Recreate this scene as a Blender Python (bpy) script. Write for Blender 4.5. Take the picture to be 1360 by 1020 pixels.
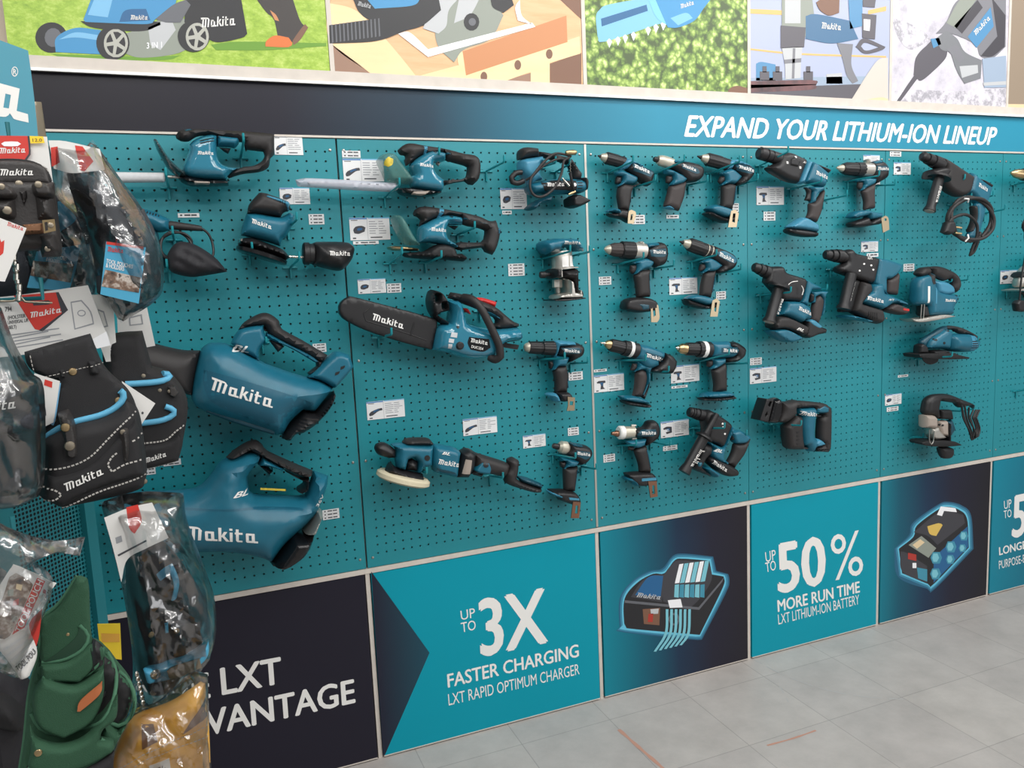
import bpy, bmesh, math, random
import numpy as np
from mathutils import Vector, Matrix, Euler
from mathutils import noise as mnoise
from mathutils.bvhtree import BVHTree
from mathutils.geometry import delaunay_2d_cdt
random.seed(7)
for o in list(bpy.data.objects): bpy.data.objects.remove(o)
SC = bpy.context.scene
COL = SC.collection
# ---------------------------------------------------------------- camera, world, lamps, exposure
FPX = 1045.63
CAM = Vector((-1.18778, -2.21493, 1.41358))
RC = (Matrix.Rotation(-0.3769, 3, 'Z') @ Matrix.Rotation(math.pi/2 - 0.1326, 3, 'X') @ Matrix.Rotation(-0.0459, 3, 'Z'))
cd = bpy.data.cameras.new('camera'); co = bpy.data.objects.new('camera', cd); COL.objects.link(co)
cd.sensor_width = 36; cd.lens = 36*FPX/1360; cd.clip_start = .01
co.matrix_world = Matrix.Translation(CAM) @ RC.to_4x4()
SC.camera = co
SC.view_settings.view_transform = 'Standard'; SC.view_settings.look = 'None'
SC.view_settings.exposure = -0.04; SC.view_settings.gamma = 1; SC.view_settings.use_curve_mapping = False
w = bpy.data.worlds.new('world'); SC.world = w; w.use_nodes = True
w.node_tree.nodes['Background'].inputs[0].default_value = (.95, .98, 1, 1)
w.node_tree.nodes['Background'].inputs[1].default_value = 0.32
def area(name, loc, sx, sy, power, tgt=None, col=(1, .985, .96)):
    l = bpy.data.lights.new(name, 'AREA'); l.shape = 'RECTANGLE'; l.size = sx; l.size_y = sy; l.energy = power; l.color = col
    o = bpy.data.objects.new(name, l); COL.objects.link(o); o.location = loc
    if tgt: o.rotation_euler = (Vector(tgt)-Vector(loc)).to_track_quat('-Z', 'Y').to_euler()
    return o
for ly, lz, row in ((-1.05, 2.95, (9, 15, 20)), (-2.2, 3.05, (13, 14, 14)), (-3.4, 3.05, (18, 18, 16))):
    for lx, pw in zip((-1.7, .15, 2.0), row):
        area('ceiling_tube_lamp', (lx, ly, lz), 1.5, .14, pw, (lx*.8, ly*.35, .9))
area('shop_front_daylight', (3.6, -4.6, 1.9), 3.0, 2.2, 55, (.5, 0, 1.0), (.98, .985, 1))
# ---------------------------------------------------------------- materials
def lin(c):
    return tuple(((v/255)/12.92 if v/255 <= .04045 else ((v/255+.055)/1.055)**2.4) for v in c)
MATS = {}
def mat(name, rgb, rough=.5, metal=0, noise=0, nscale=60, bump=0, alpha=1, coat=0, spec=.5):
    m = bpy.data.materials.new(name); m.use_nodes = True; nt = m.node_tree; b = nt.nodes['Principled BSDF']
    c = lin(rgb)
    b.inputs['Base Color'].default_value = (*c, 1); b.inputs['Roughness'].default_value = rough; b.inputs['Metallic'].default_value = metal
    b.inputs['Specular IOR Level'].default_value = spec
    if coat: b.inputs['Coat Weight'].default_value = coat
    if alpha < 1: b.inputs['Alpha'].default_value = alpha
    if noise or bump:
        tc = nt.nodes.new('ShaderNodeTexCoord'); n = nt.nodes.new('ShaderNodeTexNoise'); n.inputs['Scale'].default_value = nscale; n.inputs['Detail'].default_value = 3
        nt.links.new(tc.outputs['Object'], n.inputs['Vector'])
        if noise:
            r = nt.nodes.new('ShaderNodeValToRGB'); e = r.color_ramp.elements
            e[0].position = .3; e[1].position = .7
            e[0].color = (*[v*(1-noise) for v in c], 1); e[1].color = (*[min(1, v*(1+noise)) for v in c], 1)
            nt.links.new(n.outputs['Fac'], r.inputs[0]); nt.links.new(r.outputs[0], b.inputs['Base Color'])
        if bump:
            bp = nt.nodes.new('ShaderNodeBump'); bp.inputs['Strength'].default_value = bump; bp.inputs['Distance'].default_value = .002
            nt.links.new(n.outputs['Fac'], bp.inputs['Height']); nt.links.new(bp.outputs[0], b.inputs['Normal'])
    MATS[name] = m; return m
mat('teal', (24, 98, 120), .38, noise=.06, nscale=30)
mat('teal_light', (62, 132, 160), .4)
mat('teal_dark', (16, 68, 84), .4)
mat('teal_gloss', (40, 118, 142), .12, coat=1)
mat('black', (24, 23, 25), .46, bump=.08, nscale=900)
mat('rubber', (38, 35, 35), .58, bump=.1, nscale=700)
mat('rubber_brown', (54, 47, 46), .6)
mat('gloss_black', (16, 16, 18), .2)
mat('dark', (12, 12, 14), .6)
mat('chrome', (205, 200, 190), .22, 1)
mat('steel', (160, 158, 152), .35, 1)
mat('brass', (190, 165, 125), .3, 1)
mat('alu', (190, 186, 178), .42, .8)
mat('nickel', (188, 182, 166), .38, .5)
mat('clip', (178, 160, 132), .32, .9)
mat('copper', (150, 112, 92), .35, 1)
mat('white', (238, 238, 236), .5)
mat('print_white', (232, 230, 226), .45)
mat('card', (226, 226, 226), .45)
mat('ink', (70, 70, 74), .6)
mat('ink_grey', (150, 152, 156), .6)
mat('blue_strip', (70, 130, 190), .45)
mat('red', (190, 38, 34), .4)
mat('peg_teal', (24, 131, 142), .42, noise=.04, nscale=3)
mat('hook_teal', (30, 142, 152), .3)
mat('sign_teal', (4, 146, 166), .4, spec=.2)
mat('navy', (32, 30, 42), .4, spec=.25)
mat('trim', (205, 196, 186), .5, noise=.06, nscale=25)
mat('edge_dark', (20, 18, 20), .7)
mat('pad', (206, 196, 168), .8, bump=.3, nscale=400)
mat('yellow', (206, 182, 60), .5, noise=.3, nscale=90)
mat('wallpaint', (196, 180, 166), .7)
mat('sheath', (196, 198, 200), .5, noise=.08, nscale=40)
mat('guard_dark', (45, 58, 60), .15)
mat('navy_cloth', (28, 27, 32), .7, bump=.3, nscale=200)
# ---------------------------------------------------------------- pixel <-> world helpers (metres; floor z=0, wall face y=0)
def ray(px, py):
    return RC @ Vector(((px-680)/FPX, -(py-510)/FPX, -1))
def un(px, py, d=0.):
    r = ray(px, py); return CAM + r*((-d-CAM.y)/r.y)
def proj(p):
    q = RC.transposed() @ (Vector(p)-CAM); return 680+FPX*q.x/-q.z, 510-FPX*q.y/-q.z
class Ctx:
    """a flat working plane in the world: u to the right, v up, n towards the viewer"""
    def __init__(s, x0, y0, sc, d=.065, yaw=None, dist=None, ref=None, tilt=0):
        s.x0, s.y0, s.sc = x0, y0, sc
        if yaw is None:
            s.u = Vector((1, 0, 0)); s.n = Vector((0, -1, 0)); s.v = Vector((0, 0, 1)); s.O = Vector((0, -d, 0))
        else:
            s.u = Vector((math.cos(yaw), math.sin(yaw), 0)); s.n = Vector((math.sin(yaw), -math.cos(yaw), 0)); s.v = Vector((0, 0, 1))
            if tilt:
                s.v = (s.v*math.cos(tilt) + s.n*math.sin(tilt)).normalized(); s.n = s.u.cross(s.v)
            s.O = CAM + ray(*ref)*dist
    def at(s, x, y):               # crop pixel -> plane coordinates
        r = ray(s.x0+x/s.sc, s.y0+y/s.sc); t = (s.O-CAM).dot(s.n)/r.dot(s.n)
        p = CAM+r*t-s.O; return (p.dot(s.u), p.dot(s.v))
    def w3(s, u, v, h=0): return s.O+s.u*u+s.v*v+s.n*h
    def pt(s, x, y, h=0): return s.w3(*s.at(x, y), h)
    def m(s, x, y, px=1):          # metres per crop pixel there
        a = s.at(x, y); b = s.at(x, y+1); return px*math.hypot(a[0]-b[0], a[1]-b[1])
# ---------------------------------------------------------------- object plumbing
CUR = {}
def thing(name, label, cat, group=None, kind=None):
    o = bpy.data.objects.new(name, None); COL.objects.link(o); o.empty_display_size = .02
    tag(o, label, cat, group, kind); CUR['root'] = o; CUR['bvh'] = []; CUR['parts'] = []
    return o
def tag(o, label=None, cat=None, group=None, kind=None):
    if label: o['label'] = label
    if cat: o['category'] = cat
    if group: o['group'] = group
    if kind: o['kind'] = kind
    return o
def mk(name, verts, faces, m, parent=None, smooth=True, angle=40, label=None, mats=None, fm=None):
    me = bpy.data.meshes.new(name); me.from_pydata([tuple(v) for v in verts], [], faces); me.validate()
    for x in (mats or [m]): me.materials.append(MATS[x] if isinstance(x, str) else x)
    if fm is not None: me.polygons.foreach_set('material_index', fm)
    if smooth:
        me.polygons.foreach_set('use_smooth', [True]*len(me.polygons)); me.set_sharp_from_angle(angle=math.radians(angle))
    o = bpy.data.objects.new(name, me); COL.objects.link(o)
    if parent is not None:
        o.parent = parent
        CUR['parts'].append(o)
    if label: o['label'] = label
    return o
def done():
    """put the root at the base of its parts and make the parts' meshes local to it"""
    r = CUR['root']; P = CUR['parts']
    if not P: return r
    al = np.concatenate([np.array([v.co for v in o.data.vertices]) for o in P])
    lo, hi = al.min(0), al.max(0); base = Vector(((lo[0]+hi[0])/2, (lo[1]+hi[1])/2, lo[2]))
    r.location = base
    for o in P: o.data.transform(Matrix.Translation(-base))
    CUR['parts'] = []; return r
def bvh(verts, faces, o=None): CUR['bvh'].append((BVHTree.FromPolygons([tuple(v) for v in verts], faces), o))
# ---------------------------------------------------------------- shape makers
def smooth_loop(P, step, closed=True):
    P = [Vector(p) for p in P]; n = len(P); out = []
    corner = []
    for i in range(n):
        if not closed and i in (0, n-1): corner.append(True); continue
        a = P[i]-P[i-1]; b = P[(i+1) % n]-P[i]
        corner.append(a.length < 1e-9 or b.length < 1e-9 or a.angle(b) > math.radians(52))
    for i in range(n if closed else n-1):
        p0, p1, p2, p3 = P[i-1], P[i], P[(i+1) % n], P[(i+2) % n]
        if corner[i]: p0 = p1*2-p2 if not corner[(i+1) % n] else p1
        if corner[(i+1) % n]: p3 = p2*2-p1
        k = max(1, int((p2-p1).length/step))
        for j in range(k):
            t = j/k
            if corner[i] and corner[(i+1) % n]: out.append(p1.lerp(p2, t)); continue
            m1 = (p2-p0)*.5; m2 = (p3-p1)*.5
            out.append(p1*(2*t**3-3*t*t+1)+m1*(t**3-2*t*t+t)+p2*(-2*t**3+3*t*t)+m2*(t**3-t*t))
    if not closed: out.append(P[-1])
    return out
def dist_to(pts, segs):
    A = segs[:, 0]; B = segs[:, 1]; d = B-A; L = np.maximum((d*d).sum(1), 1e-14)
    out = np.empty(len(pts))
    for i in range(0, len(pts), 400):
        p = pts[i:i+400, None, :]; t = np.clip(((p-A)*d).sum(2)/L, 0, 1)
        out[i:i+400] = np.sqrt(((A+d*t[..., None]-p)**2).sum(2)).min(1)
    return out
def inside(pts, segs):
    A = segs[:, 0]; B = segs[:, 1]; c = np.zeros(len(pts), bool)
    x, y = pts[:, 0:1], pts[:, 1:2]
    cond = (A[:, 1] > y) != (B[:, 1] > y)
    with np.errstate(divide='ignore', invalid='ignore'):
        xi = A[:, 0]+(y-A[:, 1])*(B[:, 0]-A[:, 0])/(B[:, 1]-A[:, 1])
    return ((cond & (x < xi)).sum(1) % 2) == 1
def puff(name, c, m, pts, t=.02, r=None, e=0., dw=0., holes=(), parent=None, back=1., raw=False, sp=None, label=None, wav=0, hf=None, fold=0):
    """rounded solid from an outline on plane c: half thickness t, edge rounding r, straight side e"""
    loops = []
    for k, lp in enumerate([pts]+list(holes)):
        q = lp if raw else [c.at(*p) for p in lp]
        loops.append(q)
    a = np.array(loops[0]); size = max(np.ptp(a[:, 0]), np.ptp(a[:, 1]))
    step = sp or min(max(size/26, .0025), .012)
    L2 = [np.array([tuple(p) for p in smooth_loop(q, step*.8)]) for q in loops]
    segs = np.concatenate([np.stack([l, np.roll(l, -1, 0)], 1) for l in L2])
    r = r or t
    V = [l for l in L2]; nb = sum(len(l) for l in L2)
    ext = []
    if t-e > 1e-5:
        for l in L2:
            tn = np.roll(l, -1, 0)-np.roll(l, 1, 0); tn /= np.maximum(np.linalg.norm(tn, axis=1, keepdims=True), 1e-9)
            nn = np.stack([-tn[:, 1], tn[:, 0]], 1)
            for f in (.1, .35, .7, 1.0):
                for sg in (1, -1):
                    q = l+nn*sg*r*f; ok = inside(q, segs); q = q[ok]
                    if len(q): q = q[dist_to(q, segs) > r*f*.93]
                    if len(q): ext.append(q[::(1 if f < .5 else 2)])
        lo, hi = a.min(0), a.max(0); gx = np.arange(lo[0], hi[0], step*1.1); gy = np.arange(lo[1], hi[1], step*1.1)
        if len(gx) and len(gy):
            g = np.stack(np.meshgrid(gx, gy), -1).reshape(-1, 2); g[:, 0] += (np.arange(len(g)) % 2)*.01*step
            g = g[inside(g, segs)]
            if len(g): g = g[dist_to(g, segs) > min(r*.8, step)]
            if len(g): ext.append(g)
    allp = np.concatenate(V+ext); ed = []; o = 0
    for l in L2:
        ed += [(o+i, o+(i+1) % len(l)) for i in range(len(l))]; o += len(l)
    vo, eo, fo, ov, oe, of = delaunay_2d_cdt([Vector(p) for p in allp], ed, [], 0, 1e-7)
    vo = np.array([tuple(v) for v in vo]); fo = [f for f in fo if len(f) == 3]
    cen = vo[np.array(fo)].mean(1); ok = inside(cen, segs); fo = [f for f, k in zip(fo, ok) if k]
    dd = dist_to(vo, segs); x = np.clip(dd/r, 0, 1); h = e+(t-e)*np.sqrt(np.maximum(0, 1-(1-x)**2))
    if hf is not None: h = h*hf(vo)
    if wav: h = h+wav*np.array([math.sin(p[0]*140+p[1]*60)*math.sin(p[1]*110-p[0]*30) for p in vo])*x
    if fold:
        q3 = [1-abs(mnoise.noise(Vector((p[0]*26+p[1]*7, p[1]*9, 3.1)))) for p in vo]; q4 = [1-abs(mnoise.noise(Vector((p[0]*58, p[1]*30, 9.7)))) for p in vo]
        h = h+fold*np.array([a**5+.45*b**4 for a, b in zip(q3, q4)])*np.minimum(1, x*3)
    n = len(vo)
    F3 = [c.w3(p[0], p[1], dw+hh) for p, hh in zip(vo, h)]; B3 = [c.w3(p[0], p[1], dw-hh*back) for p, hh in zip(vo, h)]
    # boundary edges by orientation
    cnt = {}
    T = []
    for f in fo:
        p, q, s = vo[f[0]], vo[f[1]], vo[f[2]]
        if (q[0]-p[0])*(s[1]-p[1])-(q[1]-p[1])*(s[0]-p[0]) < 0: f = f[::-1]
        T.append(tuple(f))
        for i in range(3): cnt[(f[i], f[(i+1) % 3])] = 1
    faces = list(T)
    if e < 1e-6:
        bd = set(k for k in cnt if (k[1], k[0]) not in cnt); bset = set(i for k in bd for i in k)
        mp = {}; verts = list(F3)
        for i in range(n):
            if i in bset: mp[i] = i
            else: mp[i] = len(verts); verts.append(B3[i])
        faces += [(mp[f[2]], mp[f[1]], mp[f[0]]) for f in T]
    else:
        verts = F3+B3
        faces += [(f[2]+n, f[1]+n, f[0]+n) for f in T]
        for (i, j) in cnt:
            if (j, i) not in cnt: faces.append((j, i, i+n, j+n))
    o = mk(name, verts, faces, m, parent or CUR.get('root'), label=label)
    bvh(verts, faces, o); return o
def lathe(name, c, m, A, B, prof, dw=0., parent=None, seg=28, sq=1., label=None, h2=None):
    """profile (fraction along A->B, radius in crop px) turned about the axis"""
    a = c.pt(*A, dw); b = c.pt(*B, dw if h2 is None else h2); ax = (b-a)
    mpp = c.m(*A); z = ax.normalized(); n = c.n-z*c.n.dot(z); n.normalize(); y = z.cross(n)
    verts = []; faces = []; rib = .05 if name == 'chuck_sleeve' else .035 if name == 'torque_ring' else 0
    if rib: seg = 60
    for i, (f, rr) in enumerate(prof):
        for k in range(seg):
            an = 2*math.pi*k/seg; g = 1-rib if rib and k % 5 > 2 and 0 < i else 1
            verts.append(a+ax*f+(n*math.cos(an)*sq+y*math.sin(an))*rr*mpp*g)
    for i in range(len(prof)-1):
        for k in range(seg):
            k2 = (k+1) % seg; faces.append((i*seg+k, i*seg+k2, (i+1)*seg+k2, (i+1)*seg+k))
    faces.append(tuple(range(seg))[::-1]); faces.append(tuple((len(prof)-1)*seg+k for k in range(seg)))
    o = mk(name, verts, faces, m, parent or CUR.get('root'), label=label, angle=35); bvh(verts, faces, o); return o
def tube3(name, m, P, r, parent=None, seg=10, label=None, step=.006, smooth=True, flat=1.):
    P = [Vector(p) for p in P]
    Q = smooth_loop(P, step, False) if smooth and len(P) > 2 else P
    verts = []; faces = []; up = None
    for i, p in enumerate(Q):
        t = (Q[min(i+1, len(Q)-1)]-Q[max(i-1, 0)]).normalized()
        if up is None:
            up = t.orthogonal().normalized()
        up = (up-t*up.dot(t))
        up = up.normalized() if up.length > 1e-6 else t.orthogonal().normalized()
        y = t.cross(up)
        rr = r(i/(len(Q)-1)) if callable(r) else r
        for k in range(seg):
            an = 2*math.pi*k/seg; verts.append(p+(up*math.cos(an)+y*math.sin(an)*flat)*rr)
    for i in range(len(Q)-1):
        for k in range(seg):
            k2 = (k+1) % seg; faces.append((i*seg+k, i*seg+k2, (i+1)*seg+k2, (i+1)*seg+k))
    faces.append(tuple(range(seg))[::-1]); faces.append(tuple((len(Q)-1)*seg+k for k in range(seg)))
    return mk(name, verts, faces, m, parent or CUR.get('root'), label=label, angle=50)
def tube(name, c, m, pts, rpx, dw=0., parent=None, seg=10, label=None, flat=1.):
    """pts: (x, y) or (x, y, h) on plane c; rpx in crop px"""
    P = [c.pt(p[0], p[1], p[2] if len(p) > 2 else dw) for p in pts]
    return tube3(name, m, P, rpx*c.m(*pts[0][:2]), parent, seg, label, flat=flat)
def box3(name, m, lo, hi, parent=None, bevel=0., label=None, rot=None):
    bm = bmesh.new(); bmesh.ops.create_cube(bm, size=1)
    for v in bm.verts: v.co = Vector((lo[i]+(hi[i]-lo[i])*(v.co[i]+.5) for i in range(3)))
    if bevel: bmesh.ops.bevel(bm, geom=bm.edges[:], offset=bevel, segments=2, affect='EDGES', profile=.5)
    bm.verts.index_update(); V = [v.co.copy() for v in bm.verts]; F = [[v.index for v in f.verts] for f in bm.faces]; bm.free()
    return mk(name, V, F, m, parent, smooth=bool(bevel), label=label)
# ---------------------------------------------------------------- lettering
GL = {}
def stroke(a, b, w, ca=0., cb=0.):
    a = Vector(a); b = Vector(b); d = (b-a).normalized(); n = Vector((-d.y, d.x))*w/2; a = a-d*ca; b = b+d*cb
    return [tuple(a+n), tuple(a-n), tuple(b-n), tuple(b+n)]
def logo_polys():
    W = .19; P = []
    def s(*pts, w=W, ext=0.):
        for i in range(len(pts)-1): P.append(stroke(pts[i], pts[i+1], w, ext, ext))
    P.append([(0, 1), (.04, .82), (1.12, .82), (1.30, .66), (1.28, .74), (1.16, .9), (1.0, .96), (.3, 1)])
    P.append([(.26, .9), (.05, 0), (.27, 0), (.48, .9)])
    P.append([(.66, .9), (.46, 0), (.66, 0), (.87, .9)])
    P.append([(1.08, .84), (.87, 0), (1.08, 0), (1.29, .76)])
    def A(x):
        P.append([(x+.1, .70), (x+.13, .55), (x+.66, .55), (x+.70, .70)])
        P.append([(x+.06, .66), (x-.03, .06), (x+.17, .06), (x+.27, .66)])
        P.append([(x-.03, .16), (x+.02, 0), (x+.45, 0), (x+.52, .16)])
        P.append([(x+.48, .70), (x+.40, .16), (x+.50, 0), (x+.62, .14), (x+.70, .70)])
        P.append([(x+.44, .16), (x+.50, 0), (x+.82, 0), (x+.85, .14)])
    A(1.42); A(4.30)
    P.append([(2.48, 1.0), (2.30, 0), (2.50, 0), (2.70, 1.0)])
    P.append([(2.52, .34), (2.82, .72), (3.06, .72), (2.70, .30)])
    P.append([(2.58, .42), (2.84, 0), (3.10, 0), (2.78, .46)])
    P.append([(3.22, .70), (3.10, 0), (3.30, 0), (3.43, .70)])
    P.append([(3.25, .98), (3.23, .83), (3.45, .83), (3.47, .98)])
    P.append([(3.70, .95), (3.56, .12), (3.64, 0), (3.76, .1), (3.91, .95)])
    P.append([(3.58, .72), (3.56, .58), (4.12, .58), (4.14, .72)])
    P.append([(3.60, .14), (3.66, 0), (4.0, 0), (4.03, .14)])
    return P
LOGO = logo_polys()
TXT = {}
def text_mesh(s, bold=.0, shear=0.):
    k = (s, bold, shear)
    if k in TXT: return TXT[k]
    cu = bpy.data.curves.new('t', 'FONT'); cu.body = s; cu.offset = bold; cu.shear = shear; cu.resolution_u = 3
    o = bpy.data.objects.new('t', cu); COL.objects.link(o)
    dg = bpy.context.evaluated_depsgraph_get(); dg.update(); me = o.evaluated_get(dg).to_mesh()
    V = np.array([v.co[:2] for v in me.vertices]); F = [tuple(p.vertices) for p in me.polygons]
    o.evaluated_get(dg).to_mesh_clear(); bpy.data.objects.remove(o); bpy.data.curves.remove(cu)
    V[:, 0] -= V[:, 0].min(); TXT[k] = (V, F); return TXT[k]
HIT = {}
def host():
    """the part a plate or lettering lies on (never deeper than part > sub-part)"""
    k = [o for o in HIT if o is not None]
    if not k: return CUR.get('root')
    o = max(k, key=lambda q: HIT[q]); return o if o.parent is CUR['root'] or o.parent == CUR['root'] else o.parent
def hit_h(c, u, v, lift):
    best = None; org = c.w3(u, v, .4)
    for t, ob in CUR['bvh']:
        hit = t.ray_cast(org, -c.n, .8)
        if hit[0] is not None and (best is None or hit[3] < best): best = hit[3]; top = ob
    if best is not None: HIT[top] = HIT.get(top, 0)+1
    return .4-best+lift if best is not None else None
def split_polys(V, F, mx):
    bm = bmesh.new(); vs = [bm.verts.new((x, y, 0)) for x, y in V]
    for f in F: bm.faces.new([vs[i] for i in f])
    bmesh.ops.triangulate(bm, faces=bm.faces[:])
    for _ in range(4):
        es = [e for e in bm.edges if e.calc_length() > mx]
        if not es: break
        bmesh.ops.subdivide_edges(bm, edges=es, cuts=1); bmesh.ops.triangulate(bm, faces=[f for f in bm.faces if len(f.verts) > 3])
    bm.verts.index_update(); o = (np.array([v.co[:2] for v in bm.verts]), [tuple(v.index for v in f.verts) for f in bm.faces]); bm.free(); return o
def skin(name, c, m, pts, lift=.0009, parent=None, label=None):
    """thin plate, sticker or panel lying on whatever surface is under it"""
    L = np.array([tuple(p) for p in smooth_loop([Vector(c.at(*p)) for p in pts], .003)]); segs = np.stack([L, np.roll(L, -1, 0)], 1)
    lo, hi = L.min(0), L.max(0); st = max(.004, (hi-lo).max()/22)
    g = np.stack(np.meshgrid(np.arange(lo[0], hi[0], st), np.arange(lo[1], hi[1], st)), -1).reshape(-1, 2)
    g = g[inside(g, segs)] if len(g) else g
    if len(g): g = g[dist_to(g, segs) > st*.4]
    al = np.concatenate([L, g]) if len(g) else L; n0 = len(L)
    vo, _, fo, _, _, _ = delaunay_2d_cdt([Vector(p) for p in al], [(i, (i+1) % n0) for i in range(n0)], [], 0, 1e-7)
    va = np.array([tuple(v) for v in vo]); fo = [f for f in fo if len(f) == 3]; ok = inside(va[np.array(fo)].mean(1), segs)
    HIT.clear(); hz = [hit_h(c, p[0], p[1], lift) for p in va]; parent = parent or host(); good = [x for x in hz if x is not None]; lowest = min(good) if good else .02
    hz = [lowest if x is None else x for x in hz]
    T = []
    for f, k in zip(fo, ok):
        if not k: continue
        p, q, s = va[f[0]], va[f[1]], va[f[2]]
        T.append(tuple(f) if (q[0]-p[0])*(s[1]-p[1])-(q[1]-p[1])*(s[0]-p[0]) > 0 else tuple(f[::-1]))
    E = set((f[i], f[(i+1) % 3]) for f in T for i in range(3)); n = len(va)
    V = [c.w3(p[0], p[1], z) for p, z in zip(va, hz)]+[c.w3(p[0], p[1], z-.0025) for p, z in zip(va, hz)]
    F = list(T)+[(j, i, i+n, j+n) for i, j in E if (j, i) not in E]
    o = mk(name, V, F, m, parent or CUR.get('root'), label=label); bvh(V, F, o); return o
CAPH = None
def letters(c, s, A, B, Cc, m='print_white', parent=None, lift=.0012, name='lettering', bold=.02, shear=0., flat=None, label=None):
    """s on the surface under it: baseline A->B, cap top above A at Cc (crop px on plane c); 'LOGO' is the maker's script"""
    global CAPH
    if CAPH is None: CAPH = text_mesh('E', 0)[0][:, 1].max()
    a = Vector(c.at(*A)); b = Vector(c.at(*B)); h = Vector(c.at(*Cc))-a
    if s == 'LOGO':
        V = []; F = []
        for p in LOGO: F.append(tuple(range(len(V), len(V)+len(p)))); V += p
        V = np.array(V); wd = 5.15; hh = 1.
    else:
        V0, F0 = text_mesh(s, 0, shear); wd = V0[:, 0].max(); hh = CAPH; V = V0; F = list(F0)
        if bold:
            V = np.concatenate([V0+np.array(d) for d in ((-bold, 0), (0, bold*.6), (bold, 0), (0, -bold*.6), (0, 0))]); F = [tuple(i+k*len(V0) for i in f) for k in range(5) for f in F0]
    out = []; HIT.clear()
    if flat is None: V, F = split_polys(V, F, .22 if (b-a).length < .12 else .12)
    for x, y in V:
        p = a+(b-a)*(x/wd)+h*(y/hh)
        hz = hit_h(c, p.x, p.y, lift) if flat is None else flat
        out.append((p, hz))
    parent = parent or (host() if flat is None else None)
    ok = [z for _, z in out if z is not None]; df = max(ok) if ok else .02
    vs = [c.w3(p.x, p.y, (df if z is None else z)+(i*5//max(1, len(out)))*2e-5) for i, (p, z) in enumerate(out)]
    return mk(name, vs, F, m, parent or CUR.get('root'), smooth=False, label=label)
# ---------------------------------------------------------------- graded / textured print materials
def nodemat(name, rough=.4):
    m = bpy.data.materials.new(name); m.use_nodes = True; nt = m.node_tree; b = nt.nodes['Principled BSDF']; b.inputs['Roughness'].default_value = rough
    tc = nt.nodes.new('ShaderNodeTexCoord'); MATS[name] = m; return m, nt, b, tc
def gradmat(name, stops, axis=0, rough=.4):
    """print that runs from colour to colour along the board: stops (metres from the board's middle, rgb)"""
    m, nt, b, tc = nodemat(name, rough); b.inputs['Specular IOR Level'].default_value = .3
    sx = nt.nodes.new('ShaderNodeSeparateXYZ'); nt.links.new(tc.outputs['Object'], sx.inputs[0])
    mr = nt.nodes.new('ShaderNodeMapRange'); mr.inputs[1].default_value = stops[0][0]; mr.inputs[2].default_value = stops[-1][0]
    nt.links.new(sx.outputs[axis], mr.inputs[0]); r = nt.nodes.new('ShaderNodeValToRGB'); nt.links.new(mr.outputs[0], r.inputs[0])
    e = r.color_ramp.elements; sp = stops[-1][0]-stops[0][0]
    while len(e) < len(stops): e.new(.5)
    for i, (p, c) in enumerate(stops): e[i].position = (p-stops[0][0])/sp; e[i].color = (*lin(c), 1)
    nt.links.new(r.outputs[0], b.inputs['Base Color']); return m
def rampmat(name, scale, stops, rough=.45, detail=4, kind='noise', stretch=(1, 1, 1), rough_n=.6):
    m, nt, b, tc = nodemat(name, rough)
    mp = nt.nodes.new('ShaderNodeMapping'); mp.inputs['Scale'].default_value = stretch; nt.links.new(tc.outputs['Object'], mp.inputs[0])
    if kind == 'voronoi':
        n = nt.nodes.new('ShaderNodeTexVoronoi'); n.inputs['Scale'].default_value = scale; out = n.outputs['Distance']
        nz = nt.nodes.new('ShaderNodeTexNoise'); nz.inputs['Scale'].default_value = scale*1.3; nt.links.new(mp.outputs[0], nz.inputs['Vector'])
        ad = nt.nodes.new('ShaderNodeVectorMath'); ad.operation = 'MULTIPLY_ADD'; ad.inputs[1].default_value = (.03,)*3
        nt.links.new(nz.outputs['Color'], ad.inputs[0]); nt.links.new(mp.outputs[0], ad.inputs[2]); nt.links.new(ad.outputs[0], n.inputs['Vector'])
    else:
        n = nt.nodes.new('ShaderNodeTexNoise'); n.inputs['Scale'].default_value = scale; n.inputs['Detail'].default_value = detail; n.inputs['Roughness'].default_value = rough_n; out = n.outputs['Fac']
        nt.links.new(mp.outputs[0], n.inputs['Vector'])
    r = nt.nodes.new('ShaderNodeValToRGB'); nt.links.new(out, r.inputs[0]); e = r.color_ramp.elements
    while len(e) < len(stops): e.new(.5)
    for i, (p, c) in enumerate(stops): e[i].position = p; e[i].color = (*lin(c), 1)
    nt.links.new(r.outputs[0], b.inputs['Base Color']); return m
rampmat('grass_print', 34, [(.3, (116, 152, 40)), (.5, (156, 188, 62)), (.72, (200, 216, 116))], stretch=(1, 1, 1.6), detail=8, rough_n=.8)
rampmat('hedge_print', 44, [(.05, (232, 242, 168)), (.32, (160, 186, 92)), (.55, (104, 134, 58)), (.8, (66, 84, 42))], kind='voronoi')
rampmat('wood_print', 6, [(.3, (214, 165, 120)), (.6, (226, 182, 138)), (.8, (205, 150, 105))], stretch=(1, 1, 7))
rampmat('wood_pale_print', 5, [(.3, (240, 205, 155)), (.7, (248, 216, 168))], stretch=(1, 1, 5))
rampmat('rubble_print', 16, [(.35, (232, 228, 234)), (.5, (200, 196, 204)), (.58, (150, 148, 156)), (.68, (222, 218, 224))], detail=8, rough_n=.75)
rampmat('rust_print', 18, [(.3, (66, 54, 58)), (.6, (112, 74, 76)), (.8, (140, 96, 96))], detail=6)
mat('sky_print', (168, 176, 202), .45); rampmat('concrete_print', 7, [(.4, (216, 212, 220)), (.55, (196, 192, 202)), (.62, (176, 172, 182)), (.75, (214, 210, 218))], detail=8, rough_n=.7); mat('rope_print', (226, 178, 110), .5)
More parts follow.
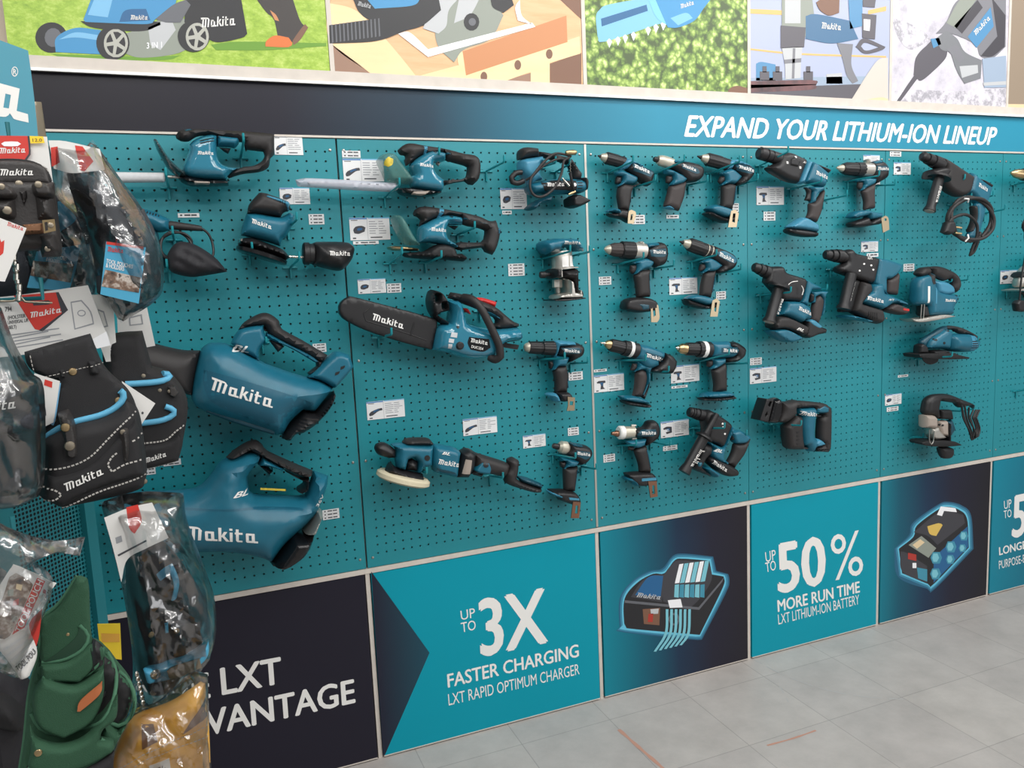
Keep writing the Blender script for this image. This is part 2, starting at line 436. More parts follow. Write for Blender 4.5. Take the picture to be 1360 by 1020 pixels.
for n, c in dict(p_blue=(60, 140, 190), p_blue_deep=(28, 92, 140), p_blue_pale=(120, 182, 220), p_grey=(140, 146, 136), p_grey_pale=(186, 188, 190), p_white=(240, 240, 242), p_black=(28, 28, 32), p_char=(58, 58, 64),
                 p_brown=(120, 84, 64), p_tan=(196, 132, 86), p_shade=(150, 116, 96), p_orange=(214, 112, 50), p_trouser=(52, 46, 44), p_glove=(120, 122, 126), p_sleeve=(205, 196, 186), p_wheel=(176, 176, 166), p_cell=(120, 190, 204), p_cell_deep=(60, 140, 164), p_glow=(96, 186, 214), p_halo=(52, 128, 158), p_halo_deep=(30, 92, 122), p_yellow=(214, 180, 90), p_red=(170, 50, 40), p_mid=(96, 98, 104), p_dull=(146, 130, 112), glare_black=(66, 64, 70), glare_char=(88, 85, 92), glare_mid=(122, 122, 128), glare_blue=(78, 136, 178), glare_deep=(62, 106, 142), p_cream=(222, 198, 158)).items():  # paler ink copies paint lamp glare into the wrench and hammer posters
    mat(n, c, .45)
# ---------------------------------------------------------------- the setting: wall, floor, trims
def flat(name, c, m, pts, h, parent=None, raw=False, step=.01, holes=(), label=None):
    """flat printed or cut shape lying h in front of plane c"""
    L2 = [smooth_loop([Vector(p if raw else c.at(*p)) for p in q], step) for q in [pts]+list(holes)]
    segs = np.concatenate([np.stack([np.array([tuple(p) for p in l]), np.roll(np.array([tuple(p) for p in l]), -1, 0)], 1) for l in L2])
    V = [p for l in L2 for p in l]; ed = []; o = 0
    for l in L2: ed += [(o+i, o+(i+1) % len(l)) for i in range(len(l))]; o += len(l)
    vo, _, fo, _, _, _ = delaunay_2d_cdt(V, ed, [], 0, 1e-7)
    va = np.array([tuple(v) for v in vo]); ok = inside(va[np.array([f[:3] for f in fo])].mean(1), segs)
    F = []
    for f, k in zip(fo, ok):
        if not k: continue
        a, b, d = va[f[0]], va[f[1]], va[f[2]]
        F.append(tuple(f) if (b[0]-a[0])*(d[1]-a[1])-(b[1]-a[1])*(d[0]-a[0]) > 0 else tuple(f[::-1]))
    return mk(name, [c.w3(p[0], p[1], h) for p in va], F, m, parent or CUR.get('root'), smooth=False, label=label)
def sbox(name, m, lo, hi, kind='structure'):
    return tag(box3(name, m, lo, hi), kind=kind)
XS = [-1.546, -.791, -.036, .571, 1.186, 1.797, 2.405]
PZ0, PZ1 = .598, 1.811
sbox('wall_back', 'wallpaint', (-3.2, .03, 0), (3.6, .13, 3.3))
m, nt, b, tc = nodemat('floor_tile', .42)
br = nt.nodes.new('ShaderNodeTexBrick'); br.offset = 0; br.inputs['Scale'].default_value = 1
for k, v in (('Mortar Size', .0016), ('Brick Width', .305), ('Row Height', .305), ('Mortar Smooth', .3), ('Bias', 0)): br.inputs[k].default_value = v
br.inputs['Color1'].default_value = (*lin((178, 172, 167)), 1); br.inputs['Color2'].default_value = (*lin((173, 167, 163)), 1); br.inputs['Mortar'].default_value = (*lin((150, 145, 141)), 1)
mp = nt.nodes.new('ShaderNodeMapping'); mp.inputs['Location'].default_value = (.075, .12, 0); nt.links.new(tc.outputs['Object'], mp.inputs[0]); nt.links.new(mp.outputs[0], br.inputs['Vector'])
nz = nt.nodes.new('ShaderNodeTexNoise'); nz.inputs['Scale'].default_value = 5; nz.inputs['Detail'].default_value = 9; nz.inputs['Roughness'].default_value = .7; nt.links.new(tc.outputs['Object'], nz.inputs['Vector'])
mx = nt.nodes.new('ShaderNodeMix'); mx.data_type = 'RGBA'; mx.blend_type = 'OVERLAY'; mx.inputs[0].default_value = .35
nt.links.new(br.outputs['Color'], mx.inputs[6]); nt.links.new(nz.outputs['Fac'], mx.inputs[7]); nt.links.new(mx.outputs[2], b.inputs['Base Color'])
mat('scuff_orange', (186, 140, 122), .6); mat('scuff_pale', (176, 174, 172), .6)
def floorpt(x, y, s=2.3448, x0=780, y0=600):
    r = ray(x0+x/s, y0+y/s); return CAM+r*(-CAM.z/r.z)
FV = [(-3.2, -5, 0), (3.6, -5, 0), (3.6, .03, 0), (-3.2, .03, 0)]; FF = [(0, 1, 2, 3)]; FM = [0]
def streak(pts, wd, mi):
    P = smooth_loop([Vector(floorpt(*p)[:2]) for p in pts], .02, False)
    for i in range(len(P)-1):
        d = (P[i+1]-P[i]).normalized(); n = Vector((-d.y, d.x))
        w0 = wd*(.8+.2*math.sin(i*1.7)); w1 = wd*(.8+.2*math.sin(i*1.7+1.7)); k = len(FV)
        if mi == 2 and (i*7) % 5 == 4: continue
        FV.extend([(*(P[i]+n*w0), .0005), (*(P[i]-n*w0), .0005), (*(P[i+1]-n*w1), .0005), (*(P[i+1]+n*w1), .0005)]); FF.append((k, k+1, k+2, k+3)); FM.append(mi)
streak([(98, 865), (160, 920), (240, 990), (300, 1050)], .007, 1); streak([(560, 915), (640, 893), (712, 868)], .004, 1)
streak([(520, 647), (600, 690), (720, 735), (850, 762), (985, 771)], .0035, 2); streak([(598, 730), (612, 752), (626, 780)], .0025, 2)
tag(mk('floor', FV, FF, None, smooth=False, mats=['floor_tile', 'scuff_orange', 'scuff_pale'], fm=FM), kind='structure')
# battens
sbox('trim_1', 'trim', (-1.75, .0, .581), (2.6, .03, .596))                 # between pegboards and posters
sbox('trim_2', 'trim', (-1.75, -.004, 1.813), (2.6, .03, 1.8185))             # under the fascia
sbox('trim_3', 'trim', (-1.75, -.014, 1.951), (2.6, .03, 1.984))              # under the photographs
sbox('trim_4', 'white', (-1.75, -.018, 1.949), (2.6, -.012, 1.956))
for i, x in enumerate(XS[1:6]):
    sbox('trim_%d' % (5+i), 'trim', (x-.006, .004, 0), (x+.006, .03, .581))
sbox('trim_10', 'alu', (-.0395, -.002, .6), (-.0325, .03, 1.811))
for i, x in enumerate((-.787, -.029, .579, 1.2, 1.803)):
    sbox('trim_%d' % (11+i), 'trim', (x-.006, -.004, 1.984), (x+.006, .03, 2.6))
# ---------------------------------------------------------------- perforated boards: every hole cut
U = .0254; ZT = 1.777
def pegboard(i, x0, x1, hx, ncol, ztop, label, left=0):
    r = thing('pegboard', label, 'pegboard', 'perforated teal boards on the wall')
    xe = [x0]+[hx+(k-.5)*U for k in range(ncol+1)]+[x1]; ze = [PZ1]+[ztop-(k-.5)*U for k in range(47)]+[PZ0]
    V = []; F = []; R = .0029; D = .003
    for a in range(len(xe)-1):
        for c in range(len(ze)-1):
            l, rr, t, bt = xe[a], xe[a+1], ze[c], ze[c+1]
            if rr-l < 1e-5: continue
            k = len(V); V += [(l, 0, bt), (rr, 0, bt), (rr, 0, t), (l, 0, t)]
            if 1 <= a <= ncol and 1 <= c <= 46:
                cx, cz = (l+rr)/2, (t+bt)/2
                for y in (0, D):
                    V += [(cx+R*math.cos(math.pi*(j+.5)/4), y, cz+R*math.sin(math.pi*(j+.5)/4)) for j in range(8)]
                q = k+4
                F += [(k+1, k+2, q, q+7), (k+2, k+3, q+2, q+1), (k+3, k, q+4, q+3), (k, k+1, q+6, q+5), (k+2, q+1, q), (k+3, q+3, q+2), (k, q+5, q+4), (k+1, q+7, q+6)]
                F += [(q+j, q+(j+1) % 8, q+8+(j+1) % 8, q+8+j) for j in range(8)]
            else: F.append((k, k+1, k+2, k+3))
    k = len(V)
    V += [(x0, 0, PZ0), (x1, 0, PZ0), (x1, 0, PZ1), (x0, 0, PZ1), (x0, .015, PZ0), (x1, .015, PZ0), (x1, .015, PZ1), (x0, .015, PZ1)]
    F += [(k, k+4, k+5, k+1), (k+1, k+5, k+6, k+2), (k+2, k+6, k+7, k+3), (k+3, k+7, k+4, k)]
    mk('board', V, F, 'peg_teal', r, smooth=False)
    for sx in (x0+.016, x1-.016):
        for j in range(5):
            z = PZ1-.03-j*.2885; SV = []; SF = []
            for ph, rr in ((0, .0042), (.6, .0036), (1.2, .0015)):
                SV += [(sx+rr*math.cos(q*math.pi/5), -.0028*math.sin(ph), z+rr*math.sin(q*math.pi/5)) for q in range(10)]
            for p in range(2): SF += [(p*10+q, p*10+(q+1) % 10, p*10+10+(q+1) % 10, p*10+10+q) for q in range(10)]
            SF.append(tuple(range(20, 30))); mk('screw', SV, SF, 'steel', r)
    return done()
g = .0025
pegboard(0, XS[0], XS[1]-g, -.8227-27*U, 28, 1.7768, 'leftmost teal perforated board, behind the hung pouches and the two leaf blowers')
pegboard(1, XS[1]+g, XS[2]-.0035, -29.794*U+.001, 28, 1.7808, 'wide teal perforated board holding the chainsaw, grass shears and long-necked polisher')
pegboard(2, XS[2]+.0035, XS[3]-.001, 0, 22, 1.777, 'teal perforated board holding five pairs of pistol-shaped drills and an impact wrench')
pegboard(3, XS[3]+.001, XS[4]-.0015, 23.999*U, 22, 1.7802, 'teal perforated board holding the reciprocating saw and three cordless hammer drills')
pegboard(4, XS[4]+.0015, XS[5]-.001, 48.208*U, 22, 1.7766, 'teal perforated board holding two jigsaws and the circular saw without a cord')
pegboard(5, XS[5]+.001, XS[6], 72.4*U, 22, 1.778, 'rightmost teal perforated board, cut off by the photo edge, with corded tools')
# ---------------------------------------------------------------- printed fascia
WALL = Ctx(0, 0, 1, 0)
def board(name, m, x0, x1, z0, z1, y=-.001, th=.02, edge=None):
    o = box3(name, m, (x0, y, z0), (x1, y+th, z1), CUR['root']); return o
r = thing('fascia_board', 'long fascia board fading from dark navy to teal with the white LITHIUM-ION LINEUP heading', 'sign')
gradmat('fascia_print', [(-2.1, (24, 19, 26)), (-1.35, (24, 24, 38)), (-.95, (26, 54, 72)), (-.62, (36, 110, 134)), (-.2, (44, 136, 164)), (1.6, (44, 140, 168)), (2.4, (40, 118, 138))])
board('panel', 'fascia_print', -1.75, 2.6, 1.819, 1.949, -.003)
CURB = Ctx(890, 0, 2.8936, .0032)
letters(CURB, 'EXPAND YOUR LITHIUM-ION LINEUP', (56, 523), (1243, 556), (74, 445), 'white', bold=.032, flat=.0006)
done()
# ---------------------------------------------------------------- lower printed boards
PA = Ctx(260, 600, 2.4286, .001); PB = Ctx(780, 600, 2.3448, .001)
def halo(P_):
    """printed soft outline: rings of the picture's outline, paler inwards"""
    cx = sum(p[0] for p in P_)/len(P_); cy = sum(p[1] for p in P_)/len(P_)
    for k, (o, m) in enumerate(((11, 'p_halo_deep'), (6, 'p_halo'), (0, 'p_glow'))):
        Q_ = []
        for x, y in P_: d = math.hypot(x-cx, y-cy); Q_.append((x+(x-cx)/d*o, y+(y-cy)/d*o))
        flat('glow_outline', PB, m, Q_, .0002+k*.00004)
def lower(i, label, m):
    r = thing('poster_board', label, 'poster', 'printed boards under the pegboards')
    a, b_ = XS[i]+(.010), XS[i+1]-(.010)
    board('panel', m, a, b_, .006, .579)
    box3('edge_strip', 'trim', (a, -.0022, .0045), (b_, .018, .0075), r)
    return r
def T(c, s, A, B, C, m='print_white', bold=.0): letters(c, s, A, B, C, m, flat=.0006, bold=bold)
lower(0, 'dark navy poster board with the words LXT ADVANTAGE, lower left', 'navy')
T(PA, 'THE', (-190, 840), (45, 792), (-198, 758), bold=.025); T(PA, 'LXT', (87, 783), (277, 745), (80, 699), bold=.025); T(PA, 'ADVANTAGE', (-128, 952), (513, 808), (-136, 872), bold=.025); done()
lower(1, 'teal poster board reading UP TO 3X FASTER CHARGING with a dark arrow wedge', 'sign_teal')
gradmat('wedge_print', [(-.36, (30, 34, 50)), (-.12, (28, 84, 100))])
flat('arrow_wedge', PA, 'wedge_print', [(566, 386), (754, 648), (609, 980), (604, 976)], .0004)
T(PA, 'UP', (856, 543), (902, 533), (853, 513)); T(PA, 'TO', (857, 583), (904, 573), (854, 552)); T(PA, '3X', (924, 657), (1131, 612), (914, 482), bold=.03)
T(PA, 'FASTER CHARGING', (814, 760), (1235, 660), (811, 718), bold=.02); T(PA, 'LXT RAPID OPTIMUM CHARGER', (816, 818), (1238, 717), (813, 782)); done()
gradmat('charger_print', [(-.30, (8, 130, 148)), (-.14, (14, 92, 112)), (.0, (24, 48, 72)), (.14, (30, 30, 46)), (.30, (30, 26, 34))])
lower(2, 'dark poster board picturing a battery docked in its charger, glowing teal at its left edge', 'charger_print')
def chg():
    f = lambda n, m, p, h, **k: flat(n, PB, m, p, h, **k)
    halo([(112, 455), (150, 405), (200, 378), (240, 372), (268, 335), (300, 328), (384, 334), (392, 376), (428, 384), (432, 405), (420, 440), (352, 575), (340, 576), (118, 555), (110, 540)])
    f('charger_body', 'p_black', [(116, 458), (155, 408), (205, 380), (240, 378), (272, 338), (300, 333), (380, 339), (388, 382), (424, 388), (428, 402), (414, 440), (350, 570), (122, 549), (115, 535)], .0005)
    f('charger_top', 'p_char', [(135, 452), (168, 404), (205, 384), (240, 382), (232, 468)], .0007)
    f('label_plate', 'p_blue_deep', [(148, 446), (190, 390), (236, 386), (228, 452)], .0009)
    letters(PB, 'LOGO', (152, 452), (226, 460), (158, 438), 'p_grey_pale', flat=.0011)
    f('battery_case', 'p_char', [(232, 400), (268, 345), (300, 338), (378, 344), (386, 400), (338, 470), (300, 486), (236, 466)], .0008)
    for k in range(6):
        x = 272+k*16
        f('cell', 'p_cell' if k % 2 else 'p_white', [(x, 410-k*1), (x+14, 350-k*2), (x+27, 348-k*2), (x+14, 408-k*1)], .001)
        f('cell', 'p_cell_deep' if k % 2 else 'p_cell', [(x-2, 452), (x, 414), (x+13, 412), (x+12, 454)], .001)
    f('latch', 'p_white', [(250, 462), (290, 458), (296, 484), (256, 486)], .0013)
    f('circuit', 'p_brown', [(172, 490), (226, 486), (224, 540), (176, 536)], .0008); f('circuit', 'p_red', [(190, 505), (205, 503), (203, 530), (188, 530)], .001); f('circuit', 'p_grey_pale', [(196, 490), (222, 488), (220, 504), (198, 505)], .001)
    f('fan', 'p_mid', [(250, 520), (262, 502), (280, 504), (288, 522), (280, 540), (260, 540)], .0009, holes=[[(256, 520), (265, 508), (277, 510), (282, 522), (276, 534), (263, 534)]])
    f('face_edge', 'p_mid', [(116, 462), (346, 484), (424, 392), (420, 404), (348, 492), (116, 470)], .001)
    for k in range(6):
        x = 236+k*14
        f('air_stream', 'p_cell', [(x+8, 490), (x+16, 490), (x+12, 566), (x-22+k*2, 622-k*4), (x-30+k*2, 622-k*4), (x+4, 564)], .0012)
chg(); done()
lower(3, 'teal poster board reading UP TO 50% MORE RUN TIME', 'sign_teal')
T(PB, 'UP', (556, 344), (588, 335), (553, 313)); T(PB, 'TO', (556, 376), (588, 367), (553, 346)); T(PB, '50', (598, 438), (740, 408), (592, 290), bold=.03); T(PB, '%', (764, 400), (860, 380), (756, 262), bold=.0)
T(PB, 'MORE RUN TIME', (594, 498), (848, 437), (592, 463), bold=.025); T(PB, 'LXT LITHIUM-ION BATTERY', (595, 538), (847, 474), (593, 507)); done()
gradmat('battery_print', [(-.30, (10, 118, 136)), (-.2, (16, 84, 104)), (-.06, (24, 50, 76)), (.08, (30, 32, 50)), (.30, (28, 26, 32))])
lower(4, 'dark poster board picturing a see-through battery pack, right of the 50% board', 'battery_print')
def bat():
    f = lambda n, m, p, h, **k: flat(n, PB, m, p, h, **k)
    halo([(966, 300), (1012, 262), (1022, 228), (1090, 176), (1120, 166), (1160, 176), (1186, 205), (1192, 300), (1080, 418), (1060, 416), (976, 382)])
    f('battery_case', 'p_black', [(970, 302), (1016, 264), (1026, 230), (1092, 180), (1120, 171), (1156, 180), (1182, 208), (1188, 298), (1078, 412), (1060, 411), (980, 378)], .0005)
    f('case_side', 'p_blue_deep', [(1078, 330), (1184, 232), (1186, 296), (1078, 408)], .0007)
    for a, b_, rr in ((1086, 330, 18), (1084, 380, 17), (1132, 296, 17), (1172, 262, 14), (1130, 335, 14), (1168, 300, 12)):
        f('cell', 'p_cell_deep', [(a-rr*.6, b_-rr), (a+rr*.6, b_-rr), (a+rr, b_), (a+rr*.6, b_+rr), (a-rr*.6, b_+rr), (a-rr, b_)], .0009)
        f('cell', 'p_cell', [(a-rr*.5, b_-rr*.75), (a+rr*.2, b_-rr*.75), (a+rr*.5, b_), (a+rr*.1, b_+rr*.7), (a-rr*.5, b_+rr*.7), (a-rr*.7, b_)], .0011)
    f('circuit', 'p_grey', [(1000, 290), (1040, 262), (1086, 300), (1062, 330)], .0009); f('circuit', 'p_cream', [(1012, 290), (1036, 272), (1050, 282), (1026, 302)], .0011)
    f('top_rail', 'p_char', [(1016, 250), (1100, 186), (1170, 196), (1176, 222), (1090, 290), (1060, 262)], .0008)
    f('connector', 'p_yellow', [(1058, 232), (1094, 222), (1106, 228), (1086, 262), (1066, 256)], .0011)
    f('latch', 'p_white', [(1088, 196), (1100, 170), (1146, 176), (1150, 188), (1110, 184), (1104, 200)], .0013)
    f('gauge', 'p_red', [(998, 314), (1024, 320), (1024, 340), (998, 334)], .0011); f('gauge', 'p_white', [(1012, 346), (1024, 346), (1024, 362), (1012, 362)], .0011)
    f('front_face', 'p_char', [(974, 310), (996, 316), (1058, 356), (1058, 408), (982, 374)], .0007)
    f('cell', 'p_cell_deep', [(1026, 360), (1058, 366), (1058, 404), (1030, 394)], .0009)
bat(); done()
gradmat('life_print', [(-.3, (12, 128, 150)), (-.1, (14, 112, 134)), (.3, (14, 92, 112))])
lower(5, 'teal poster board cut off at the right edge reading UP TO 5 LONGER', 'life_print')
T(PB, 'UP', (1298, 179), (1321, 173), (1297, 153)); T(PB, 'TO', (1297, 208), (1321, 202), (1296, 184)); T(PB, '5X', (1324, 266), (1440, 238), (1328, 140), bold=.03)
T(PB, 'LONGER', (1283, 322), (1382, 296), (1282, 298), bold=.025); T(PB, 'PURPOSE-BUILT', (1282, 365), (1398, 335), (1281, 340)); done()
# ---------------------------------------------------------------- photographs above the fascia (flat prints)
mat('p_denim', (150, 166, 186), .5); mat('p_grassdark', (104, 150, 46), .5); mat('p_mown', (196, 220, 112), .5)
def el(x, y, rx, ry, n=14): return [(x+rx*math.cos(a*2*math.pi/n), y+ry*math.sin(a*2*math.pi/n)) for a in range(n)]
def photo(label, m, x0, x1):
    thing('photo_poster', label, 'poster', 'photographs above the fascia'); box3('panel', m, (x0, -.002, 1.985), (x1, .02, 2.6), CUR['root'])
Q = None
def S(n, m, p, h=1, **k): return flat(n, Q, m, p, .0003+h*.00025, step=.006, **k)
Q = Ctx(0, 0, 3, .002)
photo('photo poster of a blue lawn mower on grass, top left', 'grass_print', -1.535, -.794)
S('printed_shadow', 'p_grassdark', [(840, 178), (960, 166), (1300, 172), (1300, 184), (1060, 200), (860, 200)]); S('printed_shadow', 'p_grassdark', [(200, 215), (520, 225), (720, 222), (640, 240), (300, 236)])
S('printed_wheel', 'p_black', el(205, 150, 64, 61)); S('printed_wheel', 'p_mid', el(212, 150, 34, 38), 2)
S('printed_deck', 'p_grey', [(460, 150), (590, 100), (680, 60), (745, 80), (770, 180), (700, 215), (560, 230), (480, 205)], 2); S('printed_deck', 'p_grey_pale', [(590, 110), (680, 70), (700, 120), (640, 200), (600, 180)], 3)
S('printed_front_cover', 'p_blue', [(225, 150), (300, 112), (400, 120), (430, 160), (402, 217), (222, 208)], 3); S('printed_front_cover', 'p_blue_pale', [(235, 158), (300, 130), (390, 140), (385, 160), (300, 150)], 4)
S('printed_motor', 'p_black', [(320, 85), (610, 85), (640, 100), (560, 125), (380, 112)], 3)
S('printed_motor', 'p_blue', [(333, 78), (365, -8), (705, -8), (690, 30), (620, 76), (590, 96), (430, 92), (340, 88)], 4); S('printed_motor', 'p_blue_pale', [(350, 60), (378, -8), (450, -8), (430, 70)], 5); S('printed_motor', 'p_blue_deep', [(475, 88), (500, 42), (582, 36), (600, 82)], 5)
S('printed_hinge', 'p_mid', [(620, 76), (690, 20), (740, 0), (760, 20), (720, 90), (660, 90)], 5)
S('printed_bag', 'p_black', [(740, 10), (760, -8), (960, -8), (985, 135), (960, 152), (860, 168), (800, 130), (735, 90)], 4)
S('printed_wheel', 'p_black', el(450, 172, 66, 68), 6); S('printed_wheel', 'p_wheel', el(462, 173, 48, 57), 7); S('printed_wheel', 'p_black', el(462, 173, 38, 46), 8); S('printed_wheel', 'p_black', el(772, 145, 64, 63), 6); S('printed_wheel', 'p_wheel', el(786, 147, 46, 55), 7); S('printed_wheel', 'p_black', el(786, 147, 36, 44), 8)
for cx, cy in ((462, 173), (786, 147)):
    S('printed_wheel', 'p_wheel', el(cx, cy, 13, 15), 10)
    for a in range(5):
        t = a*1.2566+.5; S('printed_wheel', 'p_wheel', [(cx+9*math.cos(t-.9), cy+10*math.sin(t-.9)), (cx+42*math.cos(t-.14), cy+50*math.sin(t-.14)), (cx+42*math.cos(t+.14), cy+50*math.sin(t+.14)), (cx+9*math.cos(t+.9), cy+10*math.sin(t+.9))], 9)
S('printed_trousers', 'p_trouser', [(1018, -8), (1165, -8), (1195, 80), (1215, 105), (1180, 150), (1160, 170), (1110, 165), (1092, 80), (1060, 48)], 2); S('printed_trousers', 'p_tan', [(1075, 40), (1100, 60), (1112, 85), (1095, 80)], 3)
S('printed_boot', 'p_orange', [(1060, 165), (1095, 142), (1150, 150), (1165, 172), (1150, 188), (1058, 186)], 3); S('printed_boot', 'p_brown', [(1165, 165), (1195, 120), (1215, 96), (1228, 110), (1195, 160), (1170, 180)], 3)
letters(Q, 'LOGO', (520, 80), (588, 80), (522, 61), flat=.0025); letters(Q, 'LOGO', (803, 111), (938, 101), (800, 72), flat=.0025); letters(Q, '3 IN 1', (585, 194), (645, 190), (585, 171), 'p_white', flat=.0014); done()
Q = Ctx(430, 0, 2.8936, .002)
photo('photo poster of a circular saw cutting a timber block', 'wood_print', -.780, -.036)
S('printed_bench', 'wood_pale_print', [(10, 8), (150, 60), (352, 290), (352, 332), (190, 326), (186, 286), (28, 165)]); S('printed_shade', 'p_shade', [(28, 168), (184, 288), (190, 327), (32, 322)]); S('printed_shade', 'p_shade', [(585, 342), (795, 280), (795, 356)], 1); S('printed_shade', 'p_brown', [(868, 245), (990, 203), (990, 362), (868, 357)])
S('printed_beam', 'wood_pale_print', [(358, 294), (520, 250), (548, 290), (982, 140), (986, 206), (868, 242), (868, 357), (795, 354), (795, 277), (585, 342), (352, 334)], 2)
for x, y in ((615, 295), (745, 250), (866, 208)): S('printed_hole', 'p_brown', el(x, y, 13, 19), 3)
S('printed_block', 'p_tan', [(533, 198), (932, 60), (936, 162), (546, 290)], 3); S('printed_block', 'wood_pale_print', [(533, 198), (546, 290), (518, 252), (512, 200)], 3)
S('printed_dark_corner', 'p_brown', [(900, -8), (990, -8), (990, 75)], 1)
S('printed_saw_body', 'p_black', [(110, -8), (440, -8), (445, 40), (380, 100), (200, 82), (140, 52)], 4); S('printed_saw_body', 'p_blue', [(160, -8), (372, -8), (340, 22), (196, 34)], 5)
S('printed_blade', 'p_grey', [(470, 30), (520, -8), (650, -8), (690, 60), (640, 150), (540, 190), (500, 240), (440, 180), (430, 100)], 4); S('printed_guard', 'p_grey_pale', [(430, -8), (520, -8), (480, 40), (470, 100), (440, 130), (380, 110)], 6); S('printed_blade', 'p_grey_pale', [(520, -8), (600, -8), (560, 60), (500, 90)], 5)
S('printed_blade_nut', 'p_black', el(567, 85, 30, 34), 6); S('printed_blade_nut', 'p_mid', el(570, 85, 14, 15), 7)
S('printed_knob', 'p_black', [(640, 0), (720, -8), (730, 20), (690, 50), (650, 30)], 7)
S('printed_shoe', 'p_white', [(285, 130), (330, 126), (400, 190), (800, 88), (812, 104), (400, 220)], 7); S('printed_shoe', 'p_white', [(735, 30), (752, 0), (760, 60), (800, 95), (745, 80)], 7)
S('printed_hose', 'p_black', [(20, 98), (120, 84), (210, 70), (330, 30), (440, -8), (450, 40), (380, 98), (310, 120), (200, 158), (22, 168)], 8)
for k in range(13): S('printed_hose_rib', 'p_mid', [(28+k*15, 96-k*2), (33+k*15, 95-k*2), (37+k*15, 164-k*2), (31+k*15, 166-k*2)], 9)
letters(Q, 'LOGO', (128, 22), (178, 34), (134, 6), 'p_grey_pale', flat=.003); done()
photo('photo poster of a hedge trimmer cutting a green hedge', 'hedge_print', -.022, .573)
S('printed_blade', 'p_blue_pale', [(1046, 65), (1060, 38), (1095, 18), (1250, -8), (1345, -8), (1345, 92), (1290, 92), (1080, 160), (1052, 140)]); S('printed_blade', 'p_blue_deep', [(1065, 72), (1240, 18), (1245, 42), (1068, 102)], 2)
for x, y in ((1097, 166), (1130, 158), (1158, 150), (1190, 140), (1246, 120), (1276, 110), (1304, 100)): S('printed_tooth', 'p_white', [(x-10, y-8), (x, y-18), (x+11, y-6), (x, y+18)], 2)
S('printed_guard', 'p_cell', [(1245, -8), (1400, -8), (1390, 70), (1340, 108), (1280, 70)], 3)
Q = Ctx(890, 0, 2.8936, .002)
S('printed_body', 'p_blue', [(-60, -8), (160, -8), (130, 30), (92, 80), (30, 106), (-10, 106), (-30, 60)], 4); S('printed_body', 'p_blue_pale', [(0, 70), (60, 50), (86, 70), (30, 98)], 5); letters(Q, 'LOGO', (40, 34), (90, 18), (38, 17), flat=.0022)
S('printed_twigs', 'p_brown', [(215, 385), (225, 345), (255, 330), (296, 338), (296, 390)], 1); done()
photo('photo poster of a grey and blue shear wrench on a steel beam', 'sky_print', .585, 1.194)
S('printed_rope', 'rope_print', [(300, 34), (432, 40), (432, 58), (300, 52)]); S('printed_rope', 'rope_print', [(760, 40), (830, 24), (830, 42), (760, 56)]); S('printed_line', 'rope_print', [(300, 185), (500, 204), (830, 215), (830, 222), (500, 211), (300, 192)])
S('printed_city', 'glare_blue', [(330, 245), (350, 238), (405, 248), (405, 310), (330, 310)]); S('printed_city', 'p_grey_pale', [(600, 285), (660, 280), (662, 322), (600, 322)]); S('printed_city', 'p_denim', [(300, 300), (835, 292), (835, 330), (300, 330)])
S('printed_beam', 'glare_char', [(300, 338), (545, 330), (835, 320), (835, 416), (300, 392)], 2); S('printed_beam', 'rust_print', [(300, 312), (545, 308), (562, 326), (300, 340)], 3); S('printed_beam', 'rust_print', [(300, 326), (560, 324), (540, 345), (300, 356)], 3)
for x in (362, 412, 530): S('printed_bolt', 'glare_char', [(x-18, 275), (x+18, 275), (x+18, 308), (x-18, 308)], 4); S('printed_bolt', 'glare_char', [(x-8, 255), (x+8, 255), (x+8, 278), (x-8, 278)], 4)
S('printed_tool', 'p_grey', [(428, -8), (545, -8), (562, 135), (520, 142), (428, 100)], 4); S('printed_tool', 'p_grey_pale', [(440, -8), (500, -8), (500, 90), (440, 90)], 5)
S('printed_socket', 'glare_char', [(424, 98), (520, 106), (514, 182), (424, 186)], 5); S('printed_socket', 'p_grey_pale', [(428, 184), (508, 180), (503, 225), (437, 232)], 5); S('printed_socket', 'glare_mid', [(437, 230), (503, 224), (502, 240), (438, 246)], 6); S('printed_socket', 'p_grey_pale', [(440, 244), (502, 238), (500, 300), (442, 306)], 5); S('printed_socket', 'glare_mid', [(470, 186), (480, 186), (476, 302), (466, 302)], 6)
S('printed_motor', 'glare_deep', [(520, 62), (562, 55), (690, 80), (722, 150), (620, 167), (520, 150)], 5); S('printed_handle', 'glare_blue', [(684, -8), (738, -8), (738, 100), (690, 112)], 5); S('printed_glove', 'p_brown', [(560, 10), (590, -8), (650, -8), (648, 50), (610, 60), (575, 40)], 6)
letters(Q, 'LOGO', (580, 110), (654, 117), (582, 86), flat=.0024)
S('printed_battery', 'glare_char', [(735, 52), (792, 58), (786, 152), (738, 146)], 6); S('printed_battery', 'p_white', [(742, 74), (768, 76), (765, 120), (742, 116)], 7); S('printed_battery', 'glare_char', [(738, -8), (790, -8), (785, 30), (740, 26)], 6)
S('printed_hanger', 'glare_char', [(712, 180), (745, 148), (826, 180), (815, 192), (750, 207)], 5, holes=[[(732, 178), (750, 164), (802, 182), (752, 195)]])
S('printed_leg', 'glare_mid', [(640, 166), (702, 170), (696, 250), (722, 312), (700, 322), (678, 290), (660, 222)], 4); S('printed_sleeve', 'p_sleeve', [(678, 412), (760, 280), (800, 230), (836, 222), (836, 420)], 6); S('printed_sleeve', 'p_cream', [(690, 395), (800, 375), (836, 380), (836, 392), (800, 388), (692, 406)], 7); done()
photo('photo poster of a gloved hand holding a breaker hammer against rubble', 'concrete_print', 1.206, 1.797)
S('printed_rubble', 'rubble_print', [(842, 352), (940, 345), (1090, 350), (1292, 340), (1292, 446), (842, 428)], 1); S('printed_rubble', 'rubble_print', [(850, 60), (960, 110), (1000, 150), (930, 190), (880, 150)], 1)
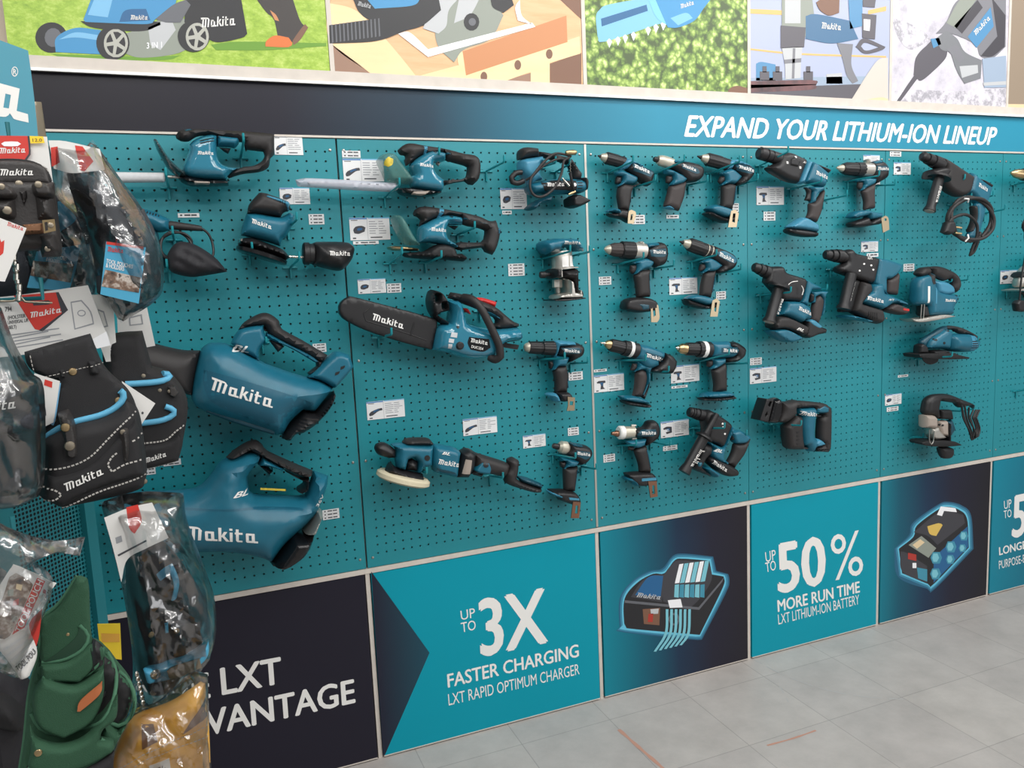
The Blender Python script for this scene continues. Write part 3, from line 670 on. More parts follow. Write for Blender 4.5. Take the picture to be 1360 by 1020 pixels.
S('printed_chisel', 'glare_char', [(862, 400), (930, 300), (945, 284), (954, 296), (940, 315), (874, 402)], 3); S('printed_nose', 'glare_char', [(935, 288), (945, 220), (985, 175), (1012, 158), (1066, 190), (1052, 232), (972, 306), (948, 302)], 4); S('printed_ring', 'glare_blue', [(1000, 150), (1032, 146), (1040, 170), (1010, 186)], 6)
S('printed_hammer', 'glare_mid', [(1020, 130), (1060, 85), (1120, -8), (1290, -8), (1288, 180), (1240, 222), (1192, 216), (1170, 170), (1080, 130)], 4); S('printed_hammer', 'p_grey', [(1060, 88), (1120, -8), (1180, -8), (1100, 110)], 5); S('printed_hammer', 'glare_black', [(1235, -8), (1288, 60), (1284, 180), (1236, 217), (1192, 216), (1256, 140)], 5); S('printed_hammer', 'glare_black', [(1090, 100), (1180, 0), (1200, 30), (1120, 130)], 5)
S('printed_motor', 'glare_blue', [(1142, 142), (1230, 28), (1242, 102), (1176, 184)], 6); letters(Q, 'LOGO', (1172, 138), (1228, 74), (1164, 122), flat=.0026)
S('printed_glove', 'p_glove', [(1018, 150), (1060, 118), (1102, 150), (1132, 200), (1196, 232), (1192, 302), (1130, 322), (1100, 270), (1076, 200), (1040, 190)], 6); S('printed_glove', 'glare_mid', [(1060, 190), (1100, 170), (1130, 225), (1110, 240)], 7); S('printed_glove', 'p_grey_pale', [(1110, 255), (1180, 250), (1182, 280), (1120, 300)], 7)
S('printed_sleeve', 'p_denim', [(1198, 226), (1290, 214), (1290, 336), (1206, 338)], 6); S('printed_sleeve', 'p_grey_pale', [(1200, 318), (1290, 312), (1290, 326), (1204, 330)], 7); done()
photo('plain brown photo poster cut off at the top right corner', 'p_dull', 1.809, 2.5)
S('printed_strip', 'p_cream', [(1296, 400), (1500, 402), (1500, 460), (1296, 440)], 1); done()
# ---------------------------------------------------------------- the tools on the boards
mat('guard_clear', (96, 140, 132), .15, alpha=.45); mat('clear_lilac', (206, 208, 220), .2, alpha=.62); mat('grey_warm', (158, 146, 136), .45)
mat('teal_inset', (20, 86, 108), .42)
c = None
def tool(name, label, cat, x0, y0, s, d=.065, group=None):
    global c, TS
    TS = 1. if x0 < 780 else .82 if x0 < 960 else .66
    c = Ctx(x0, y0, s, d); return thing(name, label, cat, group)
TS = 1.
SKIN = {'side_plate', 'label_plate', 'name_band', 'vent', 'sticker', 'mode_mark', 'cap_pad', 'raised_panel', 'air_window', 'chrome_strip', 'vent_tab', 'battery_label', 'foot_label', 'rating_label', 'warning_sticker', 'top_insert', 'front_band', 'screw_cap', 'power_button', 'lock_button', 'grille_slat', 'grip_rib', 'motor_cap', 'pivot_knob', 'bolt', 'pivot_bolt', 'side_grip'}
SOFT = {'fan_housing', 'nozzle', 'dust_bag', 'grip', 'rear_grip', 'handle', 'top_handle', 'foam', 'pad_skirt', 'collar', 'tail_hook', 'front_knob'}
def P(n, m, pts, t, **k):
    if n in SKIN: return skin(n, c, m, pts, label=k.get('label'))
    if TS != 1: t = t*TS; k['e'] = k.get('e', 0)*TS
    if 'r' in k and k['r'] < t and n not in SOFT: k['r'] = k['r']*.72
    return puff(n, c, m, pts, t, **k)
def L(n, m, A, B, prof, **k): return lathe(n, c, m, A, B, prof, **k)
def G(A, B, C, s='LOGO', m='print_white', **k): return letters(c, s, A, B, C, m, **k)
def TU(n, m, pts, r, **k): return tube(n, c, m, pts, r, **k)
def disc(n, m, x, y, R, t, **k): return P(n, m, [(x+R*math.cos(a*math.pi/4), y+R*math.sin(a*math.pi/4)) for a in range(8)], t, **k)
def coil(n, m, cx, cy, rx, ry, turns, r, h, jit=.06, ph=0., **k):
    pts = []
    for i in range(int(turns*12)+1):
        a = ph+i*math.pi/6; f = 1+jit*math.sin(i*1.31)
        pts.append((cx+rx*f*math.cos(a), cy+ry*f*math.sin(a), h+.006*math.sin(i*.83)))
    return TU(n, m, pts, r, **k)
GT = 'power tools hung on the boards'
# --- left board
tool('hedge_trimmer', 'hedge trimmer with white sleeved blade and black loop handle, top left', 'hedge trimmer', 150, 160, 5.7627, .07)
P('blade_sleeve', 'sheath', [(-190, 394), (388, 401), (398, 412), (398, 466), (386, 472), (-190, 478)], .016, r=.012, e=.004)
P('blade', 'steel', [(395, 418), (540, 425), (540, 448), (395, 443)], .004, r=.002)
P('hand_guard', 'guard_dark', [(308, 150), (330, 145), (365, 190), (430, 290), (500, 360), (560, 398), (562, 440), (500, 432), (430, 380), (385, 315), (340, 235)], .05, r=.02)
P('gear_base', 'gloss_black', [(500, 440), (560, 432), (700, 455), (885, 465), (885, 500), (700, 505), (590, 500), (520, 470)], .036, r=.015)
P('name_plate', 'grey_warm', [(612, 472), (745, 478), (742, 500), (622, 497)], .038, r=.003)
P('motor_housing', 'teal_gloss', [(580, 190), (640, 140), (740, 112), (800, 120), (800, 220), (810, 300), (850, 345), (930, 365), (985, 370), (925, 395), (880, 435), (870, 462), (700, 455), (580, 440), (540, 410), (530, 370), (545, 320), (575, 245)], .042, r=.035)
P('handle', 'rubber', [(480, 115), (500, 85), (560, 68), (700, 70), (900, 80), (1100, 92), (1235, 107), (1232, 265), (1205, 290), (1190, 360), (1120, 395), (1000, 410), (925, 430), (885, 445), (880, 430), (930, 385), (990, 358), (1080, 345), (1140, 310), (1160, 270), (1150, 240), (1010, 222), (1000, 170), (800, 130), (740, 112), (640, 125), (580, 160), (520, 158), (485, 140)], .028, r=.015)
P('switch_housing', 'teal', [(795, 122), (960, 140), (962, 180), (930, 215), (905, 205), (800, 200)], .031, r=.012)
P('trigger', 'black', [(808, 206), (905, 212), (882, 256), (850, 238)], .012)
disc('lock_button', 'black', 810, 138, 17, .036)
P('top_insert', 'teal', [(545, 82), (610, 68), (608, 82), (560, 95)], .03, r=.006)
for k in range(2): P('vent', 'dark', [(664, 172+k*20), (770, 150+k*20), (772, 157+k*20), (666, 181+k*20)], .044, r=.002, e=.0)
G((648, 282), (768, 282), (650, 256)); done()
tool('orbital_sander', 'teal round-based sander with a black dust bag sticking out to the right', 'sander', 300, 240, 7.5556, .075)
P('motor_housing', 'teal', [(205, 335), (300, 330), (420, 350), (545, 366), (640, 320), (690, 350), (664, 450), (604, 560), (562, 600), (545, 660), (400, 610), (250, 572), (150, 548), (160, 480)], .048, r=.03)
P('top_grip', 'rubber', [(212, 332), (235, 235), (335, 120), (400, 130), (560, 185), (630, 215), (650, 290), (570, 330), (550, 372), (400, 352)], .05, r=.03)
P('top_cover', 'teal_light', [(345, 205), (375, 155), (420, 150), (590, 205), (640, 235), (625, 312), (560, 282), (430, 225)], .053, r=.02)
for k in range(3): P('vent', 'dark', [(522+k*24, 212+k*3), (532+k*24, 214+k*3), (530+k*24, 252+k*3), (520+k*24, 250+k*3)], .056, r=.001)
P('collar', 'black', [(122, 592), (250, 572), (420, 630), (570, 690), (642, 770), (600, 800), (420, 735), (250, 692), (118, 652)], .056, r=.03)
P('latch', 'chrome', [(125, 590), (160, 582), (165, 612), (150, 635), (122, 622)], .058, r=.004)
L('sanding_pad', 'gloss_black', (367, 722), (352, 775), [(0, 230), (.2, 256), (.8, 256), (1, 240)], seg=48)
L('dust_nozzle', 'chrome', (610, 762), (790, 768), [(0, 16), (1, 14)])
L('bag_collar', 'black', (772, 732), (880, 735), [(0, 95), (.1, 112), (.55, 116), (.6, 104), (1, 104)])
P('dust_bag', 'black', [(868, 628), (930, 613), (1180, 615), (1258, 640), (1290, 690), (1262, 790), (1200, 870), (1130, 905), (1000, 882), (868, 845)], .05, r=.04, wav=.004)
G((248, 440), (440, 502), (250, 395)); G((1015, 758), (1222, 760), (1012, 714))
done()
tool('finishing_sander', 'corded teal sander with floppy black dust bag, behind the bagged pouch', 'sander', 150, 150, 4, .07)
P('motor_housing', 'teal', [(30, 490), (150, 506), (220, 525), (302, 565), (302, 625), (245, 634), (180, 604), (30, 565)], .03)
P('front_housing', 'teal_dark', [(150, 560), (200, 610), (240, 640), (252, 720), (292, 765), (292, 820), (240, 832), (180, 760), (140, 640)], .035)
for k in range(6): P('vent', 'dark', [(168+k*15, 521+k*4), (175+k*15, 523+k*4), (171+k*15, 536+k*4), (165+k*15, 534+k*4)], .032, r=.001)
L('cable_sleeve', 'rubber', (296, 596), (472, 614), [(0, 22), (.1, 24), (.9, 16), (1, 13)])
TU('cable', 'black', [(468, 612, 0), (505, 640, 0), (528, 690, 0), (532, 755, .01), (500, 800, .02)], 6.5)
coil('cable_coil', 'black', 335, 712, 84, 74, 2.4, 7, .03)
P('dust_bag', 'navy_cloth', [(290, 762), (330, 700), (380, 688), (450, 710), (540, 770), (606, 845), (520, 860), (420, 873), (340, 858), (300, 832)], .04, r=.03, wav=.006, dw=.03)
done()
tool('leaf_blower', 'upper teal leaf blower tilted down to the right, with a black nozzle', 'leaf blower', 190, 400, 4.5333, .11, 'leaf blowers')
P('nozzle', 'rubber', [(-120, 215), (90, 260), (150, 275), (240, 293), (345, 296), (300, 570), (170, 535), (80, 490), (-120, 430)], .052, r=.05)
P('fan_housing', 'teal', [(345, 300), (390, 255), (470, 250), (530, 265), (680, 340), (720, 366), (880, 425), (985, 455), (1060, 470), (1146, 520), (1030, 668), (960, 655), (890, 720), (845, 800), (800, 806), (760, 782), (600, 730), (400, 672), (310, 622), (288, 560), (295, 480), (312, 400)], .085, r=.075)
TU('bottom_rail', 'teal_dark', [(385, 640, .03), (560, 705, .03), (785, 775, .03)], 20)
P('intake_grille', 'black', [(1148, 535), (1152, 570), (1120, 640), (1040, 730), (960, 785), (915, 795), (880, 836), (835, 826), (850, 775), (960, 655), (1030, 665)], .087, r=.05)
for k in range(6): P('grille_slat', 'rubber', [(945-k*12, 680+k*18), (1040-k*22, 690+k*17), (1036-k*22, 697+k*17), (942-k*12, 688+k*18)], .089, r=.004)
P('handle_neck', 'teal', [(528, 255), (545, 215), (580, 170), (640, 150), (722, 140), (732, 190), (748, 232), (702, 290), (700, 350), (722, 372), (680, 348), (600, 305)], .036, r=.02)
P('grip', 'rubber', [(572, 172), (610, 125), (700, 75), (760, 75), (820, 120), (835, 165), (960, 235), (1112, 325), (1072, 372), (940, 290), (880, 262), (762, 200), (725, 145), (650, 150)], .03, r=.02)
P('grip_lining', 'teal', [(740, 185), (762, 195), (880, 258), (1000, 318), (1062, 362), (1040, 372), (890, 285), (760, 230), (738, 205)], .026, r=.012)
P('trigger', 'black', [(756, 234), (790, 232), (852, 272), (812, 308)], .014)
P('rear_strut', 'black', [(1038, 345), (1078, 362), (1062, 402), (1000, 442), (988, 432), (1042, 390)], .024, r=.012)
P('battery_mount', 'teal', [(985, 455), (1110, 335), (1165, 302), (1235, 320), (1256, 375), (1250, 410), (1150, 522), (1060, 475)], .046, r=.02)
for k in range(2): P('vent', 'dark', [(1140+k*32, 420-k*34), (1166+k*32, 412-k*34), (1160+k*32, 428-k*34), (1138+k*32, 438-k*34)], .048, r=.002)
disc('pivot_knob', 'black', 745, 160, 24, .036)
skin('side_inset', c, 'teal_inset', [(365, 400), (480, 425), (860, 540), (1010, 598), (960, 645), (890, 715), (830, 750), (560, 662), (420, 590), (380, 540), (360, 470)], lift=.0006); G((405, 512), (762, 618), (410, 438)); G((532, 296), (628, 306), (546, 258), 'BL', shear=.2, bold=.03); done()
tool('leaf_blower', 'lower teal leaf blower lying level, its left half hidden by bagged pouches', 'leaf blower', 200, 570, 4.857, .11, 'leaf blowers')
P('fan_housing', 'teal', [(-250, 410), (190, 392), (320, 360), (410, 260), (430, 225), (485, 185), (640, 130), (722, 150), (702, 200), (650, 262), (625, 300), (640, 400), (672, 420), (960, 430), (1000, 400), (1050, 265), (1145, 300), (1142, 340), (1085, 500), (1015, 590), (872, 722), (775, 852), (700, 817), (540, 786), (300, 782), (-250, 800)], .085, r=.07)
P('grip', 'rubber', [(485, 180), (540, 130), (620, 80), (680, 68), (722, 100), (750, 135), (900, 205), (1046, 265), (1026, 302), (960, 292), (850, 242), (740, 182), (640, 130), (540, 182)], .062, r=.02, back=.4)
P('grip_lining', 'teal', [(715, 165), (860, 235), (850, 262), (760, 232), (690, 226)], .05, r=.015)
P('rear_strut', 'black', [(830, 245), (960, 300), (1020, 300), (1012, 380), (965, 405), (940, 392), (985, 360), (985, 326), (930, 302)], .05, r=.012)
P('trigger', 'black', [(700, 235), (750, 230), (790, 272), (765, 294), (740, 270)], .03)
P('intake_grille', 'gloss_black', [(905, 660), (1052, 650), (1022, 730), (970, 800), (856, 869), (770, 856)], .088, r=.03)
P('rating_plate', 'alu', [(1015, 590), (1062, 500), (1102, 520), (1052, 646), (975, 652)], .086, r=.02)
P('sticker', 'yellow', [(705, 368), (866, 376), (866, 388), (705, 380)], .084, r=.002, label='yellow and white strip sticker')
skin('shoulder_line', c, 'teal_inset', [(120, 460), (900, 470), (960, 498), (890, 482), (120, 474)], lift=.0006); G((225, 652), (680, 677), (206, 562)); G((526, 398), (620, 398), (544, 366), 'BL', shear=.2, bold=.03); G((1065, 475), (1108, 408), (1045, 458), '36V', bold=.02)
done()
# --- second board
tool('grass_shear', 'upper grass shear, its long blade in a clear ribbed sheath', 'grass shear', 500, 180, 7.907, .07, 'grass shears')
P('blade', 'steel', [(-720, 478), (210, 514), (210, 545), (-720, 508)], .003, r=.002)
P('blade_sheath', 'clear_lilac', [(-760, 450), (198, 500), (216, 535), (150, 590), (-700, 545), (-830, 525)], .02, r=.012, e=.003)
for k in range(9): P('sheath_rib', 'sheath', [(-640+k*88, 484+k*4), (-592+k*88, 486+k*4), (-600+k*88, 500+k*4), (-648+k*88, 498+k*4)], .0215, r=.003)
P('hand_guard', 'guard_clear', [(0, 260), (40, 212), (110, 190), (180, 208), (240, 290), (352, 440), (362, 512), (110, 515), (70, 410)], .045, r=.02)
P('warning_sticker', 'yellow', [(50, 290), (85, 250), (135, 275), (128, 330), (85, 355), (50, 330)], .047, r=.01, label='worn yellow round sticker')
P('handle', 'rubber', [(222, 172), (225, 150), (300, 92), (370, 85), (480, 105), (700, 140), (900, 190), (1030, 215), (1082, 290), (1070, 450), (1010, 522), (960, 516), (930, 482), (780, 506), (700, 532), (690, 472), (820, 465), (905, 455), (945, 420), (955, 330), (900, 310), (720, 262), (710, 182), (480, 212), (380, 272), (330, 312), (302, 322), (302, 215), (240, 200)], .03, r=.018)
P('motor_housing', 'teal_gloss', [(480, 200), (570, 165), (660, 175), (712, 190), (712, 272), (640, 290), (590, 300), (590, 350), (620, 410), (692, 470), (692, 560), (650, 602), (480, 582), (380, 562), (350, 510), (345, 430), (380, 420), (345, 330), (350, 300), (400, 250)], .045, r=.03)
P('front_band', 'teal_light', [(474, 108), (516, 112), (500, 200), (476, 208)], .033, r=.008)
P('grip_lining', 'teal', [(715, 185), (945, 255), (950, 270), (715, 208)], .032, r=.006)
P('trigger', 'grey_warm', [(612, 290), (672, 285), (652, 326)], .014)
P('gear_base', 'gloss_black', [(212, 560), (350, 555), (640, 592), (692, 592), (600, 636), (400, 646), (270, 622)], .04, r=.012)
P('name_plate', 'grey_warm', [(345, 600), (545, 590), (470, 640), (330, 634)], .042, r=.003)
disc('screw_cap', 'black', 585, 186, 17, .048); disc('screw_cap', 'black', 790, 478, 17, .033)
G((412, 345), (556, 362), (415, 312)); done()
tool('grass_shear', 'lower grass shear with short black covered blades and a clear paddle guard', 'grass shear', 500, 260, 7.907, .07, 'grass shears')
P('handle', 'rubber', [(385, 185), (400, 150), (430, 125), (520, 113), (650, 130), (850, 165), (1050, 210), (1180, 265), (1252, 258), (1265, 335), (1302, 345), (1260, 520), (1215, 622), (1140, 592), (1110, 546), (980, 560), (860, 572), (800, 540), (850, 490), (980, 490), (1100, 485), (1130, 450), (1142, 370), (1100, 350), (950, 320), (880, 290), (880, 230), (740, 205), (700, 225), (620, 235), (500, 290), (470, 332), (440, 332), (462, 250), (430, 225), (390, 212)], .03, r=.018)
P('motor_housing', 'teal_gloss', [(440, 330), (500, 290), (620, 230), (740, 205), (886, 225), (890, 312), (740, 312), (720, 380), (740, 450), (800, 490), (852, 540), (800, 552), (640, 512), (560, 502), (430, 502), (430, 420)], .045, r=.03)
P('front_band', 'teal_light', [(645, 132), (692, 140), (660, 222), (618, 236)], .034, r=.008)
P('grip_lining', 'teal', [(890, 232), (1155, 300), (1150, 322), (890, 258)], .032, r=.006)
P('hand_guard', 'guard_clear', [(155, 230), (180, 205), (235, 212), (280, 260), (340, 370), (400, 470), (452, 522), (330, 522), (270, 482), (200, 360)], .05, r=.02)
P('blade', 'brass', [(110, 540), (200, 528), (420, 552), (432, 580), (260, 578), (160, 572)], .03, r=.006)
P('blade_cover', 'dark', [(270, 602), (420, 590), (500, 580), (600, 522), (700, 510), (800, 545), (822, 610), (900, 610), (936, 660), (910, 692), (700, 672), (450, 662), (300, 642)], .04, r=.015)
P('trigger', 'black', [(740, 312), (862, 318), (822, 362)], .014)
disc('screw_cap', 'black', 752, 225, 17, .048); disc('screw_cap', 'black', 932, 525, 17, .033)
P('release_button', 'teal_light', [(1242, 350), (1272, 345), (1268, 410), (1240, 412)], .033, r=.006)
G((528, 382), (690, 392), (530, 345)); done()
tool('inflator', 'teal inflator with a looped black air hose, top right of the second board', 'inflator', 655, 185, 10, .07)
P('barrel', 'teal_light', [(335, 292), (400, 262), (590, 236), (640, 230), (640, 330), (600, 340), (600, 480), (652, 540), (560, 560), (470, 622), (440, 560), (400, 520), (360, 470), (335, 400)], .036, r=.025)
P('top_cap', 'rubber', [(330, 280), (335, 160), (380, 120), (440, 110), (572, 125), (592, 240), (480, 250), (400, 265)], .037, r=.025)
P('handle', 'rubber', [(590, 165), (650, 170), (830, 205), (1000, 250), (1060, 310), (1120, 400), (1162, 470), (1142, 560), (1040, 542), (1020, 420), (960, 330), (820, 290), (640, 242), (590, 240)], .026, r=.018)
P('pump_housing', 'teal', [(440, 600), (620, 560), (830, 530), (1120, 540), (1190, 600), (1202, 700), (1100, 732), (960, 732), (740, 732), (620, 722), (500, 742), (440, 690)], .042, r=.025)
P('label_plate', 'black', [(572, 612), (640, 565), (1022, 570), (1032, 690), (880, 712), (640, 702)], .044, r=.01)
P('side_bumper', 'black', [(1128, 522), (1180, 510), (1212, 570), (1206, 690), (1150, 702)], .04, r=.012)
for k in range(4): P('vent', 'dark', [(1040, 560+k*36), (1102, 558+k*36), (1102, 570+k*36), (1040, 572+k*36)], .044, r=.001)
disc('power_button', 'print_white', 996, 628, 24, .046)
P('foot', 'teal_dark', [(450, 902), (540, 830), (700, 758), (732, 772), (722, 850), (600, 862), (520, 942), (460, 936)], .04, r=.01)
P('foot', 'black', [(978, 782), (1080, 738), (1242, 812), (1222, 852), (1080, 916), (990, 902)], .04, r=.012)
G((640, 652), (860, 645), (640, 598))
TU('air_hose', 'rubber', [(930, 268, .052), (840, 242, .055), (720, 232, .055), (600, 310, .055), (470, 460, .055), (400, 560, .055), (390, 680, .056), (440, 770, .056), (530, 792, .056), (640, 740, .056), (730, 640, .056), (800, 480, .056), (828, 330, .056), (900, 285, .056)], 17)
TU('air_hose', 'rubber', [(870, 300, .05), (760, 300, .05), (640, 345, .05), (520, 430, .05), (440, 520, .045), (380, 560, .03)], 15)
TU('coiled_hose', 'black', [(345, 452, .02), (270, 460, .02), (205, 520, .02), (220, 580, .02), (290, 595, .02), (370, 565, .02)], 36)
L('hose_chuck', 'brass', (850, 222), (985, 215), [(0, 24), (.3, 30), (.7, 36), (1, 22)], dw=.058)
for k in range(8): L('chain_link', 'chrome', (912+(k % 2)*6, 325+k*19), (912+(k % 2)*6, 340+k*19), [(0, 4), (.5, 10), (1, 4)], dw=.055, seg=10)
L('adapter', 'black', (918, 480), (962, 690), [(0, 24), (.2, 18), (.9, 22), (1, 12)], dw=.052); L('adapter', 'chrome', (820, 545), (910, 650), [(0, 6), (.2, 14), (1, 16)], dw=.05)
L('adapter', 'brass', (900, 760), (990, 720), [(0, 12), (.4, 20), (1, 16)], dw=.05)
done()
tool('trim_router', 'silver and black trim router with a teal cap, standing upright', 'router', 680, 310, 10, .06)
L('motor_body', 'alu', (655, 235), (672, 475), [(0, 136), (.05, 140), (.86, 142), (.88, 152), (1, 152)], seg=40)
P('top_cap', 'teal', [(362, 150), (375, 118), (400, 100), (500, 80), (560, 68), (820, 74), (880, 180), (906, 190), (892, 242), (810, 242), (750, 190), (605, 190), (592, 246), (500, 246), (440, 287), (380, 222)], .05, r=.02)
P('cap_pad', 'print_white', [(508, 220), (596, 217), (592, 246), (514, 250)], .051, r=.006); P('cap_pad', 'print_white', [(815, 214), (906, 209), (902, 242), (812, 243)], .051, r=.006)
P('base_frame', 'alu', [(585, 465), (820, 440), (832, 465), (612, 490), (615, 590), (700, 612), (750, 640), (772, 780), (838, 790), (845, 740), (864, 740), (874, 840), (882, 862), (540, 872), (560, 812), (650, 792), (690, 790), (685, 650), (640, 602), (588, 592)], .045, r=.008)
P('dust_shield', 'black', [(612, 492), (832, 465), (838, 780), (780, 792), (742, 632), (620, 590)], .052, r=.03)
P('clamp', 'black', [(500, 470), (580, 465), (590, 592), (500, 602)], .05, r=.012)
L('clamp_knob', 'black', (372, 552), (500, 545), [(0, 40), (.1, 46), (.5, 46), (.55, 26), (1, 24)])
L('collet_nut', 'alu', (600, 615), (602, 722), [(0, 66), (.9, 70), (1, 60)], seg=6); L('collet', 'steel', (602, 715), (606, 795), [(0, 44), (1, 40)])
P('foot_plate', 'gloss_black', [(490, 880), (885, 850), (892, 866), (640, 897), (490, 897)], .048, r=.004, e=.044)
L('depth_knob', 'black', (872, 812), (932, 800), [(0, 42), (.9, 46), (1, 36)])
P('rating_label', 'print_white', [(610, 312), (690, 302), (690, 442), (612, 450)], .0445, r=.004); P('rating_label', 'print_white', [(712, 302), (780, 300), (782, 438), (714, 442)], .0435, r=.004)
G((602, 154), (822, 156), (606, 112)); done()
tool('chainsaw', 'teal top-handle chainsaw with its bar in a black scabbard', 'chainsaw', 440, 370, 5, .085)
P('bar_scabbard', 'black', [(47, 212), (58, 160), (110, 122), (170, 128), (560, 230), (700, 272), (690, 340), (660, 472), (500, 432), (250, 352), (120, 292), (64, 252)], .017, r=.008, e=.009)
TU('scabbard_rib', 'black', [(245, 195, .0165), (205, 230, .0165), (222, 280, .0165), (480, 358, .0165), (620, 408, .0165)], 4, parent=None); TU('scabbard_rib', 'black', [(540, 292, .0165), (516, 376, .0165)], 6)
G((265, 272), (468, 333), (268, 228))
P('motor_housing', 'teal_gloss', [(760, 140), (850, 145), (860, 190), (880, 260), (900, 295), (1050, 330), (1230, 320), (1252, 345), (1247, 412), (1130, 432), (1090, 482), (1060, 527), (900, 532), (750, 492), (662, 472), (690, 330), (740, 295), (770, 290), (780, 200)], .058, r=.035)
P('hand_guard', 'black', [(645, 110), (660, 72), (722, 95), (760, 160), (767, 215), (722, 225), (692, 240), (772, 290), (752, 312), (690, 272), (655, 222), (640, 160)], .045, r=.012, holes=[[(672, 108), (690, 108), (692, 150), (674, 150)], [(715, 165), (735, 165), (738, 195), (718, 195)]])
P('top_handle', 'rubber', [(770, 130), (790, 90), (850, 100), (950, 130), (1080, 185), (1150, 240), (1200, 280), (1247, 300), (1242, 320), (1130, 336), (1050, 322), (1090, 292), (1080, 262), (960, 202), (870, 167), (830, 147)], .03, r=.018)
P('handle_lining', 'teal', [(985, 205), (1050, 225), (1120, 270), (1128, 282), (1040, 238), (985, 222)], .032, r=.006)
P('lockout_lever', 'red', [(930, 128), (1000, 127), (1096, 155), (1086, 192), (960, 150)], .014); P('throttle_trigger', 'red', [(868, 195), (905, 200), (928, 240), (890, 222)], .016)
TU('front_handle', 'rubber', [(862, 125, .02), (900, 140, .05), (945, 200, .066), (1000, 310, .07), (1055, 430, .07), (1068, 505, .066), (1045, 528, .055), (1020, 515, .04)], 27)
P('label_plate', 'gloss_black', [(872, 380), (1000, 395), (1010, 450), (960, 476), (880, 462), (862, 420)], .06, r=.008)
G((880, 414), (990, 433), (883, 388)); G((884, 450), (960, 466), (887, 434), 'DUC254', bold=.02)
disc('tension_knob', 'black', 812, 437, 38, .064, r=.012)
for q in ([(758, 350), (796, 354), (792, 386), (750, 380)], [(742, 390), (775, 395), (770, 420), (738, 416)], [(738, 425), (762, 428), (760, 458), (738, 455)]): P('vent_tab', 'sheath', q, .0595, r=.004)
P('vent', 'dark', [(1118, 422), (1242, 440), (1232, 472), (1112, 452)], .04, r=.006)
disc('screw_cap', 'black', 800, 318, 9, .06); disc('screw_cap', 'black', 766, 492, 10, .058)
done()
tool('polisher', 'long-necked teal polisher with a cream foam pad, low on the second board', 'polisher', 480, 560, 5, .08)
L('foam_pad', 'pad', (284, 350), (272, 396), [(0, 160), (.25, 176), (.75, 178), (1, 160)], seg=48)
P('pad_skirt', 'black', [(152, 330), (192, 260), (232, 300), (370, 335), (406, 345), (412, 392), (300, 382)], .06, r=.05)
P('front_knob', 'black', [(85, 180), (95, 150), (130, 135), (170, 145), (227, 185), (222, 240), (170, 237), (110, 217)], .026)
P('gear_head', 'teal', [(190, 150), (270, 140), (472, 150), (462, 290), (402, 300), (390, 340), (365, 336), (370, 270), (340, 236), (305, 246), (285, 322), (230, 302), (222, 240), (226, 185)], .036, r=.025)
P('top_cover', 'rubber', [(270, 137), (310, 110), (430, 107), (465, 130), (472, 150), (310, 152)], .034, r=.02)
P('spindle_lock', 'black', [(288, 260), (330, 238), (372, 265), (366, 326), (288, 318)], .032)
disc('screw_cap', 'black', 414, 226, 19, .039)
P('motor_housing', 'teal', [(460, 170), (480, 145), (600, 165), (652, 195), (642, 250), (632, 345), (620, 366), (480, 332), (455, 260)], .038, r=.025)
P('raised_panel', 'teal_dark', [(482, 292), (590, 318), (600, 330), (520, 322), (486, 306)], .0395, r=.004)
P('collar', 'black', [(650, 195), (702, 175), (752, 200), (742, 290), (702, 367), (620, 366), (642, 250)], .038, r=.02)
P('air_window', 'grey_warm', [(668, 235), (706, 240), (696, 332), (645, 330)], .0405, r=.006)
P('rear_grip', 'rubber', [(745, 200), (950, 265), (978, 290), (962, 350), (930, 362), (840, 346), (720, 346), (740, 300)], .03, r=.02)
P('side_panel', 'teal', [(730, 312), (775, 250), (830, 255), (846, 300), (836, 342), (760, 332)], .034, r=.01)
disc('screw_cap', 'black', 800, 272, 18, .037)
P('trigger', 'black', [(735, 328), (812, 342), (796, 367), (740, 352)], .014)
P('tail_hook', 'rubber', [(965, 250), (1000, 232), (1042, 255), (1032, 340), (1022, 370), (1060, 396), (1192, 442), (1186, 467), (1130, 467), (1000, 427), (948, 402), (945, 340), (967, 300)], .028, r=.018)
P('tail_cover', 'teal_dark', [(1028, 358), (1100, 370), (1190, 408), (1192, 442), (1060, 396)], .026, r=.015)
G((485, 263), (625, 287), (490, 230)); G((510, 200), (560, 207), (518, 184), 'BL', shear=.2, bold=.03); done()
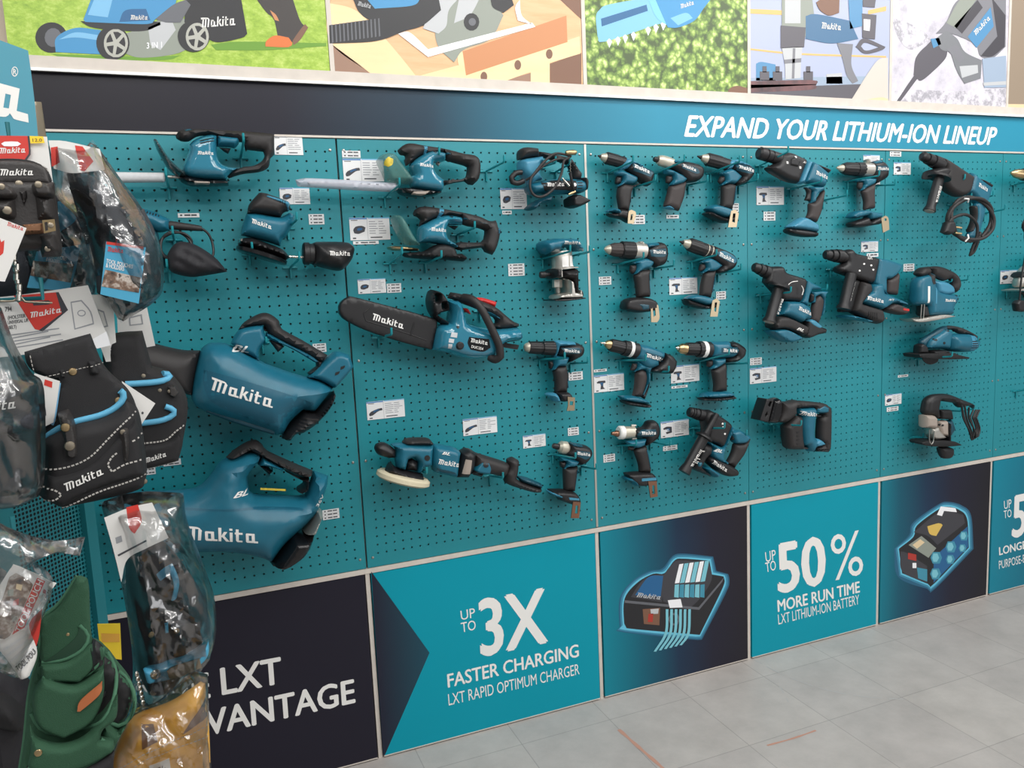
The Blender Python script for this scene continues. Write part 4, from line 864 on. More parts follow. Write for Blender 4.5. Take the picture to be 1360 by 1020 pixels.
# --- pistol drills and drivers
GD = 'pistol-shaped drills and drivers'
def pistol(name, label, cat, x0, y0, s, spec, d=.043):
    tool(name, label, cat, x0, y0, s, d, GD)
    for q in spec:
        if q[0] == 'L': L(*q[1:5], q[5])
        elif q[0] == 'G': G(*q[1:])
        elif q[0] == 'CLIP': puff('belt_clip', c, q[1], q[2], .0016, e=.0016, dw=.034*TS, holes=q[3:], label='metal belt clip')
        elif q[0] == 'T': TU(*q[1:])
        else: P(*q[:4], **(q[4] if len(q) > 4 else {}))
    done()
pistol('cordless_drill', 'black-chucked drill with a silver clip, right of the chainsaw', 'drill', 685, 445, 10, [
 ('L', 'chuck_nose', 'nickel', (108, 162), (180, 164), [(0, 25), (.25, 52), (.9, 70), (1, 70)]), ('L', 'chuck_sleeve', 'black', (168, 164), (502, 176), [(0, 70), (.05, 82), (.46, 87), (.49, 78), (.53, 78), (.55, 92), (1, 99)]),
 ('gear_housing', 'teal_light', [(498, 92), (530, 68), (770, 90), (778, 150), (560, 152), (522, 290), (500, 290)], .030, dict(r=.02)), ('motor_housing', 'black', [(538, 150), (770, 100), (820, 110), (870, 140), (886, 200), (862, 270), (802, 312), (700, 362), (690, 282), (540, 268)], .033, dict(r=.025)),
 ('side_plate', 'teal_dark', [(560, 165), (780, 160), (808, 200), (776, 237), (600, 237)], .0345, dict(r=.01)), ('handle_yoke', 'teal', [(500, 270), (700, 285), (662, 370), (647, 412), (550, 417), (500, 462), (460, 462), (500, 380)], .023, dict(r=.015)), ('trigger', 'black', [(433, 350), (480, 345), (502, 390), (470, 452), (438, 442)], .012),
 ('grip', 'rubber', [(488, 470), (530, 415), (660, 400), (672, 450), (692, 560), (672, 762), (518, 762), (515, 620)], .02), ('grip_stripe', 'teal', [(640, 470), (662, 472), (690, 700), (668, 700)], .019, dict(r=.006)),
 ('foot', 'black', [(515, 750), (672, 750), (722, 810), (712, 872), (600, 882), (556, 850), (530, 800)], .032, dict(r=.015)), ('foot_cover', 'teal_light', [(388, 790), (450, 763), (520, 775), (572, 882), (500, 882), (460, 832)], .033, dict(r=.015)),
 ('CLIP', 'clip', [(622, 800), (718, 812), (714, 982), (612, 986), (628, 900)], [(652, 858), (697, 862), (690, 912), (648, 912)]), ('G', (585, 216), (782, 228), (586, 175))])
pistol('impact_driver', 'short-nosed impact driver with a cream collar and copper clip, beside the polisher tail', 'impact driver', 700, 575, 8.947, [
 ('L', 'bit_holder', 'black', (305, 152), (392, 168), [(0, 24), (.15, 34), (1, 36)]), ('L', 'nose_collar', 'nickel', (372, 164), (482, 180), [(0, 48), (.25, 74), (.8, 76), (1, 66)]),
 ('motor_housing', 'black', [(468, 108), (640, 132), (720, 160), (752, 210), (742, 270), (690, 342), (620, 382), (520, 292), (440, 242), (480, 180)], .033, dict(r=.025)), ('top_shell', 'teal_dark', [(480, 105), (640, 132), (600, 165), (500, 150)], .034, dict(r=.012)), ('side_plate', 'teal_dark', [(530, 185), (692, 205), (692, 270), (640, 292), (590, 272), (530, 252)], .0345, dict(r=.01)),
 ('handle_yoke', 'teal', [(388, 285), (560, 310), (612, 320), (560, 392), (470, 402), (440, 427), (425, 422), (460, 360), (450, 330), (395, 330)], .023, dict(r=.015)), ('trigger', 'black', [(393, 340), (450, 330), (457, 380), (425, 422), (388, 385)], .012),
 ('grip', 'rubber', [(428, 412), (592, 390), (592, 440), (560, 692), (435, 682), (430, 540)], .02), ('grip_stripe', 'teal', [(572, 430), (590, 430), (555, 640), (545, 640)], .019, dict(r=.005)),
 ('foot', 'black', [(262, 668), (430, 670), (560, 700), (607, 790), (592, 842), (500, 837), (380, 792), (350, 757), (258, 722)], .034, dict(r=.015)), ('foot_cover', 'teal_light', [(248, 690), (300, 680), (392, 720), (382, 765), (270, 722)], .036, dict(r=.012)), ('foot_label', 'teal_light', [(440, 735), (562, 748), (562, 770), (450, 765)], .0355, dict(r=.004)),
 ('CLIP', 'copper', [(488, 785), (578, 790), (558, 978), (462, 978)], [(518, 830), (546, 830), (540, 922), (508, 922)]), ('G', (535, 232), (690, 252), (540, 197))])
pistol('cordless_drill', 'tilted drill with silver clip, leftmost of the top row on the middle board', 'drill', 785, 190, 10, [
 ('L', 'drill_tip', 'dark', (90, 168), (145, 184), [(0, 8), (.6, 22), (1, 22)]), ('L', 'chuck_nose', 'nickel', (125, 178), (205, 200), [(0, 30), (.3, 48), (1, 68)]), ('L', 'chuck_sleeve', 'black', (190, 195), (362, 240), [(0, 70), (.1, 84), (1, 82)]), ('L', 'torque_ring', 'black', (358, 239), (440, 260), [(0, 72), (.1, 76), (1, 76)]),
 ('gear_housing', 'teal_light', [(378, 300), (450, 195), (560, 245), (690, 308), (682, 342), (540, 292), (470, 342), (380, 367)], .030, dict(r=.02)), ('motor_housing', 'black', [(452, 352), (490, 290), (540, 268), (770, 358), (817, 420), (802, 480), (772, 562), (720, 572), (600, 482)], .033, dict(r=.025)), ('side_plate', 'teal_dark', [(508, 302), (540, 280), (740, 375), (772, 412), (730, 467), (518, 382)], .0345, dict(r=.01)),
 ('handle_yoke', 'teal', [(308, 392), (400, 368), (600, 450), (592, 512), (530, 552), (440, 547), (370, 582), (330, 577), (400, 510), (400, 450), (330, 432)], .023, dict(r=.015)), ('trigger', 'black', [(333, 445), (402, 440), (392, 542), (330, 547), (318, 525)], .012),
 ('grip', 'rubber', [(388, 562), (440, 545), (560, 560), (690, 518), (580, 582), (542, 622), (512, 800), (492, 912), (370, 882), (343, 720), (355, 600)], .02), ('grip_stripe', 'teal', [(508, 620), (524, 620), (508, 800), (498, 800)], .0195, dict(r=.005)),
 ('foot_cover', 'teal', [(183, 918), (260, 868), (350, 880), (392, 960), (402, 1012), (360, 992), (300, 932)], .034, dict(r=.015)), ('foot', 'black', [(200, 930), (300, 935), (360, 880), (490, 900), (522, 1000), (482, 1062), (390, 1012), (250, 980)], .032, dict(r=.015)),
 ('CLIP', 'clip', [(435, 930), (470, 898), (522, 920), (532, 960), (502, 1082), (423, 1078)], [(465, 958), (492, 955), (480, 1032), (455, 1035)]), ('G', (518, 342), (712, 424), (526, 290))])
pistol('impact_driver', 'cream-nosed driver without a foot, between the two tilted drills of the top row', 'impact driver', 870, 190, 8.36, [
 ('L', 'bit_holder', 'black', (-15, 176), (48, 192), [(0, 22), (.2, 30), (1, 30)]), ('L', 'nose_collar', 'nickel', (28, 186), (190, 228), [(0, 46), (.2, 62), (.6, 66), (1, 56)]),
 ('motor_housing', 'black', [(158, 232), (250, 200), (400, 220), (482, 250), (517, 300), (512, 370), (470, 422), (400, 442), (330, 432), (250, 342), (150, 272)], .033, dict(r=.025)), ('top_shell', 'teal', [(160, 200), (250, 192), (380, 215), (300, 240), (200, 240)], .030, dict(r=.015)), ('side_plate', 'teal_dark', [(238, 250), (400, 288), (442, 340), (400, 352), (250, 292)], .0345, dict(r=.008)),
 ('handle_yoke', 'teal', [(88, 300), (170, 298), (330, 380), (352, 400), (290, 452), (170, 477), (150, 467), (190, 410), (180, 360), (110, 350)], .023, dict(r=.015)), ('trigger', 'rubber', [(123, 365), (180, 362), (192, 410), (150, 447), (118, 440)], .012),
 ('grip', 'rubber_brown', [(153, 482), (340, 420), (327, 500), (312, 600), (256, 757), (190, 737), (93, 700), (130, 580)], .021), ('grip_stripe', 'teal', [(243, 690), (253, 580), (320, 543), (312, 560), (266, 600), (262, 690)], .021, dict(r=.005)), ('foot_rim', 'teal_light', [(93, 716), (140, 698), (192, 730), (186, 748), (140, 732)], .022, dict(r=.006)),
 ('G', (252, 277), (395, 330), (258, 245))])
pistol('cordless_drill', 'tilted drill with silver clip, rightmost of the top row on the middle board', 'drill', 870, 190, 8.36, [
 ('L', 'drill_tip', 'dark', (470, 146), (525, 164), [(0, 7), (.6, 20), (1, 20)]), ('L', 'chuck_nose', 'nickel', (512, 160), (585, 180), [(0, 26), (.3, 42), (1, 60)]), ('L', 'chuck_sleeve', 'black', (570, 177), (722, 217), [(0, 62), (.1, 74), (1, 74)]), ('L', 'torque_ring', 'black', (716, 216), (812, 242), [(0, 62), (.1, 66), (1, 66)]),
 ('gear_housing', 'teal_light', [(788, 202), (880, 188), (1000, 228), (1062, 262), (1000, 272), (860, 242), (830, 292), (780, 302)], .030, dict(r=.02)), ('motor_housing', 'black', [(838, 292), (870, 240), (1000, 240), (1072, 280), (1077, 330), (1052, 390), (980, 452), (900, 482), (870, 442), (940, 380)], .033, dict(r=.025)), ('side_plate', 'teal_dark', [(858, 260), (890, 245), (1042, 290), (1052, 330), (990, 352), (870, 312)], .0345, dict(r=.008)),
 ('handle_yoke', 'teal', [(718, 340), (830, 288), (952, 375), (880, 452), (820, 452), (740, 472), (720, 467), (770, 420), (760, 375)], .023, dict(r=.015)), ('trigger', 'rubber', [(718, 375), (766, 368), (767, 420), (720, 457), (698, 430)], .012),
 ('grip', 'rubber', [(738, 480), (820, 450), (892, 470), (872, 600), (847, 742), (728, 722), (735, 600)], .02), ('grip_stripe', 'teal', [(866, 480), (886, 484), (862, 660), (846, 700)], .0195, dict(r=.005)),
 ('foot', 'black', [(543, 772), (600, 765), (670, 800), (780, 832), (872, 780), (887, 830), (862, 882), (740, 887), (556, 802)], .033, dict(r=.015)), ('foot_cover', 'teal', [(558, 727), (630, 688), (730, 705), (840, 745), (882, 770), (780, 832), (670, 802), (600, 772)], .035, dict(r=.015)),
 ('CLIP', 'clip', [(783, 762), (830, 753), (867, 790), (842, 942), (748, 942), (770, 832)], [(803, 790), (832, 790), (822, 892), (793, 882)]), ('G', (878, 292), (1036, 340), (884, 254))])
pistol('hammer_drill', 'fat drill with a silver gearbox and silver clip, level in the second row', 'drill', 795, 310, 8.0956, [
 ('L', 'chuck_nose', 'nickel', (62, 168), (130, 174), [(0, 12), (.35, 38), (1, 58)]), ('L', 'chuck_sleeve', 'rubber_brown', (115, 173), (252, 178), [(0, 54), (.35, 74), (1, 78)]), ('L', 'torque_ring', 'black', (238, 178), (372, 183), [(0, 86), (.06, 95), (1, 95)]), ('L', 'gearbox', 'alu', (366, 182), (492, 190), [(0, 90), (1, 84)]),
 ('mode_knob', 'alu', [(420, 88), (470, 83), (492, 130), (450, 142)], .03), ('motor_housing', 'black', [(488, 170), (620, 98), (692, 110), (722, 170), (722, 260), (692, 332), (600, 372), (560, 332), (490, 262)], .034, dict(r=.025)), ('top_shell', 'teal', [(488, 108), (622, 98), (642, 150), (490, 167)], .033, dict(r=.02)), ('side_plate', 'teal_dark', [(508, 180), (672, 168), (682, 230), (640, 257), (518, 252)], .0355, dict(r=.008)),
 ('handle_yoke', 'teal', [(348, 322), (480, 268), (602, 290), (540, 372), (470, 392), (390, 442), (370, 442), (400, 380), (400, 330)], .024, dict(r=.015)), ('trigger', 'rubber', [(338, 345), (402, 338), (397, 400), (360, 437), (333, 410)], .012),
 ('grip', 'rubber', [(378, 452), (440, 400), (552, 388), (542, 450), (548, 682), (408, 692), (395, 560)], .021), ('grip_stripe', 'teal', [(515, 430), (530, 430), (545, 660), (532, 660)], .02, dict(r=.005)),
 ('foot', 'black', [(268, 720), (330, 693), (500, 690), (592, 730), (612, 800), (582, 832), (420, 852), (258, 822), (253, 780)], .036, dict(r=.015)), ('foot_cover', 'teal_dark', [(263, 757), (400, 735), (512, 745), (512, 832), (420, 842), (380, 792), (268, 792)], .038, dict(r=.015)),
 ('CLIP', 'clip', [(508, 772), (550, 748), (587, 770), (602, 900), (577, 952), (513, 952)], [(528, 800), (556, 800), (562, 880), (538, 892)]), ('G', (534, 218), (667, 224), (537, 183))])
pistol('hammer_drill', 'tilted drill with two cream rings round its collar, second row', 'drill', 880, 310, 8.0956, [
 ('L', 'drill_tip', 'dark', (183, 86), (238, 104), [(0, 8), (.6, 20), (1, 20)]), ('L', 'chuck_nose', 'nickel', (220, 98), (295, 122), [(0, 28), (.3, 42), (1, 58)]), ('L', 'chuck_sleeve', 'black', (278, 116), (402, 160), [(0, 62), (.15, 74), (1, 76)]), ('L', 'torque_ring', 'black', (395, 158), (548, 210), [(0, 68), (.05, 72), (1, 70)]), ('L', 'cream_ring', 'nickel', (458, 179), (466, 182), [(0, 73), (1, 73)]), ('L', 'cream_ring', 'nickel', (500, 193), (508, 196), [(0, 73), (1, 73)]),
 ('motor_housing', 'black', [(538, 132), (700, 200), (762, 250), (777, 310), (740, 382), (650, 422), (590, 432), (560, 402), (620, 350), (520, 282), (500, 230)], .033, dict(r=.025)), ('side_plate', 'teal', [(540, 205), (620, 195), (732, 260), (744, 302), (702, 322), (550, 250)], .0345, dict(r=.01)),
 ('handle_yoke', 'teal', [(398, 312), (480, 268), (540, 280), (632, 345), (560, 402), (470, 412), (420, 432), (408, 427), (460, 370), (450, 330)], .023, dict(r=.015)), ('trigger', 'rubber', [(403, 330), (450, 328), (457, 380), (410, 407), (388, 395)], .012),
 ('grip', 'rubber', [(438, 432), (480, 410), (562, 400), (552, 480), (512, 692), (398, 672), (410, 560)], .02), ('grip_stripe', 'teal', [(535, 460), (552, 460), (520, 640), (510, 640)], .0195, dict(r=.005)),
 ('foot', 'black', [(228, 702), (380, 752), (470, 772), (562, 730), (567, 780), (520, 812), (400, 812), (248, 772)], .033, dict(r=.015)), ('foot_cover', 'teal', [(228, 702), (330, 658), (500, 690), (562, 730), (470, 772), (380, 752)], .035, dict(r=.015)),
 ('CLIP', 'clip', [(478, 722), (520, 698), (557, 730), (532, 892), (453, 892)], [(503, 740), (527, 740), (516, 842), (496, 832)]), ('G', (552, 246), (706, 318), (558, 202))])
pistol('hammer_drill', 'light teal tilted drill with a white ring and stippled grip, third row', 'drill', 785, 440, 9.11, [
 ('L', 'drill_tip', 'chrome', (112, 136), (178, 150), [(0, 7), (.5, 14), (1, 24)]), ('L', 'chuck_nose', 'brass', (165, 148), (245, 166), [(0, 24), (.35, 52), (1, 60)]), ('L', 'chuck_sleeve', 'black', (228, 164), (392, 200), [(0, 70), (.1, 78), (1, 80)]), ('L', 'torque_ring', 'black', (386, 198), (452, 213), [(0, 88), (.1, 94), (1, 94)]), ('L', 'white_ring', 'print_white', (450, 212), (486, 220), [(0, 95), (1, 95)]), ('L', 'mode_ring', 'black', (485, 220), (552, 235), [(0, 92), (1, 92)]),
 ('motor_housing', 'teal', [(556, 158), (640, 163), (780, 208), (872, 250), (852, 332), (792, 372), (802, 412), (700, 452), (620, 432), (540, 332), (520, 312)], .036, dict(r=.028)), ('rear_cap', 'black', [(870, 250), (960, 290), (1012, 350), (1002, 430), (962, 512), (890, 512), (720, 492), (690, 472), (790, 402), (852, 340)], .036, dict(r=.025)), ('name_band', 'teal_dark', [(604, 240), (850, 310), (846, 365), (790, 360), (604, 300)], .0375, dict(r=.006)),
 ('handle_yoke', 'teal', [(518, 342), (620, 400), (762, 420), (702, 470), (692, 600), (622, 782), (608, 772), (660, 640), (660, 500), (630, 460), (560, 472), (508, 492), (550, 430), (550, 380)], .024, dict(r=.012)), ('trigger', 'rubber', [(498, 390), (552, 388), (552, 440), (510, 477), (473, 470)], .012),
 ('grip', 'rubber_brown', [(538, 500), (590, 460), (650, 480), (667, 560), (642, 680), (602, 792), (498, 782), (525, 680)], .022), ('grip_back', 'black', [(690, 500), (717, 500), (692, 680), (642, 822), (600, 792), (662, 680)], .019),
 ('foot', 'black', [(368, 827), (640, 872), (702, 880), (692, 912), (640, 922), (408, 882)], .034, dict(r=.01)), ('foot_cover', 'teal', [(333, 780), (500, 778), (640, 820), (694, 860), (640, 872), (420, 842), (368, 822)], .036, dict(r=.012)),
 ('G', (610, 302), (832, 364), (613, 257))])
pistol('hammer_drill', 'level light teal drill with a white ring, right in the third row', 'drill', 885, 440, 9.11, [
 ('L', 'drill_tip', 'chrome', (112, 200), (158, 205), [(0, 8), (.3, 18), (1, 26)]), ('L', 'chuck_nose', 'brass', (145, 205), (245, 214), [(0, 38), (.35, 62), (1, 66)]), ('L', 'chuck_sleeve', 'black', (234, 213), (382, 216), [(0, 70), (.08, 78), (1, 80)]), ('L', 'torque_ring', 'black', (374, 215), (424, 218), [(0, 92), (.1, 98), (1, 98)]), ('L', 'white_ring', 'print_white', (422, 217), (468, 219), [(0, 98), (1, 98)]), ('L', 'mode_ring', 'black', (466, 219), (522, 222), [(0, 97), (1, 95)]),
 ('motor_housing', 'teal', [(515, 128), (740, 118), (752, 170), (900, 173), (802, 302), (700, 322), (540, 312), (515, 302)], .036, dict(r=.028)), ('rear_cap', 'black', [(738, 167), (770, 130), (830, 130), (920, 190), (932, 250), (902, 320), (820, 372), (720, 382), (690, 332), (800, 290)], .035, dict(r=.025)), ('name_band', 'teal_dark', [(602, 195), (800, 185), (800, 262), (700, 268), (604, 255)], .0375, dict(r=.006)),
 ('handle_yoke', 'teal', [(498, 342), (700, 318), (692, 380), (620, 432), (560, 457), (513, 452), (560, 400), (550, 350)], .024, dict(r=.015)), ('trigger', 'rubber', [(493, 362), (556, 348), (557, 410), (515, 437), (492, 425)], .012),
 ('grip', 'rubber', [(548, 472), (610, 430), (690, 378), (717, 440), (722, 722), (568, 732), (575, 640)], .022), ('grip_stripe', 'teal', [(676, 450), (692, 450), (706, 640), (690, 600)], .022, dict(r=.005)),
 ('foot', 'black', [(403, 802), (570, 795), (792, 770), (812, 800), (802, 817), (600, 842), (398, 832)], .034, dict(r=.01)), ('foot_cover', 'teal', [(408, 792), (500, 738), (720, 728), (804, 765), (784, 782), (570, 802)], .036, dict(r=.012)),
 ('G', (620, 242), (792, 248), (621, 200))])
pistol('impact_wrench', 'impact wrench with a cream bumper ring and copper clip, low on the middle board', 'impact wrench', 795, 545, 8.36, [
 ('L', 'anvil', 'copper', (142, 256), (232, 258), [(0, 18), (.35, 22), (.5, 34), (1, 36)]), ('L', 'bumper_ring', 'print_white', (218, 246), (278, 246), [(0, 62), (.2, 74), (.9, 74), (1, 66)]), ('L', 'gear_nose', 'nickel', (272, 246), (392, 242), [(0, 70), (1, 64)]), ('L', 'case_bolt', 'alu', (362, 170), (412, 170), [(0, 14), (1, 14)]), ('L', 'case_bolt', 'alu', (368, 316), (418, 312), [(0, 14), (1, 14)]),
 ('motor_housing', 'black', [(368, 200), (490, 180), (540, 118), (610, 108), (652, 160), (662, 230), (642, 302), (590, 347), (520, 392), (500, 302), (368, 292)], .034, dict(r=.025)), ('side_plate', 'teal_dark', [(388, 252), (440, 208), (582, 193), (594, 240), (540, 272), (400, 284)], .0355, dict(r=.008)),
 ('handle_yoke', 'teal', [(300, 340), (520, 302), (492, 390), (440, 412), (390, 412), (320, 378)], .024, dict(r=.015)), ('trigger', 'rubber', [(328, 400), (392, 398), (387, 442), (328, 442)], .012),
 ('grip', 'rubber', [(388, 447), (430, 410), (520, 388), (547, 480), (572, 650), (562, 692), (448, 682), (440, 600)], .021), ('grip_stripe', 'teal', [(498, 430), (530, 430), (563, 640), (545, 640)], .0205, dict(r=.006)),
 ('foot', 'black', [(288, 692), (450, 680), (580, 690), (627, 760), (612, 802), (510, 832), (410, 827), (328, 772)], .034, dict(r=.015)), ('foot_cover', 'teal', [(283, 742), (340, 738), (402, 790), (412, 837), (380, 822), (340, 782), (288, 772)], .036, dict(r=.01)), ('foot_label', 'teal_light', [(430, 737), (592, 725), (592, 755), (430, 767)], .036, dict(r=.006)),
 ('CLIP', 'copper', [(498, 767), (592, 765), (602, 932), (523, 947)], [(543, 810), (567, 810), (572, 902), (543, 907)]), ('G', (428, 260), (584, 250), (430, 222))])
pistol('hammer_drill', 'drill with a silver gearbox and brass clip, right of the big angled hammer drill', 'drill', 1090, 200, 8.36, [
 ('L', 'chuck_nose', 'nickel', (178, 190), (268, 200), [(0, 10), (.4, 34), (1, 50)]), ('L', 'chuck_sleeve', 'black', (240, 198), (392, 207), [(0, 52), (.25, 72), (1, 75)]), ('L', 'torque_ring', 'black', (386, 206), (462, 209), [(0, 78), (1, 78)]), ('L', 'gearbox', 'alu', (456, 208), (556, 212), [(0, 76), (1, 74)]), ('mode_knob', 'alu', [(488, 97), (530, 88), (537, 142), (500, 142)], .03),
 ('motor_housing', 'black', [(545, 130), (640, 108), (700, 140), (737, 190), (727, 290), (680, 332), (610, 372), (580, 322), (560, 272), (545, 190)], .034, dict(r=.025)), ('top_shell', 'teal', [(560, 128), (640, 108), (662, 160), (560, 168)], .035, dict(r=.015)), ('side_plate', 'teal_dark', [(573, 180), (702, 178), (702, 237), (570, 232)], .0355, dict(r=.008)),
 ('handle_yoke', 'teal', [(388, 330), (480, 308), (602, 310), (580, 372), (500, 412), (450, 447), (428, 442), (470, 380), (460, 350), (400, 347)], .024, dict(r=.015)), ('trigger', 'rubber', [(408, 350), (462, 348), (457, 410), (430, 437), (406, 410)], .012),
 ('grip', 'rubber_brown', [(448, 452), (500, 410), (602, 360), (587, 460), (592, 642), (478, 662), (480, 560)], .021),
 ('foot', 'black', [(308, 802), (380, 780), (500, 740), (520, 790), (640, 720), (640, 820), (440, 852), (318, 852)], .036, dict(r=.015)), ('foot_cover', 'teal', [(313, 722), (360, 678), (470, 663), (600, 690), (652, 690), (642, 752), (520, 772), (500, 722), (380, 752), (318, 752)], .037, dict(r=.012)),
 ('CLIP', 'clip', [(613, 757), (660, 728), (692, 760), (702, 882), (633, 917)], [(648, 760), (670, 760), (670, 786), (648, 786)]), ('G', (578, 226), (698, 227), (580, 192))])
# --- rotary hammers and saws
GR = 'hammer drills with side handles'
def side_handle(A, B, prof, dw, endpad=None, logo=None):
    L('side_handle', 'black', A, B, prof, dw=dw*TS)
    if endpad:
        e0 = (B[0]-(A[0]-B[0])*.002, B[1]-(A[1]-B[1])*.002); e1 = (B[0]-(A[0]-B[0])*.02, B[1]-(A[1]-B[1])*.02)
        L('handle_end', 'grey_warm', e0, e1, [(0, endpad), (1, endpad*.9)], dw=dw*TS)
    if logo: G(*logo)
tool('rotary_hammer', 'compact hammer drill with a flanged black side handle, lowest right on the middle board', 'rotary hammer', 880, 530, 8.36, .07, GR)
L('chuck', 'black', (288, 138), (480, 195), [(0, 40), (.05, 54), (.12, 56), (.13, 50), (.17, 50), (.18, 58), (.25, 58), (.26, 52), (.30, 52), (.31, 60), (.45, 62), (.46, 54), (.52, 54), (.53, 66), (.8, 66), (.81, 58), (1, 66)])
P('gear_housing', 'black', [(455, 132), (520, 123), (700, 238), (742, 290), (702, 370), (652, 502), (610, 522), (560, 492), (440, 452), (450, 330), (430, 210)], .036, r=.02)
P('motor_housing', 'black', [(398, 470), (520, 510), (502, 600), (452, 650), (402, 742), (542, 862), (320, 772), (298, 700), (340, 640)], .042, r=.025)
P('frame', 'teal', [(428, 438), (620, 522), (660, 480), (718, 320), (762, 298), (742, 360), (652, 560), (642, 650), (702, 692), (680, 722), (600, 692), (520, 642), (500, 590), (530, 540)], .038, r=.015)
P('side_vent', 'teal', [(318, 680), (380, 658), (392, 700), (360, 742), (318, 742)], .044, r=.012)
P('handle_top', 'teal', [(738, 362), (840, 343), (962, 412), (902, 482), (800, 492), (770, 460)], .026, r=.015); P('trigger', 'black', [(748, 390), (812, 400), (792, 462), (738, 455)], .02)
P('rear_grip', 'rubber', [(788, 492), (900, 480), (950, 440), (968, 433), (902, 600), (802, 742), (792, 772), (700, 712), (760, 600)], .022)
P('battery_base', 'black', [(458, 642), (540, 638), (782, 760), (797, 842), (700, 852), (600, 802), (480, 702)], .04, r=.015); P('base_trim', 'teal', [(438, 752), (470, 733), (592, 812), (550, 862), (520, 830), (440, 772)], .044, r=.01)
for x, y in ((605, 258), (610, 298), (630, 370)): disc('mode_mark', 'print_white', x, y, 11, .038, r=.004)
G((490, 695), (640, 788), (505, 655)); G((524, 566), (592, 578), (540, 534), 'BL', shear=.2, bold=.03)
side_handle((520, 145), (158, 785), [(0, 28), (.34, 40), (.385, 92), (.41, 96), (.42, 60), (.88, 50), (.95, 66), (1, 68)], .05, None, ((303, 522), (198, 706), (352, 540))); done()
tool('rotary_hammer', 'big angled hammer drill with pistol grip, top left of the fourth board', 'rotary hammer', 990, 190, 7.5, .075, GR)
L('chuck', 'black', (128, 96), (340, 160), [(0, 46), (.06, 64), (.3, 64), (.31, 56), (.36, 56), (.37, 65), (.55, 63), (.56, 57), (.6, 57), (.61, 63), (1, 62)])
P('gear_housing', 'black', [(198, 245), (300, 190), (330, 110), (430, 98), (592, 170), (502, 407), (390, 377), (240, 292)], .04, r=.025)
P('band', 'teal_light', [(588, 170), (642, 190), (552, 412), (500, 402)], .0415, r=.02); P('rear_housing', 'teal', [(640, 190), (680, 200), (802, 300), (772, 422), (740, 442), (600, 402), (555, 410)], .04, r=.025)
P('rear_cap', 'rubber_brown', [(664, 200), (832, 268), (804, 310), (700, 245)], .036, r=.015)
P('mode_knob', 'black', [(388, 162), (440, 138), (502, 190), (470, 262), (380, 242)], .048, r=.012)
for x, y in ((446, 152), (362, 206), (490, 255)): P('mode_mark', 'print_white', [(x-10, y-12), (x+8, y-10), (x+10, y+12), (x-8, y+12)], .043, r=.004)
P('handle_yoke', 'teal', [(578, 440), (762, 428), (772, 470), (702, 520), (682, 592), (640, 602), (660, 480)], .025, r=.015); P('trigger', 'black', [(588, 445), (652, 448), (642, 582), (588, 572), (610, 500)], .014)
P('grip', 'rubber_brown', [(628, 602), (690, 580), (770, 458), (782, 480), (747, 680), (702, 792), (598, 752), (625, 690)], .022)
P('foot', 'black', [(398, 850), (560, 865), (702, 890), (692, 937), (560, 937), (418, 902)], .036, r=.015); P('foot_cover', 'teal_light', [(408, 832), (480, 783), (540, 745), (592, 750), (692, 810), (702, 892), (560, 867), (428, 852)], .039, r=.015)
G((645, 322), (762, 374), (650, 283)); G((515, 210), (562, 222), (522, 190), 'AVT', shear=.2); done()
tool('rotary_hammer', 'hammer drill with a teal dust box and pale-ended side handle, left below the angled one', 'rotary hammer', 985, 335, 7.728, .075, GR)
L('chuck', 'black', (122, 148), (300, 222), [(0, 36), (.08, 50), (.22, 52), (.23, 45), (.3, 46), (.31, 58), (.48, 60), (.49, 53), (.56, 54), (.57, 66), (.78, 68), (.79, 62), (1, 72)])
P('gear_housing', 'black', [(268, 150), (400, 148), (440, 208), (622, 268), (642, 310), (592, 482), (570, 512), (470, 502), (390, 492), (330, 422), (228, 312)], .038, r=.02)
P('frame', 'teal', [(633, 275), (780, 353), (802, 385), (690, 392), (662, 470), (652, 562), (570, 512), (600, 470)], .034, r=.015)
P('dust_box', 'teal', [(418, 500), (570, 508), (662, 558), (682, 682), (620, 692), (580, 722), (440, 662), (348, 642), (400, 560)], .05, r=.025)
P('rubber_band', 'rubber', [(278, 742), (330, 658), (440, 665), (642, 760), (617, 862), (420, 792), (298, 792)], .052, r=.015); P('box_base', 'teal', [(268, 800), (420, 790), (602, 882), (440, 922), (288, 832)], .052, r=.01)
P('battery_base', 'black', [(638, 700), (690, 688), (782, 760), (834, 780), (822, 832), (740, 852), (660, 882), (608, 862)], .042, r=.012); P('base_cover', 'teal_light', [(638, 692), (700, 688), (792, 760), (740, 792), (650, 742)], .044, r=.012)
P('handle_frame', 'teal', [(678, 402), (820, 398), (876, 402), (842, 460), (832, 600), (800, 672), (822, 500), (790, 438), (740, 460), (740, 522), (708, 522), (710, 440)], .024, r=.01); P('trigger', 'black', [(688, 420), (737, 418), (732, 512), (688, 512)], .022); P('rear_grip', 'rubber_brown', [(748, 472), (790, 438), (830, 500), (802, 660), (772, 742), (700, 702), (720, 560)], .023)
TU('dial_mark', 'print_white', [(395, 335, .04), (430, 308, .04), (490, 298, .04)], 4); TU('dial_mark', 'print_white', [(528, 345, .04), (548, 385, .04), (535, 438, .04)], 4)
G((512, 588), (642, 648), (520, 550)); G((492, 790), (560, 816), (508, 766), 'BL', shear=.2, bold=.03)
side_handle((322, 335), (212, 712), [(0, 40), (.03, 112), (.08, 112), (.11, 56), (.88, 52), (.96, 70), (1, 70)], .05, 56, ((322, 470), (274, 636), (342, 478))); done()
tool('rotary_hammer', 'largest dust-collecting hammer drill with a red battery label, right of the fourth board', 'rotary hammer', 1080, 320, 8.36, .075, GR)
L('chuck', 'black', (128, 150), (345, 175), [(0, 36), (.06, 52), (.2, 56), (.21, 48), (.28, 50), (.29, 64), (.46, 68), (.47, 58), (.54, 60), (.55, 74), (.78, 76), (.79, 66), (1, 76)])
